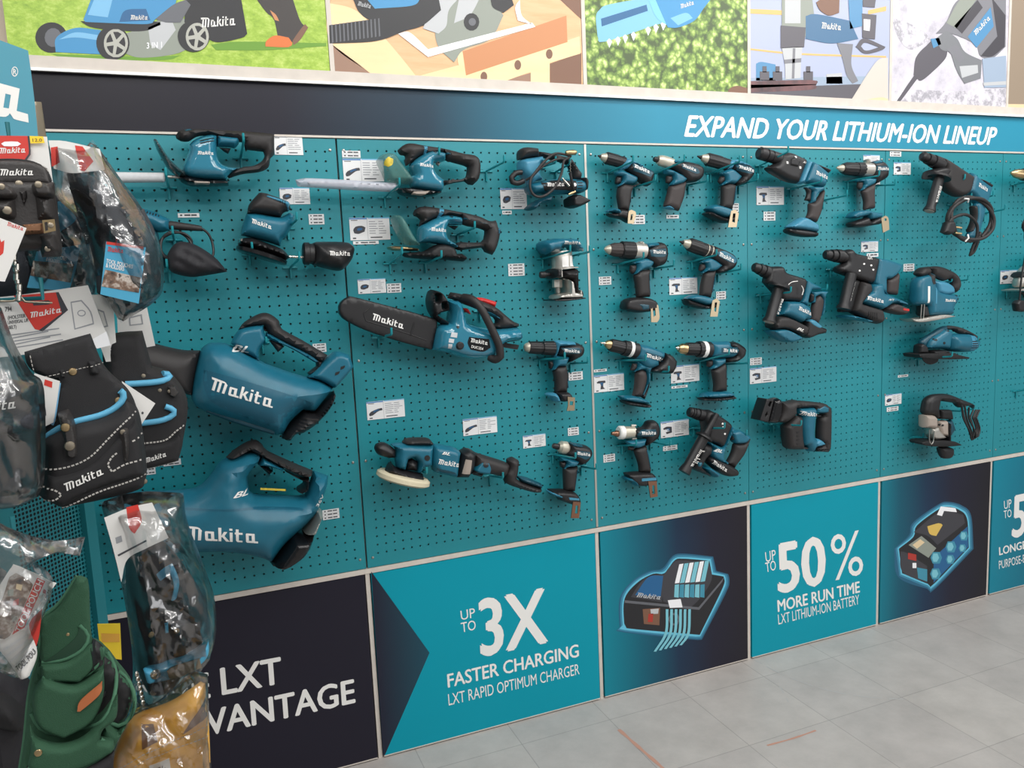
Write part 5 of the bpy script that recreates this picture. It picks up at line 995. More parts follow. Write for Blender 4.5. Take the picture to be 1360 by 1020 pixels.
P('gear_housing', 'black', [(308, 112), (400, 93), (460, 140), (692, 188), (692, 240), (642, 462), (590, 472), (500, 442), (258, 352), (248, 292), (330, 240)], .04, r=.02)
P('dust_channel', 'dark', [(378, 400), (500, 440), (432, 700), (402, 792), (278, 792), (300, 700)], .032)
P('frame', 'teal', [(690, 188), (820, 213), (972, 265), (932, 332), (880, 392), (830, 422), (780, 422), (780, 560), (832, 602), (720, 562), (640, 472)], .034, r=.015)
P('trigger', 'black', [(778, 310), (842, 308), (832, 422), (763, 410)], .028); P('rear_grip', 'rubber_brown', [(808, 432), (880, 400), (930, 348), (942, 400), (922, 602), (830, 592), (798, 572)], .025); P('handle_tip', 'black', [(930, 262), (984, 268), (945, 300), (940, 350), (925, 330)], .02)
P('dust_case', 'rubber', [(398, 782), (420, 700), (500, 448), (590, 470), (602, 560), (492, 692), (720, 760), (742, 872), (702, 922), (600, 892)], .052, r=.02); P('motor_cover', 'teal', [(488, 682), (520, 590), (600, 560), (620, 480), (720, 468), (732, 570), (860, 620), (992, 680), (1002, 722), (860, 692), (762, 742), (720, 762)], .053, r=.02)
P('battery_end', 'rubber_brown', [(768, 742), (860, 693), (1008, 740), (1002, 792), (950, 822), (790, 782)], .05, r=.015); P('battery_label', 'red', [(918, 745), (986, 755), (982, 777), (918, 767)], .052, r=.004); P('base_rail', 'teal', [(308, 820), (420, 828), (612, 880), (602, 902), (308, 852)], .05, r=.01)
for k in range(5): P('vent', 'dark', [(528+k*22, 780+k*4), (536+k*22, 782+k*4), (544+k*22, 856+k*4), (534+k*22, 850+k*4)], .054, r=.002)
for x, y in ((500, 258), (578, 274), (600, 322), (450, 332)): disc('mode_mark', 'print_white', x, y, 11, .042, r=.004)
G((520, 652), (692, 690), (525, 610)); G((536, 206), (598, 212), (540, 180), 'AVT', shear=.2); G((746, 660), (806, 664), (752, 640), 'AFT', shear=.2)
side_handle((335, 365), (245, 752), [(0, 56), (.1, 60), (.85, 58), (.95, 74), (1, 76)], .055, None, ((338, 456), (284, 666), (382, 464))); done()
tool('reciprocating_saw', 'black and teal reciprocating saw with D-shaped handle, alone low on the fourth board', 'reciprocating saw', 990, 515, 10, .075)
P('shoe_plate', 'black', [(128, 420), (220, 138), (312, 150), (240, 442)], .04, r=.004, e=.036, holes=[[(236, 220), (262, 168), (286, 180), (260, 242)], [(198, 345), (222, 308), (226, 345), (204, 372)]])
P('blade_mount', 'gloss_black', [(240, 442), (320, 150), (400, 128), (442, 170), (432, 330), (380, 472), (270, 462)], .045, r=.02)
P('nose_boot', 'rubber', [(425, 170), (540, 180), (620, 158), (700, 168), (702, 270), (640, 270), (642, 350), (560, 422), (490, 462), (388, 452), (440, 300)], .046, r=.03)
P('lower_housing', 'rubber', [(498, 510), (640, 358), (722, 380), (722, 600), (742, 770), (822, 790), (790, 812), (560, 812), (518, 740)], .044, r=.025)
P('rear_handle', 'rubber', [(620, 158), (1000, 198), (1080, 238), (1112, 310), (1102, 780), (1062, 852), (900, 832), (890, 790), (1020, 742), (958, 682), (968, 400), (1010, 370), (1000, 330), (900, 330), (890, 260), (700, 267), (640, 262)], .034, r=.02)
P('motor_housing', 'teal', [(688, 270), (890, 253), (902, 330), (882, 420), (872, 600), (882, 660), (960, 680), (1022, 742), (890, 792), (892, 842), (820, 842), (790, 762), (730, 762), (713, 500), (720, 380), (690, 350)], .046, r=.025)
P('handle_lining', 'teal', [(900, 262), (980, 220), (1060, 240), (1060, 330), (1000, 335), (900, 330)], .036, r=.012); P('trigger', 'black', [(903, 345), (1002, 348), (980, 402), (918, 392)], .02)
P('battery_clip', 'gloss_black', [(888, 802), (1072, 790), (1052, 852), (900, 842)], .038, r=.01); P('battery_hump', 'teal_light', [(838, 720), (900, 668), (960, 682), (1020, 742), (890, 775)], .049, r=.015)
for k in range(4): P('grip_rib', 'black', [(600, 565+k*50), (640, 560+k*50), (640, 580+k*50), (604, 590+k*50)], .046, r=.004)
G((690, 352), (882, 366), (692, 300)); done()
tool('rotary_hammer', 'corded hammer drill with its cable coiled below it, top of the fifth board', 'rotary hammer', 1200, 190, 6.7132, .075, GR)
L('chuck', 'black', (160, 112), (335, 195), [(0, 28), (.06, 42), (.2, 44), (.21, 36), (.28, 38), (.29, 50), (.48, 52), (.49, 45), (.56, 46), (.57, 58), (1, 62)])
P('gear_housing', 'rubber', [(298, 142), (350, 138), (520, 248), (602, 300), (562, 442), (480, 482), (380, 432), (328, 332), (340, 232)], .04, r=.025)
P('handle_collar', 'black', [(220, 242), (330, 218), (382, 250), (330, 332), (198, 322)], .05, r=.02)
P('rear_housing', 'teal', [(593, 265), (640, 308), (742, 380), (762, 390), (732, 492), (690, 602), (600, 482), (548, 442)], .038, r=.02); P('rear_cap', 'black', [(618, 310), (700, 338), (764, 378), (742, 412), (690, 382)], .039, r=.012)
P('handle', 'teal', [(630, 540), (722, 480), (737, 500), (702, 650), (652, 832), (600, 862), (558, 832), (620, 700)], .024, r=.015); P('grip', 'rubber', [(600, 560), (642, 558), (642, 680), (602, 802), (568, 792), (610, 680)], .026, r=.015)
G((612, 395), (690, 440), (620, 362))
side_handle((255, 300), (160, 614), [(0, 30), (.03, 98), (.08, 98), (.1, 44), (.88, 42), (.95, 54), (1, 54)], .05, 44, ((216, 396), (178, 540), (250, 404)))
coil('cable_coil', 'rubber', 448, 692, 190, 186, 3.2, 15, .07, jit=.05)
TU('cable', 'rubber', [(640, 800, .02), (600, 880, .03), (545, 965, .04), (485, 1005, .05), (500, 930, .055), (522, 840, .06), (510, 740, .065), (440, 670, .07), (360, 655, .075), (270, 690, .075), (240, 740, .075)], 13)
P('plug', 'black', [(168, 812), (200, 718), (262, 713), (284, 802), (222, 834)], .025, dw=.08, r=.015)
for y in (765, 815): TU('plug_pin', 'brass', [(275, y, .085), (320, y+8, .09)], 9)
TU('cable_tie', 'print_white', [(340, 520, .092), (372, 525, .095), (380, 550, .088)], 7); TU('cable_tie', 'print_white', [(375, 830, .09), (372, 862, .095), (358, 892, .088)], 7)
done()
tool('jigsaw', 'light teal cordless jigsaw with a bright steel shoe, under the coiled cable', 'jigsaw', 1190, 340, 10, .075, 'jigsaws')
P('motor_housing', 'teal', [(228, 400), (260, 290), (330, 258), (470, 228), (482, 400), (560, 480), (740, 508), (782, 510), (772, 600), (722, 682), (712, 782), (560, 792), (400, 792), (390, 662), (260, 652), (223, 622)], .042, r=.025)
P('front_grip', 'rubber', [(263, 232), (320, 158), (400, 143), (432, 200), (400, 247), (300, 272)], .037, r=.02); P('handle', 'rubber', [(400, 143), (560, 138), (700, 188), (802, 260), (837, 380), (812, 450), (780, 492), (730, 442), (740, 350), (700, 300), (620, 332), (540, 300), (480, 262), (460, 200)], .03, r=.02)
P('switch_body', 'teal_light', [(490, 330), (620, 338), (722, 400), (748, 502), (620, 522), (518, 490)], .032, r=.02); P('side_grip', 'rubber', [(388, 240), (440, 215), (455, 300), (450, 370), (410, 378), (392, 320)], .044, r=.01)
P('chrome_strip', 'print_white', [(338, 402), (366, 402), (363, 622), (338, 622)], .044, r=.004); P('chrome_strip', 'teal_light', [(440, 420), (462, 420), (457, 632), (440, 632)], .044, r=.004)
for x in (264, 300): TU('blade_guide', 'steel', [(x+14, 640, .02), (x, 830, .02)], 9)
P('blade_clamp', 'black', [(310, 660), (372, 660), (410, 800), (312, 800)], .03, r=.01); disc('lever_knob', 'black', 492, 672, 28, .048)
P('shoe', 'alu', [(120, 830), (210, 838), (330, 818), (560, 778), (714, 800), (350, 867), (190, 872)], .045, r=.004, e=.04)
for k in range(3): P('vent', 'dark', [(728, 520+k*45), (778, 515+k*45), (774, 530+k*45), (726, 536+k*45)], .043, r=.002)
G((565, 606), (702, 606), (567, 570)); done()
tool('circular_saw', 'teal circular saw with its motor facing out, between the two jigsaws', 'circular saw', 1190, 420, 10, .07, 'circular saws')
P('blade', 'gloss_black', [(350, 520), (560, 520), (562, 565), (540, 612), (450, 642), (380, 612), (352, 570)], .004, r=.002)
P('blade_guard', 'teal_dark', [(308, 362), (330, 310), (450, 230), (600, 138), (702, 128), (640, 202), (560, 262), (450, 302), (370, 402), (348, 422)], .022, r=.015)
P('gear_housing', 'teal', [(418, 300), (560, 198), (620, 158), (722, 210), (690, 240), (662, 442), (560, 432), (400, 432), (378, 402)], .045, r=.025)
P('motor_housing', 'teal', [(648, 272), (700, 233), (900, 233), (992, 250), (1004, 400), (950, 472), (700, 462), (653, 402)], .07, r=.045); P('motor_cap', 'teal_light', [(880, 290), (930, 236), (985, 252), (1002, 330), (998, 420), (950, 468), (880, 440), (862, 360)], .072, r=.03)
for k in range(4): P('vent', 'dark', [(868, 320+k*28), (996, 318+k*28), (996, 328+k*28), (868, 332+k*28)], .0735, r=.003)
P('handle', 'rubber', [(600, 148), (702, 123), (850, 148), (1000, 218), (1092, 280), (1092, 332), (1000, 332), (960, 252), (830, 232), (740, 182), (660, 182)], .027, r=.018); P('battery_mount', 'teal', [(1000, 332), (1084, 320), (1052, 422), (1000, 442)], .03, r=.012)
P('base_plate', 'dark', [(198, 502), (280, 490), (640, 480), (700, 500), (862, 538), (852, 556), (560, 562), (220, 542)], .06, r=.004, e=.056); P('front_bracket', 'black', [(278, 382), (320, 358), (372, 400), (392, 492), (268, 492)], .03, r=.01); P('depth_bracket', 'black', [(420, 450), (600, 445), (660, 480), (500, 515), (420, 500)], .05, r=.01)
for x, y in ((548, 350), (612, 185), (765, 190), (446, 306)): disc('screw_cap', 'dark', x, y, 17, .047)
done()
tool('jigsaw', 'black-handled corded jigsaw with grey head and hanging cable loops, low on the fifth board', 'jigsaw', 1190, 515, 10, .075, 'jigsaws')
P('handle', 'black', [(348, 302), (380, 148), (450, 98), (560, 78), (700, 88), (880, 158), (1002, 208), (1032, 250), (1022, 282), (960, 242), (820, 262), (780, 212), (700, 192), (560, 172), (542, 290), (560, 412), (500, 392), (460, 362), (343, 352)], .034, r=.02)
P('switch_block', 'dark', [(558, 288), (700, 288), (722, 422), (560, 412)], .03, r=.012); P('head_cover', 'grey_warm', [(343, 355), (460, 358), (502, 390), (502, 512), (470, 537), (343, 527)], .038, r=.02)
P('gear_case', 'alu', [(428, 530), (520, 508), (542, 560), (622, 640), (600, 672), (470, 682), (428, 622)], .035, r=.015); P('side_case', 'grey_warm', [(545, 440), (640, 428), (642, 642), (550, 622), (530, 520)], .037, r=.015); P('rear_case', 'teal_dark', [(655, 440), (722, 420), (764, 540), (702, 642), (650, 642)], .03, r=.02); P('lever', 'gloss_black', [(625, 500), (660, 450), (655, 720), (625, 760)], .044, r=.008)
disc('bolt', 'dark', 543, 486, 17, .042)
TU('blade_guard', 'steel', [(350, 540, .03), (347, 690, .032), (368, 728, .034), (392, 690, .034), (410, 560, .032)], 8)
P('shoe', 'dark', [(258, 712), (340, 690), (640, 690), (760, 728), (782, 746), (620, 762), (440, 762), (278, 742)], .05, r=.005, e=.045)
P('bottom_knob', 'black', [(558, 792), (640, 768), (742, 800), (742, 882), (702, 932), (620, 937), (578, 882)], .03)
for k, (a, b_, e) in enumerate(((760, 850, 940), (790, 870, 960), (745, 840, 905), (820, 900, 985))):
    TU('cable_loop', 'black', [(a, 215+k*8, .035+k*.004), (a+10, 380, .045), (b_-30, 560, .05+k*.003), (b_, 660-k*10, .05), (b_+50, 640-k*8, .045), (e, 520, .04), (e-30, 380, .035), (e+30, 280, .03)], 12)
done()
tool('corded_drill', 'corded drill cut off by the right edge, its cable bundled below', 'drill', 1290, 200, 7.843, .075)
L('chuck_nose', 'brass', (412, 232), (540, 250), [(0, 12), (.2, 30), (.4, 46), (1, 56)]); L('chuck_sleeve', 'black', (525, 246), (760, 275), [(0, 58), (.1, 66), (1, 68)])
P('motor_housing', 'teal', [(740, 200), (900, 200), (1060, 260), (1080, 380), (960, 400), (760, 350)], .04); P('grip', 'rubber', [(900, 390), (1040, 390), (1030, 640), (900, 640)], .022)
coil('cable_bundle', 'black', 500, 790, 72, 120, 4.3, 9, .05, jit=.16)
TU('cable', 'black', [(440, 760, .05), (425, 900, .05), (435, 1040, .05), (418, 1180, .05), (392, 1330, .05), (372, 1560, .05)], 10)
P('plug', 'black', [(315, 1590), (350, 1555), (415, 1562), (425, 1640), (400, 1675), (330, 1672)], .024, dw=.05, r=.012)
for y in (1600, 1658): TU('plug_pin', 'chrome', [(415, y, .05), (465, y, .055)], 8)
done()
tool('circular_saw', 'grey-guarded circular saw cut off by the right edge, under the bundled cable', 'circular saw', 1290, 300, 7.843, .07, 'circular saws')
P('base_plate', 'alu', [(400, 665), (560, 650), (900, 640), (900, 680), (560, 680), (405, 678)], .06, r=.004, e=.056)
P('blade_guard', 'alu', [(455, 640), (470, 540), (540, 430), (640, 380), (800, 400), (900, 520), (900, 650)], .035, r=.02); P('guard_lever', 'black', [(455, 530), (490, 480), (560, 470), (560, 500), (500, 545)], .04, r=.008); P('lower_guard', 'dark', [(510, 690), (900, 680), (850, 800), (620, 800)], .012)
disc('pivot_bolt', 'chrome', 525, 570, 26, .04)
P('motor_housing', 'teal', [(680, 300), (900, 280), (980, 420), (900, 560), (700, 520)], .06, r=.03); done()
# ---------------------------------------------------------------- wire hooks in the boards
def hook(ref, bx, by, ex, ey, up=.018, L0=None, label=None):
    thing('peg_hook', label or ('teal wire hook ' + ref), 'hook', 'teal wire hooks in the boards')
    b = un(bx, by, .001) if bx is not None else None
    if b is not None:                                  # length from the two ends seen
        best = (1e9, .12, 0)
        for i in range(40):
            l = .04+i*.006
            for j in range(25):
                dz = -.012+j*.002; q = proj((b.x, -l, b.z+dz)); e = (q[0]-ex)**2+(q[1]-ey)**2
                if e < best[0]: best = (e, l, dz)
        _, l, dz = best
    else:
        l = L0 or .12; t = un(ex, ey, l); dz = .008; b = Vector((t.x, 0, t.z-dz))
    x, z = b.x, b.z; r = .0031
    tube3('rod', 'hook_teal', [(x, .004, z), (x, -.01, z), (x, -l+.004, z+dz), (x, -l, z+dz+.003), (x, -l-.001, z+dz+up)], r, seg=8, smooth=False)
    tube3('back_bar', 'hook_teal', [(x-.019, -.003, z-.001), (x+.019, -.003, z-.001)], r, seg=8, smooth=False)
    tube3('back_leg', 'hook_teal', [(x, -.004, z), (x, -.0045, z-.03)], r, seg=8, smooth=False)
    done()
for a in (
 ('under the white-sleeved blade of the hedge trimmer', 224, 249, 220.5, 233), ('inside the loop handle of the hedge trimmer', 319.5, 210, 323.5, 187),
 ('under the left of the round sander pad', None, 0, 335, 331), ('under the nozzle of the round sander', 385.4, 355, 397.5, 344), ('behind the right shoulder of the round sander', 382, 303.5, 394, 291.6),
 ('under the cable sleeve of the corded sander', None, 0, 229.5, 310), ('left of the floppy dust bag of the corded sander', None, 0, 222, 354),
 ('inside the handle of the upper leaf blower', None, 0, 353.7, 455, .015, .14), ('inside the handle of the lower leaf blower', None, 0, 364, 626.6, .015, .14),
 ('under the sheathed blade of the upper grass shear', 510.7, 262, 530.4, 245.8), ('inside the top handle of the upper grass shear', None, 0, 583.5, 204), ('left of the inflator, holding nothing', 645.4, 227.4, 669.5, 215.4),
 ('under the blade tips of the lower grass shear', 517.7, 349.8, 534, 337), ('under the blade cover of the lower grass shear', 564.5, 348.5, 586.6, 341.6), ('inside the handle of the lower grass shear', 606.9, 311.9, 630.3, 302.4),
 ('through the air hose of the inflator', 716, 223, 737.5, 216), ('behind the brass hose end of the inflator', 738, 228, 757, 218),
 ('under the left of the router cap', 720, 343.5, 757, 334.5), ('under the right of the router cap', 755, 341, 783, 334.5),
 ('under the chainsaw scabbard', 502, 448, 520, 444), ('inside the top handle of the chainsaw', 637, 413, 647, 415),
 ('beside the foam pad of the polisher', None, 0, 567, 629), ('under the neck of the polisher', 650, 631, 668, 635),
 ('under the chuck of the drill right of the chainsaw', 716, 477, 750, 476), ('behind the motor of the drill right of the chainsaw', 757, 482.5, 780.5, 482),
 ('under the collar of the copper-clipped impact driver', 733.5, 603, 764.8, 609), ('behind the copper-clipped impact driver', 771.5, 619, 792.2, 623),
 ('under the chuck of the leftmost drill in the top row', 806, 229.5, 840.5, 215), ('behind the leftmost drill in the top row', 842.5, 248.5, 871, 239.5),
 ('under the cream nose of the footless driver', 872.4, 229.5, 909.5, 213.3), ('behind the footless cream-nosed driver', 913.7, 246, 938.8, 240),
 ('under the chuck of the rightmost top-row drill', 943, 230, 981.8, 214.5), ('behind the rightmost top-row drill', 980.6, 246, 1006.4, 238.4),
 ('under the silver gearbox of the second-row drill', 819.7, 350.8, 855, 342.5), ('behind the silver-gearbox drill of the second row', 868, 357, 894.4, 352.6),
 ('under the drill with two cream rings', 918.3, 347, 952, 339), ('behind the drill with two cream rings', 953, 363, 983.8, 358),
 ('under the collar of the left third-row drill', 822.9, 478.4, 857, 479), ('under the motor of the left third-row drill', 866, 493.8, 887.6, 493.8),
 ('under the white ring of the right third-row drill', 929, 479, 967.9, 471.3), ('behind the right third-row drill', 964.6, 483.4, 994.8, 482.3),
 ('under the cream bumper of the impact wrench', 825.5, 591, 845.2, 591.7), ('behind the impact wrench', 863, 586, 890, 591.7),
 ('across the body of the compact hammer drill', 920.7, 568.3, 962.5, 568.9), ('under the rear handle of the compact hammer drill', 968.5, 573.7, 991.8, 577.8),
 ('under the long nose of the big angled hammer drill', 1008, 220, 1047.3, 202), ('under the teal housing of the big angled hammer drill', 1049.3, 251.3, 1091.3, 241.3), ('behind the grip of the big angled hammer drill', 1092.7, 266, 1124, 259.3),
 ('under the chuck of the brass-clipped drill', 1125.3, 240.7, 1168.3, 233.5), ('behind the brass-clipped drill', 1161, 246.7, 1189.9, 245.5),
 ('behind the side handle of the pale-ended hammer drill', 1009, 392, 1050.3, 388), ('under the rear handle of the pale-ended hammer drill', 1074.3, 386, 1098.9, 384),
 ('under the chuck of the largest hammer drill', 1102, 357.7, 1124.9, 347), ('under the rear handle of the largest hammer drill', 1171.5, 355.3, 1188.3, 356.5),
 ('under the nose of the reciprocating saw', 1026.5, 563, 1064, 565.5), ('inside the handle of the reciprocating saw', 1080.5, 547.5, 1105, 548.5),
 ('under the body of the corded hammer drill', 1247.7, 246.6, 1281, 237.7), ('through the coiled cable of the corded hammer drill', 1262, 272, 1289.4, 263), ('behind the grip of the corded hammer drill', 1289, 263, 1319, 260), ('right of the coiled cable, pointing at the last board', 1306.5, 283, 1335.5, 278),
 ('inside the handle of the cordless jigsaw', 1239, 376, 1264, 374), ('behind the handle of the cordless jigsaw', 1264, 373.5, 1286, 372),
 ('under the base of the teal circular saw', 1219, 476, 1265, 473.5), ('behind the handle of the teal circular saw', None, 0, 1299, 453),
 ('inside the handle of the corded jigsaw', 1252, 544.5, 1276, 546), ('at the cable end of the corded jigsaw', 1280, 543.5, 1293.5, 543.5), ('under the shoe of the corded jigsaw', 1213, 580, 1226, 581),
 ('under the chuck of the corded drill at the right edge', 1346, 245, 1372, 240), ('holding nothing, low at the right edge', 1349, 519, 1365, 517.5), ('under the grey circular saw at the right edge', 1336, 386, 1356, 386)):
    hook(*a)
# ---------------------------------------------------------------- price cards and tags on the boards
CW = Ctx(0, 0, 1, .0012)
def card(kind, ref, x0, y0, x1, y1, lines=3, pic='tool', tilt=0):
    big = kind == 'B'
    thing('price_card' if big else 'price_tag', ('white product card ' if big else 'small white price tag ') + ref, 'price card' if big else 'price tag', 'product cards on the boards' if big else 'price tags on the boards')
    sl = max(0, (((y0+y1)/2)-255)/(3334-x0))*(x1-x0); y0 += sl; y1 -= sl
    a = Vector(CW.at(x0, y0)); b = Vector(CW.at(x1, y1)); W, H = b.x-a.x, a.y-b.y
    R = Matrix.Rotation(tilt, 2)
    def q(u, v): p = R @ Vector((u*W, -v*H)); return (a.x+p.x, a.y+p.y)
    def rect(n, m, u0, v0, u1, v1, h): flat(n, CW, m, [q(u0, v1), q(u1, v1), q(u1, v0), q(u0, v0)], h, raw=True, step=1)
    puff('card', CW, 'card', [q(0, 1), q(1, 1), q(1, 0), q(0, 0)], .0006, e=.0006, raw=True, sp=1)
    if big:
        rect('header_strip', 'blue_strip', .0, .01, .44, .07, .0010); rect('header_strip', 'p_blue_pale', .46, .0, 1, .05, .0010)
        rect('panel_edge', 'ink_grey', .435, .06, .442, 1, .0010)
        rnd = random.Random(int(x0*7+y0))
        for k in range(6):
            v = .16+k*.105; rect('printed_line', 'ink_grey', .48, v, .62+.1*rnd.random(), v+.035, .0010); rect('printed_line', 'ink_grey', .72, v, .8+.16*rnd.random(), v+.035, .0010)
        rect('printed_line', 'ink', .5, .86, .8, .91, .0010); rect('printed_line', 'ink', .06, .88, .14, .94, .0010); rect('printed_line', 'ink', .04, .10, .2, .13, .0010)
        S = dict(tool=[(.08, .42), (.14, .34), (.36, .34), (.38, .46), (.30, .5), (.30, .72), (.36, .82), (.2, .84), (.22, .6), (.2, .48), (.1, .47)], long=[(.05, .7), (.1, .56), (.3, .42), (.4, .4), (.41, .52), (.3, .56), (.14, .76), (.06, .78)], dcase=[(.08, .4), (.2, .32), (.38, .36), (.39, .72), (.2, .78), (.17, .66), (.3, .62), (.3, .45), (.1, .5)], saw=[(.08, .56), (.14, .4), (.3, .36), (.39, .44), (.36, .62), (.2, .72), (.1, .68)])[pic]
        flat('product_picture', CW, 'p_char', [q(*p) for p in S], .0011, raw=True, step=.004)
        flat('product_picture', CW, 'p_blue_deep', [q(.25+(p[0]-.25)*.45, .5+(p[1]-.5)*.35) for p in S], .0013, raw=True, step=.004)
    else:
        for k in range(lines):
            v = (k+.28)/lines
            for u0, u1 in ((.1, .2), (.3, .58), (.62, .88)): rect('printed_line', 'ink', u0, v, u1, v+.36/lines, .0010)
            if k and lines > 1: rect('printed_line', 'ink_grey', 0, k/lines-.012, 1, k/lines+.004, .0010)
    done()
for a in (
 ('B', 'at the back of the hedge trimmer handle', 363, 180, 403, 206, 3, 'long'), ('B', 'above and right of the round sander', 370.8, 249.3, 412.2, 271.1, 3, 'saw'), ('S', 'of three lines, right of the round sander', 409.6, 284.3, 431, 298.2), ('S', 'one line long, above the cable sleeve of the corded sander', 236, 283, 265, 289, 1),
 ('S', 'half hidden behind the upper leaf blower handle', 415, 455.6, 433.7, 468.4), ('S', 'below the rear black pouch', 216.5, 608.5, 240.7, 619.5, 2), ('S', 'peeping out left below the rear black pouch', 193, 620, 207, 631, 2), ('S', 'right of the lower leaf blower grille', 428, 674.6, 451, 691),
 ('S', 'handwritten, topmost on the second board', 454, 200, 479, 209.5, 2), ('B', 'behind the clear guard of the upper grass shear', 454.7, 210.6, 510.6, 241, 3, 'long'), ('B', 'left of the lower grass shear', 463.5, 288.5, 518.5, 319, 3, 'saw'), ('S', 'one line wide, under the lower grass shear card', 468.8, 319.7, 503, 324.7, 1),
 ('B', 'below the inflator hose', 664, 250, 700, 277.6, 3, 'saw'), ('S', 'tiny, under the inflator card', 667, 279.7, 679.7, 284.7, 1), ('B', 'above the chainsaw scabbard', 474.7, 369.4, 513, 390.3, 3, 'saw'), ('S', 'joined to the chainsaw card', 513.5, 376, 533.2, 389), ('S', 'of four lines, left of the trim router', 674.7, 349.7, 696.8, 366.8, 4),
 ('B', 'by the left seam under the chainsaw', 486.4, 529, 538, 558, 3, 'long'), ('B', 'above the motor of the polisher', 614.4, 551.9, 660.5, 579, 3, 'long'), ('B', 'small, left of the copper-clipped impact driver', 694.3, 575.4, 724.8, 595.8, 3, 'tool'), ('S', 'right of the drill beside the chainsaw', 755, 493, 774, 505.5), ('S', 'above the copper-clipped impact driver', 754, 567, 768.7, 579),
 ('S', 'right of the foot of the leftmost top-row drill', 838.9, 285.4, 856.5, 297.7), ('S', 'one line, under the footless driver', 885, 285.4, 901.4, 290.3, 1), ('S', 'behind the grip of the rightmost top-row drill', 972.5, 270, 981, 281.3), ('S', 'left of the silver-gearbox drill grip', 795.2, 367, 811.9, 378.6), ('B', 'between the two second-row drills', 888.6, 367.6, 926.2, 391.6, 3, 'tool'), ('S', 'right of the drill with two cream rings', 951, 386.7, 963.9, 397.8),
 ('S', 'one line, on top of the left third-row card', 788.6, 489.6, 805.8, 494.5, 1), ('B', 'left of the left third-row drill grip', 788.6, 495, 829, 521.5, 3, 'tool'), ('B', 'between the two third-row drills', 890.8, 482.7, 928.8, 509.2, 3, 'tool'), ('S', 'one line, under the card between the third-row drills', 891.6, 511, 913, 516.3, 1), ('B', 'left of the compact hammer drill chuck', 877.4, 556, 914.9, 582, 3, 'dcase'), ('S', 'under the compact hammer drill card', 880.5, 590.6, 899.4, 599.2, 2), ('S', 'left of the impact wrench grip', 801.3, 602.4, 816.8, 614.4),
 ('B', 'under the nose of the big angled hammer drill', 1004.7, 247.6, 1041, 272, 3, 'tool'), ('S', 'left of the big angled hammer drill foot', 1014, 281, 1029.6, 293), ('B', 'small, behind the brass-clipped drill', 1146.8, 205.7, 1168, 222, 3, 'tool'), ('S', 'under the motor of the brass-clipped drill', 1162, 241, 1168.5, 246.5, 2), ('B', 'small, above the largest hammer drill', 1143.8, 320, 1165.9, 334.6, 3, 'dcase'), ('S', 'tucked behind the top of the largest hammer drill', 1151, 336, 1166.4, 341.5, 1),
 ('S', 'above the reciprocating saw card', 996.2, 474.5, 1011.6, 485.2), ('B', 'above the reciprocating saw', 995.9, 486, 1031, 510, 3, 'dcase'),
 ('S', 'two lines, topmost on the fifth board', 1181.9, 201, 1196.8, 208, 2), ('B', 'small, left of the corded hammer drill chuck', 1187.2, 215.5, 1209.3, 232, 3, 'dcase'), ('S', 'left of the cordless jigsaw', 1200, 350, 1214, 360.5), ('S', 'one line, below left of the teal circular saw', 1192.5, 497, 1206, 501.5, 1), ('B', 'small, left of the corded jigsaw', 1175.6, 522, 1197, 538.7, 3, 'saw'), ('S', 'under the corded jigsaw card', 1177.8, 539.3, 1193, 547, 2),
 ('B', 'at the right edge, behind the grey circular saw', 1328.9, 358, 1354, 377, 3, 'saw')):
    card(*a)
# ---------------------------------------------------------------- display rack with pouches in the left foreground
mat('cloth_black', (27, 26, 28), .75, bump=.35, nscale=1400); mat('pipe_blue', (88, 164, 198), .6, bump=.2, nscale=500); mat('stitch', (186, 182, 176), .8)
mat('leather', (50, 47, 46), .5, bump=.2, nscale=300); mat('green_cloth', (38, 78, 54), .8, bump=.4, nscale=1100, noise=.12); mat('green_rim', (62, 106, 80), .8, bump=.3, nscale=900)
mat('hide_yellow', (226, 168, 68), .6, noise=.1, nscale=14); mat('hide_brown', (118, 80, 52), .7); mat('rack_teal', (22, 104, 112), .45); mat('sign_blue', (78, 148, 168), .4); mat('tag_red', (204, 58, 48), .45); mat('card_grey', (222, 220, 216), .4); mat('sticker_yellow', (240, 206, 50), .5); mat('card_blue', (72, 156, 190), .4); mat('pewter', (150, 140, 124), .4, .8); mat('orange_tag', (172, 98, 56), .6); rampmat('belt_photo', 60, [(.35, (54, 44, 40)), (.5, (120, 96, 80)), (.62, (196, 186, 176)), (.7, (70, 58, 52))], detail=3); mat('fleece', (48, 50, 56), .9, bump=.5, nscale=500)
m = bpy.data.materials.new('clear_film'); m.use_nodes = True; nt = m.node_tree; MATS['clear_film'] = m
for n in list(nt.nodes): nt.nodes.remove(n)
o_ = nt.nodes.new('ShaderNodeOutputMaterial'); tr = nt.nodes.new('ShaderNodeBsdfTransparent'); gl = nt.nodes.new('ShaderNodeBsdfGlossy'); mx = nt.nodes.new('ShaderNodeMixShader'); fr = nt.nodes.new('ShaderNodeLayerWeight'); tc = nt.nodes.new('ShaderNodeTexCoord'); nz = nt.nodes.new('ShaderNodeTexNoise'); bp = nt.nodes.new('ShaderNodeBump'); mr = nt.nodes.new('ShaderNodeMapRange')
gl.inputs['Roughness'].default_value = .2; tr.inputs['Color'].default_value = (.97, .98, .98, 1); fr.inputs['Blend'].default_value = .35
mpn = nt.nodes.new('ShaderNodeMapping'); mpn.inputs['Scale'].default_value = (1.2, 1.2, .45); nt.links.new(tc.outputs['Object'], mpn.inputs[0]); nt.links.new(mpn.outputs[0], nz.inputs['Vector'])
nz.noise_type = 'RIDGED_MULTIFRACTAL'; nz.inputs['Scale'].default_value = 15; nz.inputs['Detail'].default_value = 3; nz.inputs['Distortion'].default_value = .8; bp.inputs['Strength'].default_value = .9; bp.inputs['Distance'].default_value = .01
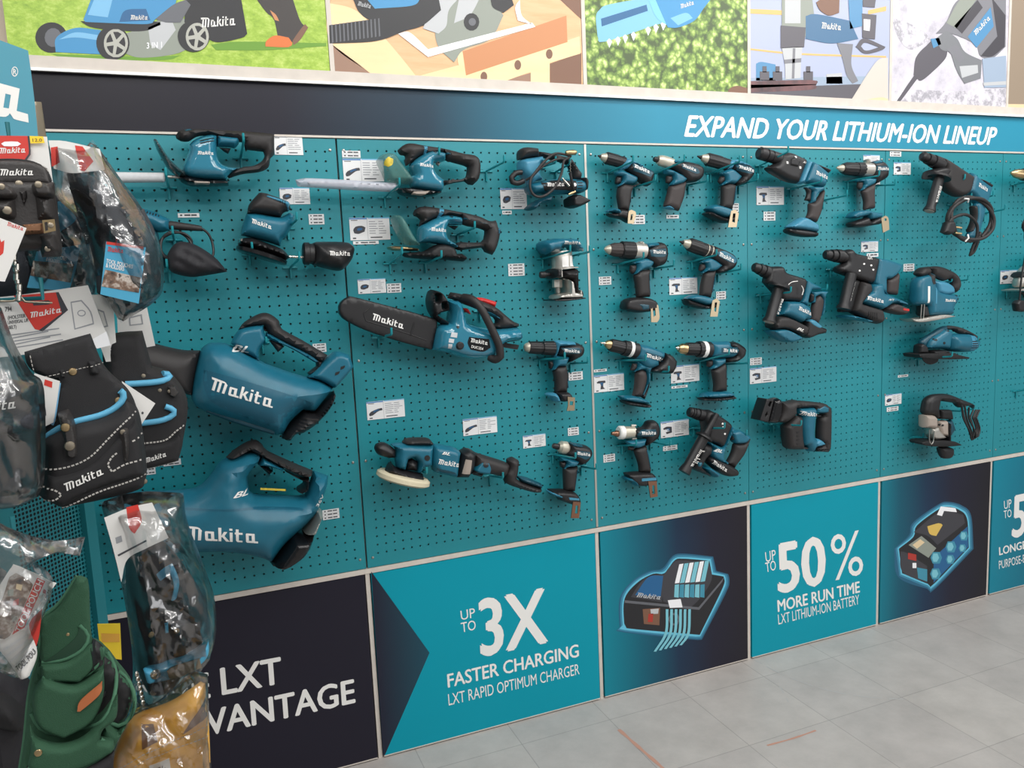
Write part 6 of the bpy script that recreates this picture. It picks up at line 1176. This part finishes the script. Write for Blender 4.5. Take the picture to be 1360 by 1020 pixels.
nt.links.new(nz.outputs['Fac'], bp.inputs['Height'])
for q in (gl, fr): nt.links.new(bp.outputs[0], q.inputs['Normal'])
mr.inputs[3].default_value = .16; mr.inputs[4].default_value = 1.0; nt.links.new(fr.outputs['Fresnel'], mr.inputs[0]); nt.links.new(mr.outputs[0], mx.inputs[0]); nt.links.new(tr.outputs[0], mx.inputs[1]); nt.links.new(gl.outputs[0], mx.inputs[2]); nt.links.new(mx.outputs[0], o_.inputs[0])
TS = 1.
YR = math.radians(55.6); YP = math.radians(7)
def item(name, label, cat, x0, y0, s, ref, dist, yaw=YP, group=None, tilt=0):
    global c
    c = Ctx(x0, y0, s, yaw=yaw, dist=dist, ref=ref, tilt=tilt); return thing(name, label, cat, group)
def F(n, m, pts, h, **k): return flat(n, c, m, pts, h, step=.006, **k)
def stitch(pts, r=3.2, h=None, **k):
    """dashed seam lying on the cloth"""
    a = smooth_loop([Vector(c.at(*p)) for p in pts], .005, False); V = []; FF = []; w = r*c.m(*pts[0])
    for i in range(0, len(a)-1):
        d = (a[i+1]-a[i]); n = Vector((-d.y, d.x)).normalized()*w; q0 = a[i]+d*.12; q1 = a[i]+d*.8; hz = hit_h(c, *(a[i]+d*.5), .0009); hz = h if hz is None else hz
        if hz is None: continue
        k = len(V); V += [c.w3(*(q0-n), hz), c.w3(*(q1-n), hz), c.w3(*(q1+n), hz), c.w3(*(q0+n), hz)]; FF.append((k, k+1, k+2, k+3))
    return mk('stitching', V, FF, 'stitch', CUR['root'], smooth=False)
def rim(n, m, pts, r, off=.002, **k):
    P3 = []; last = .01
    for p in smooth_loop([Vector(c.at(*p[:2])) for p in pts], .008, False):
        hz = hit_h(c, p.x, p.y, off); last = hz if hz is not None else last; P3.append(c.w3(p.x, p.y, last))
    for _ in range(2): P3 = [P3[0]]+[P3[i-1]*.25+P3[i]*.5+P3[i+1]*.25 for i in range(1, len(P3)-1)]+[P3[-1]]
    return tube3(n, m, P3, r*c.m(*pts[0][:2]), **k)
def snap(x, y, R, m='pewter', n='snap_rivet'):
    u, v = c.at(x, y); hz = hit_h(c, u, v, 0) or .02; rr = R*c.m(x, y); V = []; FF = []
    for ph, f in ((0, 1), (.7, .85), (1.3, .4)): V += [c.w3(u+rr*f*math.cos(a*math.pi/6), v+rr*f*math.sin(a*math.pi/6), hz+rr*.4*math.sin(ph)) for a in range(12)]
    for p in range(2): FF += [(p*12+a, p*12+(a+1) % 12, p*12+12+(a+1) % 12, p*12+12+a) for a in range(12)]
    FF.append(tuple(range(24, 36))); return mk(n, V, FF, m, CUR['root'])
def bag(pts, t, dw=0., **k): return puff('clear_bag', c, 'clear_film', pts, t, r=t*1.2, dw=dw, fold=.016, sp=.006, **k)
# --- the rack itself
item('display_rack', 'teal perforated display rack with a tall script header sign, left foreground', 'display rack', 0, 0, 1, (112, 700), 1.56, YR)
rk = c
def rack_perf():
    a = Vector(c.at(-60, 640)); b = Vector(c.at(114, 640)); x0, x1 = a.x, c.at(112, 660)[0]-.012; z1 = c.at(80, 610)[1]; z0 = c.at(80, 900)[1]
    s = .0082; R = .0030; V = []; FF = []; nx = int(.16/s); nz_ = int((z1-z0)/s); x0 = x1-nx*s
    for i in range(nx):
        for j in range(nz_):
            cx = x0+(i+.5)*s; cz = z0+(j+.5)*s; k = len(V)
            V += [(cx-s/2, cz-s/2), (cx+s/2, cz-s/2), (cx+s/2, cz+s/2), (cx-s/2, cz+s/2)]+[(cx+R*math.cos(math.pi*(q+.5)/4), cz+R*math.sin(math.pi*(q+.5)/4)) for q in range(8)]
            q = k+4; FF += [(k+1, k+2, q, q+7), (k+2, k+3, q+2, q+1), (k+3, k, q+4, q+3), (k, k+1, q+6, q+5), (k+2, q+1, q), (k+3, q+3, q+2), (k, q+5, q+4), (k+1, q+7, q+6)]
    zt = c.at(60, 200)[1]; zb = -c.O.z+.12
    for l, r_, b_, t_ in ((x0, x1, z0+nz_*s, zt), (x0, x1, zb, z0), (x0-.5, x0, zb, zt)):
        k = len(V); V += [(l, b_), (r_, b_), (r_, t_), (l, t_)]; FF.append((k, k+1, k+2, k+3))
    mk('perforated_panel', [c.w3(u, v) for u, v in V], FF, 'rack_teal', CUR['root'], smooth=False)
    def bx(n, m, l, r_, b_, t_, h0, h1):
        V = [c.w3(u, v, h) for h in (h0, h1) for u, v in ((l, b_), (r_, b_), (r_, t_), (l, t_))]
        mk(n, V, [(3, 2, 1, 0), (4, 5, 6, 7), (0, 1, 5, 4), (1, 2, 6, 5), (2, 3, 7, 6), (3, 0, 4, 7)], m, CUR['root'], smooth=False)
    mk('added_backing', [c.w3(u, v, -.02) for u, v in ((x0-.5, zb), (x1, zb), (x1, zt), (x0-.5, zt))], [(0, 1, 2, 3)], 'edge_dark', CUR['root'], smooth=False)  # added dark sheet so the perforations look dark
    bx('edge_post', 'rack_teal', x1-.004, x1+.022, -c.O.z, zt, -.03, .012)
    bx('base', 'rack_teal', x0-.5, x1+.022, -c.O.z, zb, -.12, .05)
rack_perf()
def rack_hook(x, y, dist):
    t = CAM+ray(x, y)*dist; b = t-rk.n*max(.05, (t-rk.O).dot(rk.n))
    tube3('hook', 'rack_teal', [b, t, t+Vector((0, 0, .03))], .0032, seg=8, smooth=False)
for q in ((13, 190, 1.17), (57, 396, 1.16), (20, 716, 1.0)): rack_hook(*q)
c = Ctx(0, 80, 8.5, yaw=YR, dist=1.5, ref=(50, 170))
puff('upright_post', c, 'pewter', [(330, 470), (412, 478), (470, 880), (520, 1300), (380, 1300)], .012, e=.011, r=.002)
c = Ctx(0, 80, 8.5, yaw=YR, dist=1.40, ref=(20, 130))
hs = puff('header_sign', c, 'sign_blue', [(-1500, -760), (285, -105), (300, 0), (335, 260), (380, 660), (400, 900), (-1500, 1080)], .006, e=.006)
F('lettering', 'print_white', [(-120, 240), (187, 325), (153, 575), (280, 612), (289, 708), (120, 665), (75, 602), (30, 642), (-120, 628)], .0066, holes=[[(26, 380), (88, 396), (64, 548), (2, 538)]])
F('lettering', 'print_white', el(131, 132, 38, 56, 18), .0066, holes=[el(131, 132, 30, 46, 18)]); letters(c, 'R', (113, 160), (150, 170), (113, 100), 'print_white', flat=.0067)
done()
# --- rear items first
item('tool_belt', 'dark tool belt with a teal patch in a clear bag, upper left', 'tool belt', 0, 160, 3.4, (70, 330), 1.34, group='bagged pouches')
P('belt_body', 'fleece', [(90, 300), (240, 240), (330, 300), (400, 420), (430, 600), (420, 760), (300, 800), (-60, 800), (-60, 330)], .05, wav=.004)
F('teal_patch', 'card_blue', [(262, 382), (336, 376), (343, 460), (272, 515)], .056); F('blue_label', 'card_blue', [(172, 600), (362, 570), (342, 680), (312, 772), (130, 757)], .06); F('label_picture', 'belt_photo', [(158, 640), (335, 655), (318, 735), (145, 705)], .0605)
letters(c, 'TOOL POUCHES', (215, 622), (300, 640), (220, 606), flat=.0612, bold=.02); letters(c, '& HOLDERS', (212, 640), (270, 652), (216, 625), flat=.0612, bold=.02)
bag([(100, 290), (240, 232), (350, 290), (425, 420), (450, 620), (440, 790), (300, 820), (100, 800), (60, 500)], .064); done()
item('tool_belt', 'fat black bagged tool belt bulging rightmost at the top, blue holder label', 'tool belt', 0, 160, 3.4, (150, 320), 1.25, group='bagged pouches')
P('belt_body', 'fleece', [(300, 240), (345, 230), (450, 270), (560, 400), (650, 400), (705, 520), (730, 690), (715, 770), (690, 812), (600, 850), (520, 822), (440, 780), (415, 600), (350, 420)], .06, wav=.006)
P('belt_pad', 'cloth_black', [(310, 300), (420, 320), (560, 450), (570, 560), (460, 560), (380, 450)], .07, wav=.006)
F('header_card', 'card_grey', [(222, 108), (300, 112), (448, 146), (470, 238), (395, 246), (320, 252), (245, 232)], .035); F('red_print', 'tag_red', [(232, 140), (262, 135), (272, 205), (236, 225)], .0355); F('red_print', 'tag_red', [(338, 130), (372, 135), (420, 200), (380, 245), (362, 240)], .0355)
F('blue_label', 'card_blue', [(472, 560), (642, 585), (612, 826), (447, 786)], .074); F('label_strip', 'tag_red', [(474, 560), (632, 582), (630, 592), (473, 572)], .0745); F('label_picture', 'belt_photo', [(468, 680), (622, 715), (612, 780), (452, 752)], .0745)
letters(c, 'LOGO', (478, 602), (545, 610), (480, 582), 'tag_red', flat=.0752); letters(c, 'TOOL POUCHES', (472, 650), (585, 676), (474, 634), flat=.0752, bold=.02); letters(c, '& HOLDERS', (470, 670), (548, 686), (472, 652), flat=.0752, bold=.02)
P('blue_clip', 'card_blue', [(412, 365), (440, 352), (462, 375), (440, 405), (415, 398)], .078)
bag([(215, 100), (300, 118), (372, 128), (418, 85), (470, 158), (560, 285), (640, 395), (722, 560), (740, 720), (705, 812), (545, 915), (515, 865), (430, 700), (350, 450), (250, 330)], .084); done()
item('pouch_card', 'blank white pouch card, furthest right of three behind the black pouches', 'card', 0, 360, 3.1857, (180, 430), 1.385, group='grey pouch cards')
puff('card', c, 'card_grey', [(495, 190), (620, 146), (657, 316), (560, 330), (500, 300)], .0006, e=.0006); F('line_drawing', 'ink_grey', [(545, 195), (600, 182), (606, 225), (548, 232)], .001, holes=[[(551, 200), (595, 189), (600, 221), (553, 227)]]); done()
item('tool_pouch', 'rear black tool pouch with double blue piping, partly behind the front pouch', 'tool pouch', 0, 360, 3.1857, (215, 520), 1.36, group='black tool pouches with blue piping')
P('pouch_body', 'cloth_black', [(430, 300), (490, 262), (602, 252), (642, 400), (722, 430), (792, 545), (772, 720), (752, 800), (622, 832), (560, 830), (540, 560), (450, 480)], .035, r=.02)
P('front_pocket', 'cloth_black', [(560, 720), (690, 700), (740, 655), (772, 640), (770, 720), (752, 795), (622, 828), (560, 826)], .045, r=.015); P('tool_loop', 'leather', [(695, 478), (730, 468), (752, 505), (730, 532), (700, 520)], .044, r=.006)
rim('blue_piping', 'pipe_blue', [(525, 470), (600, 466), (680, 458), (724, 442), (716, 422), (680, 428)], 13); rim('blue_piping', 'pipe_blue', [(590, 632), (680, 620), (738, 596), (736, 574), (690, 562)], 12)
for q in ([(596, 716), (690, 702), (735, 665), (772, 640)], [(620, 828), (700, 806), (765, 792)]): stitch(q)
for x, y, R in ((600, 436, 9), (668, 496, 8), (706, 498, 8)): snap(x, y, R)
letters(c, 'LOGO', (608, 792), (693, 764), (604, 772), lift=.0015); done()
item('pouch_card', 'grey pouch card between the wide one and the white one', 'card', 0, 360, 3.1857, (140, 440), 1.28, group='grey pouch cards')
puff('card', c, 'card_grey', [(385, 100), (476, 100), (497, 380), (448, 384), (400, 240)], .0006, e=.0006); F('line_drawing', 'ink_grey', [(412, 160), (440, 170), (458, 235), (436, 240)], .001, holes=[[(417, 168), (436, 176), (451, 230), (440, 233)]]); done()
item('tool_pouch', 'front black tool pouch with blue piping, snap strap and dashed white stitching', 'tool pouch', 0, 360, 3.1857, (120, 560), 1.18, group='black tool pouches with blue piping')
P('back_panel', 'cloth_black', [(103, 342), (250, 300), (382, 264), (442, 400), (542, 500), (582, 590), (600, 700), (560, 760), (200, 720), (182, 640), (250, 470), (150, 430), (112, 390)], .02, r=.01)
P('pouch_body', 'cloth_black', [(182, 705), (250, 655), (330, 625), (420, 605), (490, 570), (530, 530), (586, 590), (612, 740), (618, 872), (562, 927), (300, 987), (260, 992), (163, 946), (180, 800)], .048, r=.03)
P('front_pocket', 'cloth_black', [(190, 830), (300, 808), (380, 770), (450, 700), (520, 632), (574, 585), (600, 690), (618, 850), (410, 915), (265, 985), (165, 945)], .055, r=.02)
rim('blue_piping', 'pipe_blue', [(178, 712), (250, 655), (330, 625), (420, 605), (490, 570), (530, 530), (522, 498, .01), (505, 500, 0)], 14)
for q in ([(192, 820), (300, 800), (380, 762), (450, 692), (520, 622), (572, 580)], [(165, 888), (232, 893), (262, 912), (235, 935), (166, 946)], [(262, 985), (400, 912), (520, 870), (612, 838)], [(590, 772), (520, 790), (468, 820), (450, 792), (465, 762), (490, 742)], [(548, 698), (600, 672)]): stitch(q)
P('snap_strap', 'leather', [(242, 590), (292, 573), (322, 640), (333, 750), (307, 774), (273, 762), (263, 680)], .062, r=.008)
P('tool_loop', 'cloth_black', [(360, 374), (406, 369), (426, 436), (374, 441)], .03, r=.01); P('tool_loop', 'cloth_black', [(240, 410), (275, 400), (285, 450), (250, 458)], .027, r=.01); P('pliers_tube', 'leather', [(483, 650), (520, 628), (552, 650), (556, 740), (547, 792), (497, 802)], .066, r=.02)
stitch([(130, 352), (150, 430), (180, 445), (330, 410), (440, 385)], 1.5)
for x, y, R, mm in ((308, 421, 17, 'brass'), (278, 637, 18, 'brass'), (296, 712, 20, 'pewter'), (497, 541, 14, 'brass'), (511, 658, 11, 'pewter'), (607, 877, 11, 'pewter'), (228, 622, 10, 'brass')): snap(x, y, R, mm)
letters(c, 'LOGO', (283, 897), (434, 828), (270, 868), lift=.002); done()
item('leaflet', 'white leaflet corner poking out right of the front pouch', 'leaflet', 0, 360, 3.1857, (185, 535), 1.24)
puff('sheet', c, 'card_grey', [(515, 465), (657, 560), (597, 652), (556, 640)], .0006, e=.0006); F('print_mark', 'ink', el(603, 600, 5, 6, 8), .001); done()
item('leaflet', 'small leaflet with a red maker mark tucked left of the front pouch', 'leaflet', 0, 360, 3.1857, (65, 530), 1.13)
puff('sheet', c, 'card_grey', [(145, 432), (254, 466), (227, 640), (185, 660), (140, 560)], .0006, e=.0006); F('red_mark', 'tag_red', [(190, 458), (222, 468), (220, 494), (186, 482)], .001); F('print_picture', 'p_char', [(176, 575), (190, 565), (196, 610), (182, 622)], .001); puff('second_sheet', c, 'p_blue_pale', [(240, 470), (258, 475), (232, 640), (215, 650)], .0006, e=.0006, dw=-.003); done()
item('pouch_card', 'wide grey pouch card with red script logo panel, over the front pouch', 'card', 0, 360, 3.1857, (70, 430), 1.215, yaw=math.radians(7), group='grey pouch cards')
puff('card', c, 'card_grey', [(-60, 112), (60, 104), (372, 60), (470, 316), (330, 335), (120, 352), (-60, 372)], .0006, e=.0006)
F('red_panel', 'tag_red', [(58, 104), (236, 90), (262, 178), (165, 250), (148, 246)], .001); F('logo_shadow', 'p_char', [(236, 90), (248, 89), (288, 165), (180, 256), (165, 250), (262, 178)], .001); F('hang_slot', 'p_char', [(138, 132), (205, 124), (222, 134), (205, 142), (142, 146)], .0011)
letters(c, 'LOGO', (130, 198), (260, 174), (128, 174), flat=.0012)
letters(c, '794', (22, 172), (50, 170), (21, 152), 'ink', flat=.001); letters(c, '(HOLSTER', (34, 205), (108, 196), (33, 190), 'ink', flat=.001); letters(c, 'UNIVERSAL L/R', (34, 225), (120, 214), (33, 211), 'ink', flat=.001); letters(c, 'BELT)', (38, 246), (70, 242), (37, 232), 'ink', flat=.001)
for k in range(5): F('printed_line', 'ink_grey', [(48+k*6, 268+k*13), (250+k*4-(k % 2)*50, 240+k*12), (251+k*4-(k % 2)*50, 245+k*12), (48+k*6, 273+k*13)], .001)
F('line_drawing', 'ink_grey', [(298, 130), (345, 122), (385, 170), (398, 225), (315, 248), (306, 190)], .001, holes=[[(303, 135), (343, 128), (380, 173), (392, 220), (319, 242), (311, 188)]]); F('line_drawing', 'ink_grey', el(345, 178, 18, 14), .001, holes=[el(345, 178, 14, 10)])
F('film_corner', 'p_white', [(388, 290), (450, 255), (468, 314), (410, 328)], .0012); done()
item('tool_holster', 'black leather tool holster with script logo flap, rivets and red card, top left', 'tool holster', 0, 160, 3.4, (40, 300), 1.14)
puff('header_card', c, 'card_grey', [(-60, 70), (212, 70), (240, 285), (-60, 290)], .0008, e=.0008, dw=-.006); F('red_panel', 'tag_red', [(-60, 68), (128, 70), (134, 150), (115, 178), (-60, 172)], .0); F('logo_shadow', 'p_char', [(124, 70), (134, 70), (138, 155), (118, 182), (110, 178), (130, 150)], .0001); F('hang_slot', 'p_white', [(5, 105), (20, 96), (80, 96), (95, 106), (80, 116), (18, 116)], .0004); F('price_sticker', 'sticker_yellow', [(133, 70), (195, 72), (202, 102), (138, 104)], .0004)
letters(c, 'LOGO', (0, 150), (115, 145), (0, 124), flat=.0006); letters(c, '12.0', (148, 96), (190, 96), (147, 82), 'hide_brown', flat=.0008, bold=.01)
P('flap', 'leather', [(-60, 185), (60, 181), (150, 190), (216, 218), (234, 275), (240, 300), (-60, 300)], .02, r=.008); rim('braided_edge', 'cloth_black', [(-60, 188), (60, 184), (150, 194), (212, 222), (230, 280)], 7); stitch([(-60, 188), (60, 184), (150, 194), (212, 222), (230, 280)], 4)
letters(c, 'LOGO', (6, 258), (153, 256), (7, 229), lift=.0012)
P('holster_body', 'leather', [(-60, 275), (245, 280), (262, 420), (282, 590), (266, 616), (190, 618), (182, 585), (-60, 600)], .03, r=.015)
P('pocket', 'leather', [(145, 330), (250, 350), (262, 440), (262, 470), (160, 470)], .05, r=.03); P('pocket_flap', 'leather', [(142, 300), (172, 282), (232, 302), (254, 348), (236, 366), (180, 366), (150, 345)], .055, r=.01); P('pocket', 'leather', [(-60, 340), (88, 350), (96, 440), (80, 470), (-60, 470)], .05, r=.03); P('pocket_flap', 'leather', [(-60, 300), (20, 285), (70, 320), (92, 350), (70, 372), (-10, 372), (-60, 360)], .055, r=.01)
P('centre_loop', 'rubber', [(75, 322), (135, 312), (142, 360), (128, 400), (130, 455), (95, 458), (98, 400)], .045, r=.02); P('lower_pocket', 'leather', [(165, 515), (262, 505), (278, 590), (262, 614), (195, 614), (180, 570)], .05, r=.03)
P('brown_strap', 'hide_brown', [(100, 476), (205, 468), (205, 520), (112, 526)], .05, r=.006); puff('strap_frame', c, 'brass', [(196, 465), (250, 460), (256, 510), (205, 522)], .002, e=.002, dw=.052, holes=[[(206, 474), (220, 472), (222, 508), (210, 512)]])
for x, y, R in ((20, 320, 15), (91, 297, 17), (180, 311, 16), (43, 420, 20), (233, 487, 13), (218, 586, 13)): snap(x, y, R)
done()
item('swing_tag', 'white swing tag with red glove print, far left edge', 'tag', 0, 160, 3.4, (15, 330), 1.08)
puff('tag', c, 'card_grey', [(-90, 400), (0, 440), (120, 486), (22, 728), (-90, 715)], .0008, e=.0008); F('red_print', 'tag_red', [(-40, 500), (-10, 505), (6, 550), (20, 540), (14, 600), (-10, 620), (-40, 610)], .001); letters(c, 'LOGO', (32, 475), (104, 498), (36, 458), 'tag_red', flat=.001); done()
item('chain_hanger', 'silver chain with a wire hanger, between the swing tag and the grey card', 'chain', 0, 160, 3.4, (22, 380), 1.12)
for k in range(9):
    t = k/8; x = 48+t*40; y = 430+t*370
    if y > 600 or k < 2: L('chain_link', 'chrome', (x+(4 if k % 2 else -4), y-22), (x+(4 if k % 2 else -4), y+22), [(0, 4), (.2, 12), (.8, 12), (1, 4)], seg=10)
for k in range(6): L('chain_link', 'chrome', (66+k*4, 630+k*27), (68+k*4, 662+k*27), [(0, 4), (.25, 11), (.75, 11), (1, 4)], seg=10)
TU('wire_hanger', 'pewter', [(-60, 815), (60, 815), (78, 802), (88, 780), (98, 802), (112, 818), (236, 824)], 5); done()
item('tool_bag', 'black pouch in a foggy clear bag, cut off by the left edge', 'tool pouch', 0, 360, 3.1857, (20, 560), 1.05, group='bagged pouches')
P('pouch_body', 'cloth_black', [(-160, 430), (110, 470), (160, 520), (172, 850), (120, 940), (-160, 980)], .05, wav=.004); P('cuff', 'fleece', [(-160, 620), (150, 560), (165, 600), (160, 660), (-160, 740)], .058, r=.02)
letters(c, 'LOGO', (-110, 582), (76, 562), (-110, 545), lift=.002); bag([(-160, 120), (0, 140), (60, 300), (130, 425), (186, 500), (190, 850), (162, 955), (60, 1000), (-160, 1010)], .075); done()
item('tool_belt', 'bagged tool belt with blue webbing and chain, hanging below the pouches', 'tool belt', 0, 660, 2.8333, (215, 800), 1.24, group='bagged pouches')
P('belt_pouch', 'cloth_black', [(470, 200), (560, 130), (640, 190), (742, 330), (782, 430), (794, 530), (700, 640), (640, 720), (560, 745), (515, 640), (480, 420)], .05, wav=.006)
puff('header_card', c, 'card_grey', [(388, 48), (480, 12), (562, -6), (622, 122), (540, 160), (472, 200), (450, 282), (420, 160)], .0008, e=.0008, dw=.05); F('red_print', 'tag_red', [(468, 10), (510, 0), (524, 60), (498, 106), (478, 84)], .0512); F('printed_line', 'ink_grey', [(428, 120), (450, 112), (454, 134), (432, 142)], .0512); F('printed_line', 'ink', [(436, 182), (540, 128), (542, 134), (440, 188)], .0512)
TU('blue_strap', 'pipe_blue', [(585, 262, .055), (628, 222, .06), (648, 280, .06), (640, 340, .055)], 16, flat=.4); P('blue_belt', 'card_blue', [(530, 600), (620, 570), (720, 530), (768, 492), (766, 545), (730, 585), (640, 628), (545, 650)], .014, r=.008, dw=.048)
puff('metal_plate', c, 'pewter', [(612, 592), (640, 575), (730, 548), (738, 580), (660, 614), (622, 620)], .0015, e=.0015, dw=.064); snap(572, 607, 18, 'chrome', 'grommet'); snap(562, 480, 12, 'brass'); snap(652, 460, 10, 'brass'); snap(572, 706, 12)
TU('hook_ring', 'chrome', [(640, 660, .06), (645, 690, .062), (670, 690, .062), (690, 665, .06)], 6); P('blue_tab', 'card_blue', [(600, 425), (624, 420), (626, 465), (604, 470)], .058, r=.004); P('belt_roll', 'rubber', [(515, 330), (700, 310), (760, 390), (740, 430), (600, 430), (520, 400)], .058, wav=.005)
for k in range(12): L('chain_link', 'chrome', (504+k*3.6, 598+k*17), (507+k*3.6, 618+k*17), [(0, 3), (.25, 8), (.75, 8), (1, 3)], dw=.058, seg=8)
bag([(378, 20), (470, -10), (560, -20), (690, -15), (705, 90), (775, 280), (810, 400), (803, 560), (722, 682), (602, 772), (540, 838), (478, 835), (500, 640), (470, 400), (425, 200)], .075); done()
item('work_apron', 'yellow hide work apron in a clear bag with a handwritten white price sticker, bottom left', 'apron', 0, 660, 2.8333, (215, 970), 1.12)
P('apron_body', 'hide_yellow', [(400, 1100), (425, 985), (470, 880), (520, 830), (650, 780), (772, 700), (786, 880), (792, 1100)], .025, r=.012, wav=.002)
skin('brown_patch', c, 'hide_brown', [(528, 832), (572, 825), (587, 888), (530, 917)]); skin('brown_patch', c, 'hide_brown', [(678, 862), (776, 716), (772, 800)]); stitch([(420, 1000), (560, 925), (776, 830)], 1.4); stitch([(420, 1025), (560, 950), (778, 868)], 1.4)
skin('price_sticker', c, 'card_grey', [(555, 978), (630, 950), (636, 994), (566, 1020)], lift=.0015); letters(c, '25/-', (578, 1003), (616, 988), (574, 985), 'ink', lift=.002)
bag([(480, 835), (600, 775), (735, 660), (782, 668), (790, 900), (800, 1110), (390, 1110), (420, 970)], .04); done()
item('yellow_price_sign', 'yellow plastic price sign low behind the rack edge', 'sign', 0, 660, 2.8333, (145, 840), 1.38)
puff('plate', c, 'sticker_yellow', [(366, 478), (452, 476), (458, 612), (380, 600)], .001, e=.001); F('printed_block', 'hide_yellow', [(380, 512), (450, 514), (450, 545), (384, 545)], .0015); done()
item('tool_bag', 'dark folded work bag filling the bottom left corner', 'bag', 0, 660, 2.8333, (20, 940), 1.12)
P('bag_body', 'navy_cloth', [(-120, 560), (40, 600), (112, 690), (130, 760), (120, 1120), (-120, 1120)], .06, wav=.006); P('bag_flap', 'cloth_black', [(-120, 640), (40, 680), (112, 770), (100, 830), (-120, 800)], .068, wav=.004, r=.02); done()
item('tool_pouch', 'dark green tool pouch with stacked pockets, bottom left foreground', 'tool pouch', 0, 660, 2.8333, (90, 900), .96)
mat('green_shaded', (30, 62, 44), .85)  # darker green copy, painted shade inside the small pocket
P('pouch_body', 'green_cloth', [(150, 560), (165, 600), (340, 540), (402, 572), (442, 622), (500, 705), (488, 790), (440, 890), (402, 1110), (60, 1110), (92, 900), (110, 720)], .022, r=.012)
P('back_panel', 'green_cloth', [(147, 442), (210, 405), (250, 350), (290, 283), (320, 288), (334, 320), (346, 512), (390, 548), (380, 640), (160, 650), (150, 560)], .010, r=.006, dw=.014)
skin('pocket_shade', c, 'green_shaded', [(162, 592), (215, 560), (285, 500), (298, 458), (336, 495), (333, 522), (255, 580)])
P('small_pocket', 'green_cloth', [(158, 597), (255, 584), (334, 526), (346, 520), (350, 600), (300, 657), (160, 650)], .008, r=.006, dw=.028)
skin('pocket_shade', c, 'dark', [(340, 528), (350, 514), (388, 547), (386, 602), (300, 654), (346, 600)])  # flat dark patch, the shade inside the opening put into its colour
P('middle_pocket', 'green_cloth', [(163, 632), (280, 663), (387, 605), (386, 700), (345, 790), (240, 852), (148, 805), (128, 700)], .012, r=.008, dw=.034)
skin('pocket_shade', c, 'dark', [(392, 578), (442, 628), (440, 686), (384, 772), (340, 800), (386, 700), (389, 620)])
skin('pocket_shade', c, 'dark', [(446, 640), (500, 706), (490, 780), (440, 818), (402, 802), (434, 740)])
P('side_pocket', 'green_cloth', [(388, 802), (440, 844), (495, 790), (504, 715), (482, 800), (428, 905), (400, 1010), (376, 880)], .012, r=.008, dw=.024)
P('large_pocket', 'green_cloth', [(119, 788), (150, 843), (240, 864), (332, 824), (437, 684), (432, 762), (386, 804), (372, 842), (422, 850), (425, 882), (332, 934), (200, 970), (110, 940), (122, 880)], .012, r=.008, dw=.044)
P('front_pocket', 'cloth_black', [(108, 936), (200, 966), (332, 932), (425, 882), (405, 1110), (78, 1110)], .014, r=.008, dw=.048)
for q in ([(160, 594), (256, 582), (335, 524), (340, 494), (298, 456)], [(164, 632), (280, 662), (364, 614), (388, 578), (386, 545)], [(121, 788), (150, 843), (240, 862), (332, 822), (384, 770), (436, 684), (442, 640), (402, 572)], [(390, 802), (442, 844), (495, 790), (503, 706), (446, 640)], [(112, 938), (200, 968), (332, 932), (424, 882), (418, 852), (374, 844)], [(147, 442), (210, 405), (250, 350), (290, 284)], [(147, 442), (152, 560), (112, 720), (94, 900), (64, 1090)]): rim('rim_tape', 'green_rim', q, 7, off=0)
skin('orange_tag', c, 'orange_tag', [(290, 738), (302, 700), (380, 634), (372, 676), (300, 738)], lift=.004); snap(151, 876, 13, 'brass'); snap(256, 490, 6, 'brass')
letters(c, 'J', (222, 1000), (244, 990), (216, 972), 'tag_red', lift=.002, bold=.03); letters(c, 'TECH', (246, 976), (276, 966), (245, 962), lift=.002, bold=.02); letters(c, 'TOOLS', (246, 990), (274, 980), (245, 980), lift=.002); done()
item('hanging_card', 'white card reading TOOL POUCH with red stripe and picture, left of the green pouch', 'card', 0, 660, 2.8333, (30, 815), .88)
puff('card', c, 'print_white', [(-60, 420), (0, 330), (44, 264), (66, 259), (190, 318), (198, 344), (30, 545), (-60, 540)], .0008, e=.0008)
F('card_picture', 'belt_photo', [(0, 400), (36, 300), (60, 285), (110, 312), (125, 330), (52, 500), (20, 535), (-60, 520), (-60, 450)], .001); F('card_picture', 'p_red', [(50, 390), (72, 380), (70, 405), (48, 408)], .0012); F('card_picture', 'p_cream', [(62, 325), (85, 330), (80, 352), (60, 345)], .0012); F('card_picture', 'p_grey', [(28, 350), (52, 345), (50, 370), (30, 372)], .0012)
F('red_stripe', 'tag_red', [(42, 525), (140, 303), (170, 316), (82, 512)], .0012); letters(c, 'TOOL POUCH', (78, 510), (164, 318), (56, 500), flat=.0015, bold=.02); letters(c, 'J', (166, 372), (172, 352), (158, 368), 'tag_red', flat=.0012, bold=.03); letters(c, 'TECH', (172, 392), (186, 352), (166, 388), 'ink', flat=.0012)
P('paper_cone', 'print_white', [(-20, 555), (40, 520), (108, 480), (140, 585), (112, 672), (80, 684), (20, 600)], .012, r=.01); F('red_triangle', 'tag_red', [(112, 462), (160, 405), (150, 500), (138, 545)], .0135)
letters(c, 'TOOL POU', (72, 640), (138, 575), (60, 622), 'ink', lift=.002, bold=.02)
for k in range(5): skin('grey_band', c, 'card', [(8+k*14, 560+k*22), (112+k*4, 494+k*18), (114+k*4, 500+k*18), (14+k*14, 568+k*22)], lift=.0008)
bag([(-60, 60), (60, 130), (200, 165), (320, 150), (300, 222), (215, 208), (130, 240), (200, 330), (120, 560), (80, 690), (-60, 560)], .03); done()
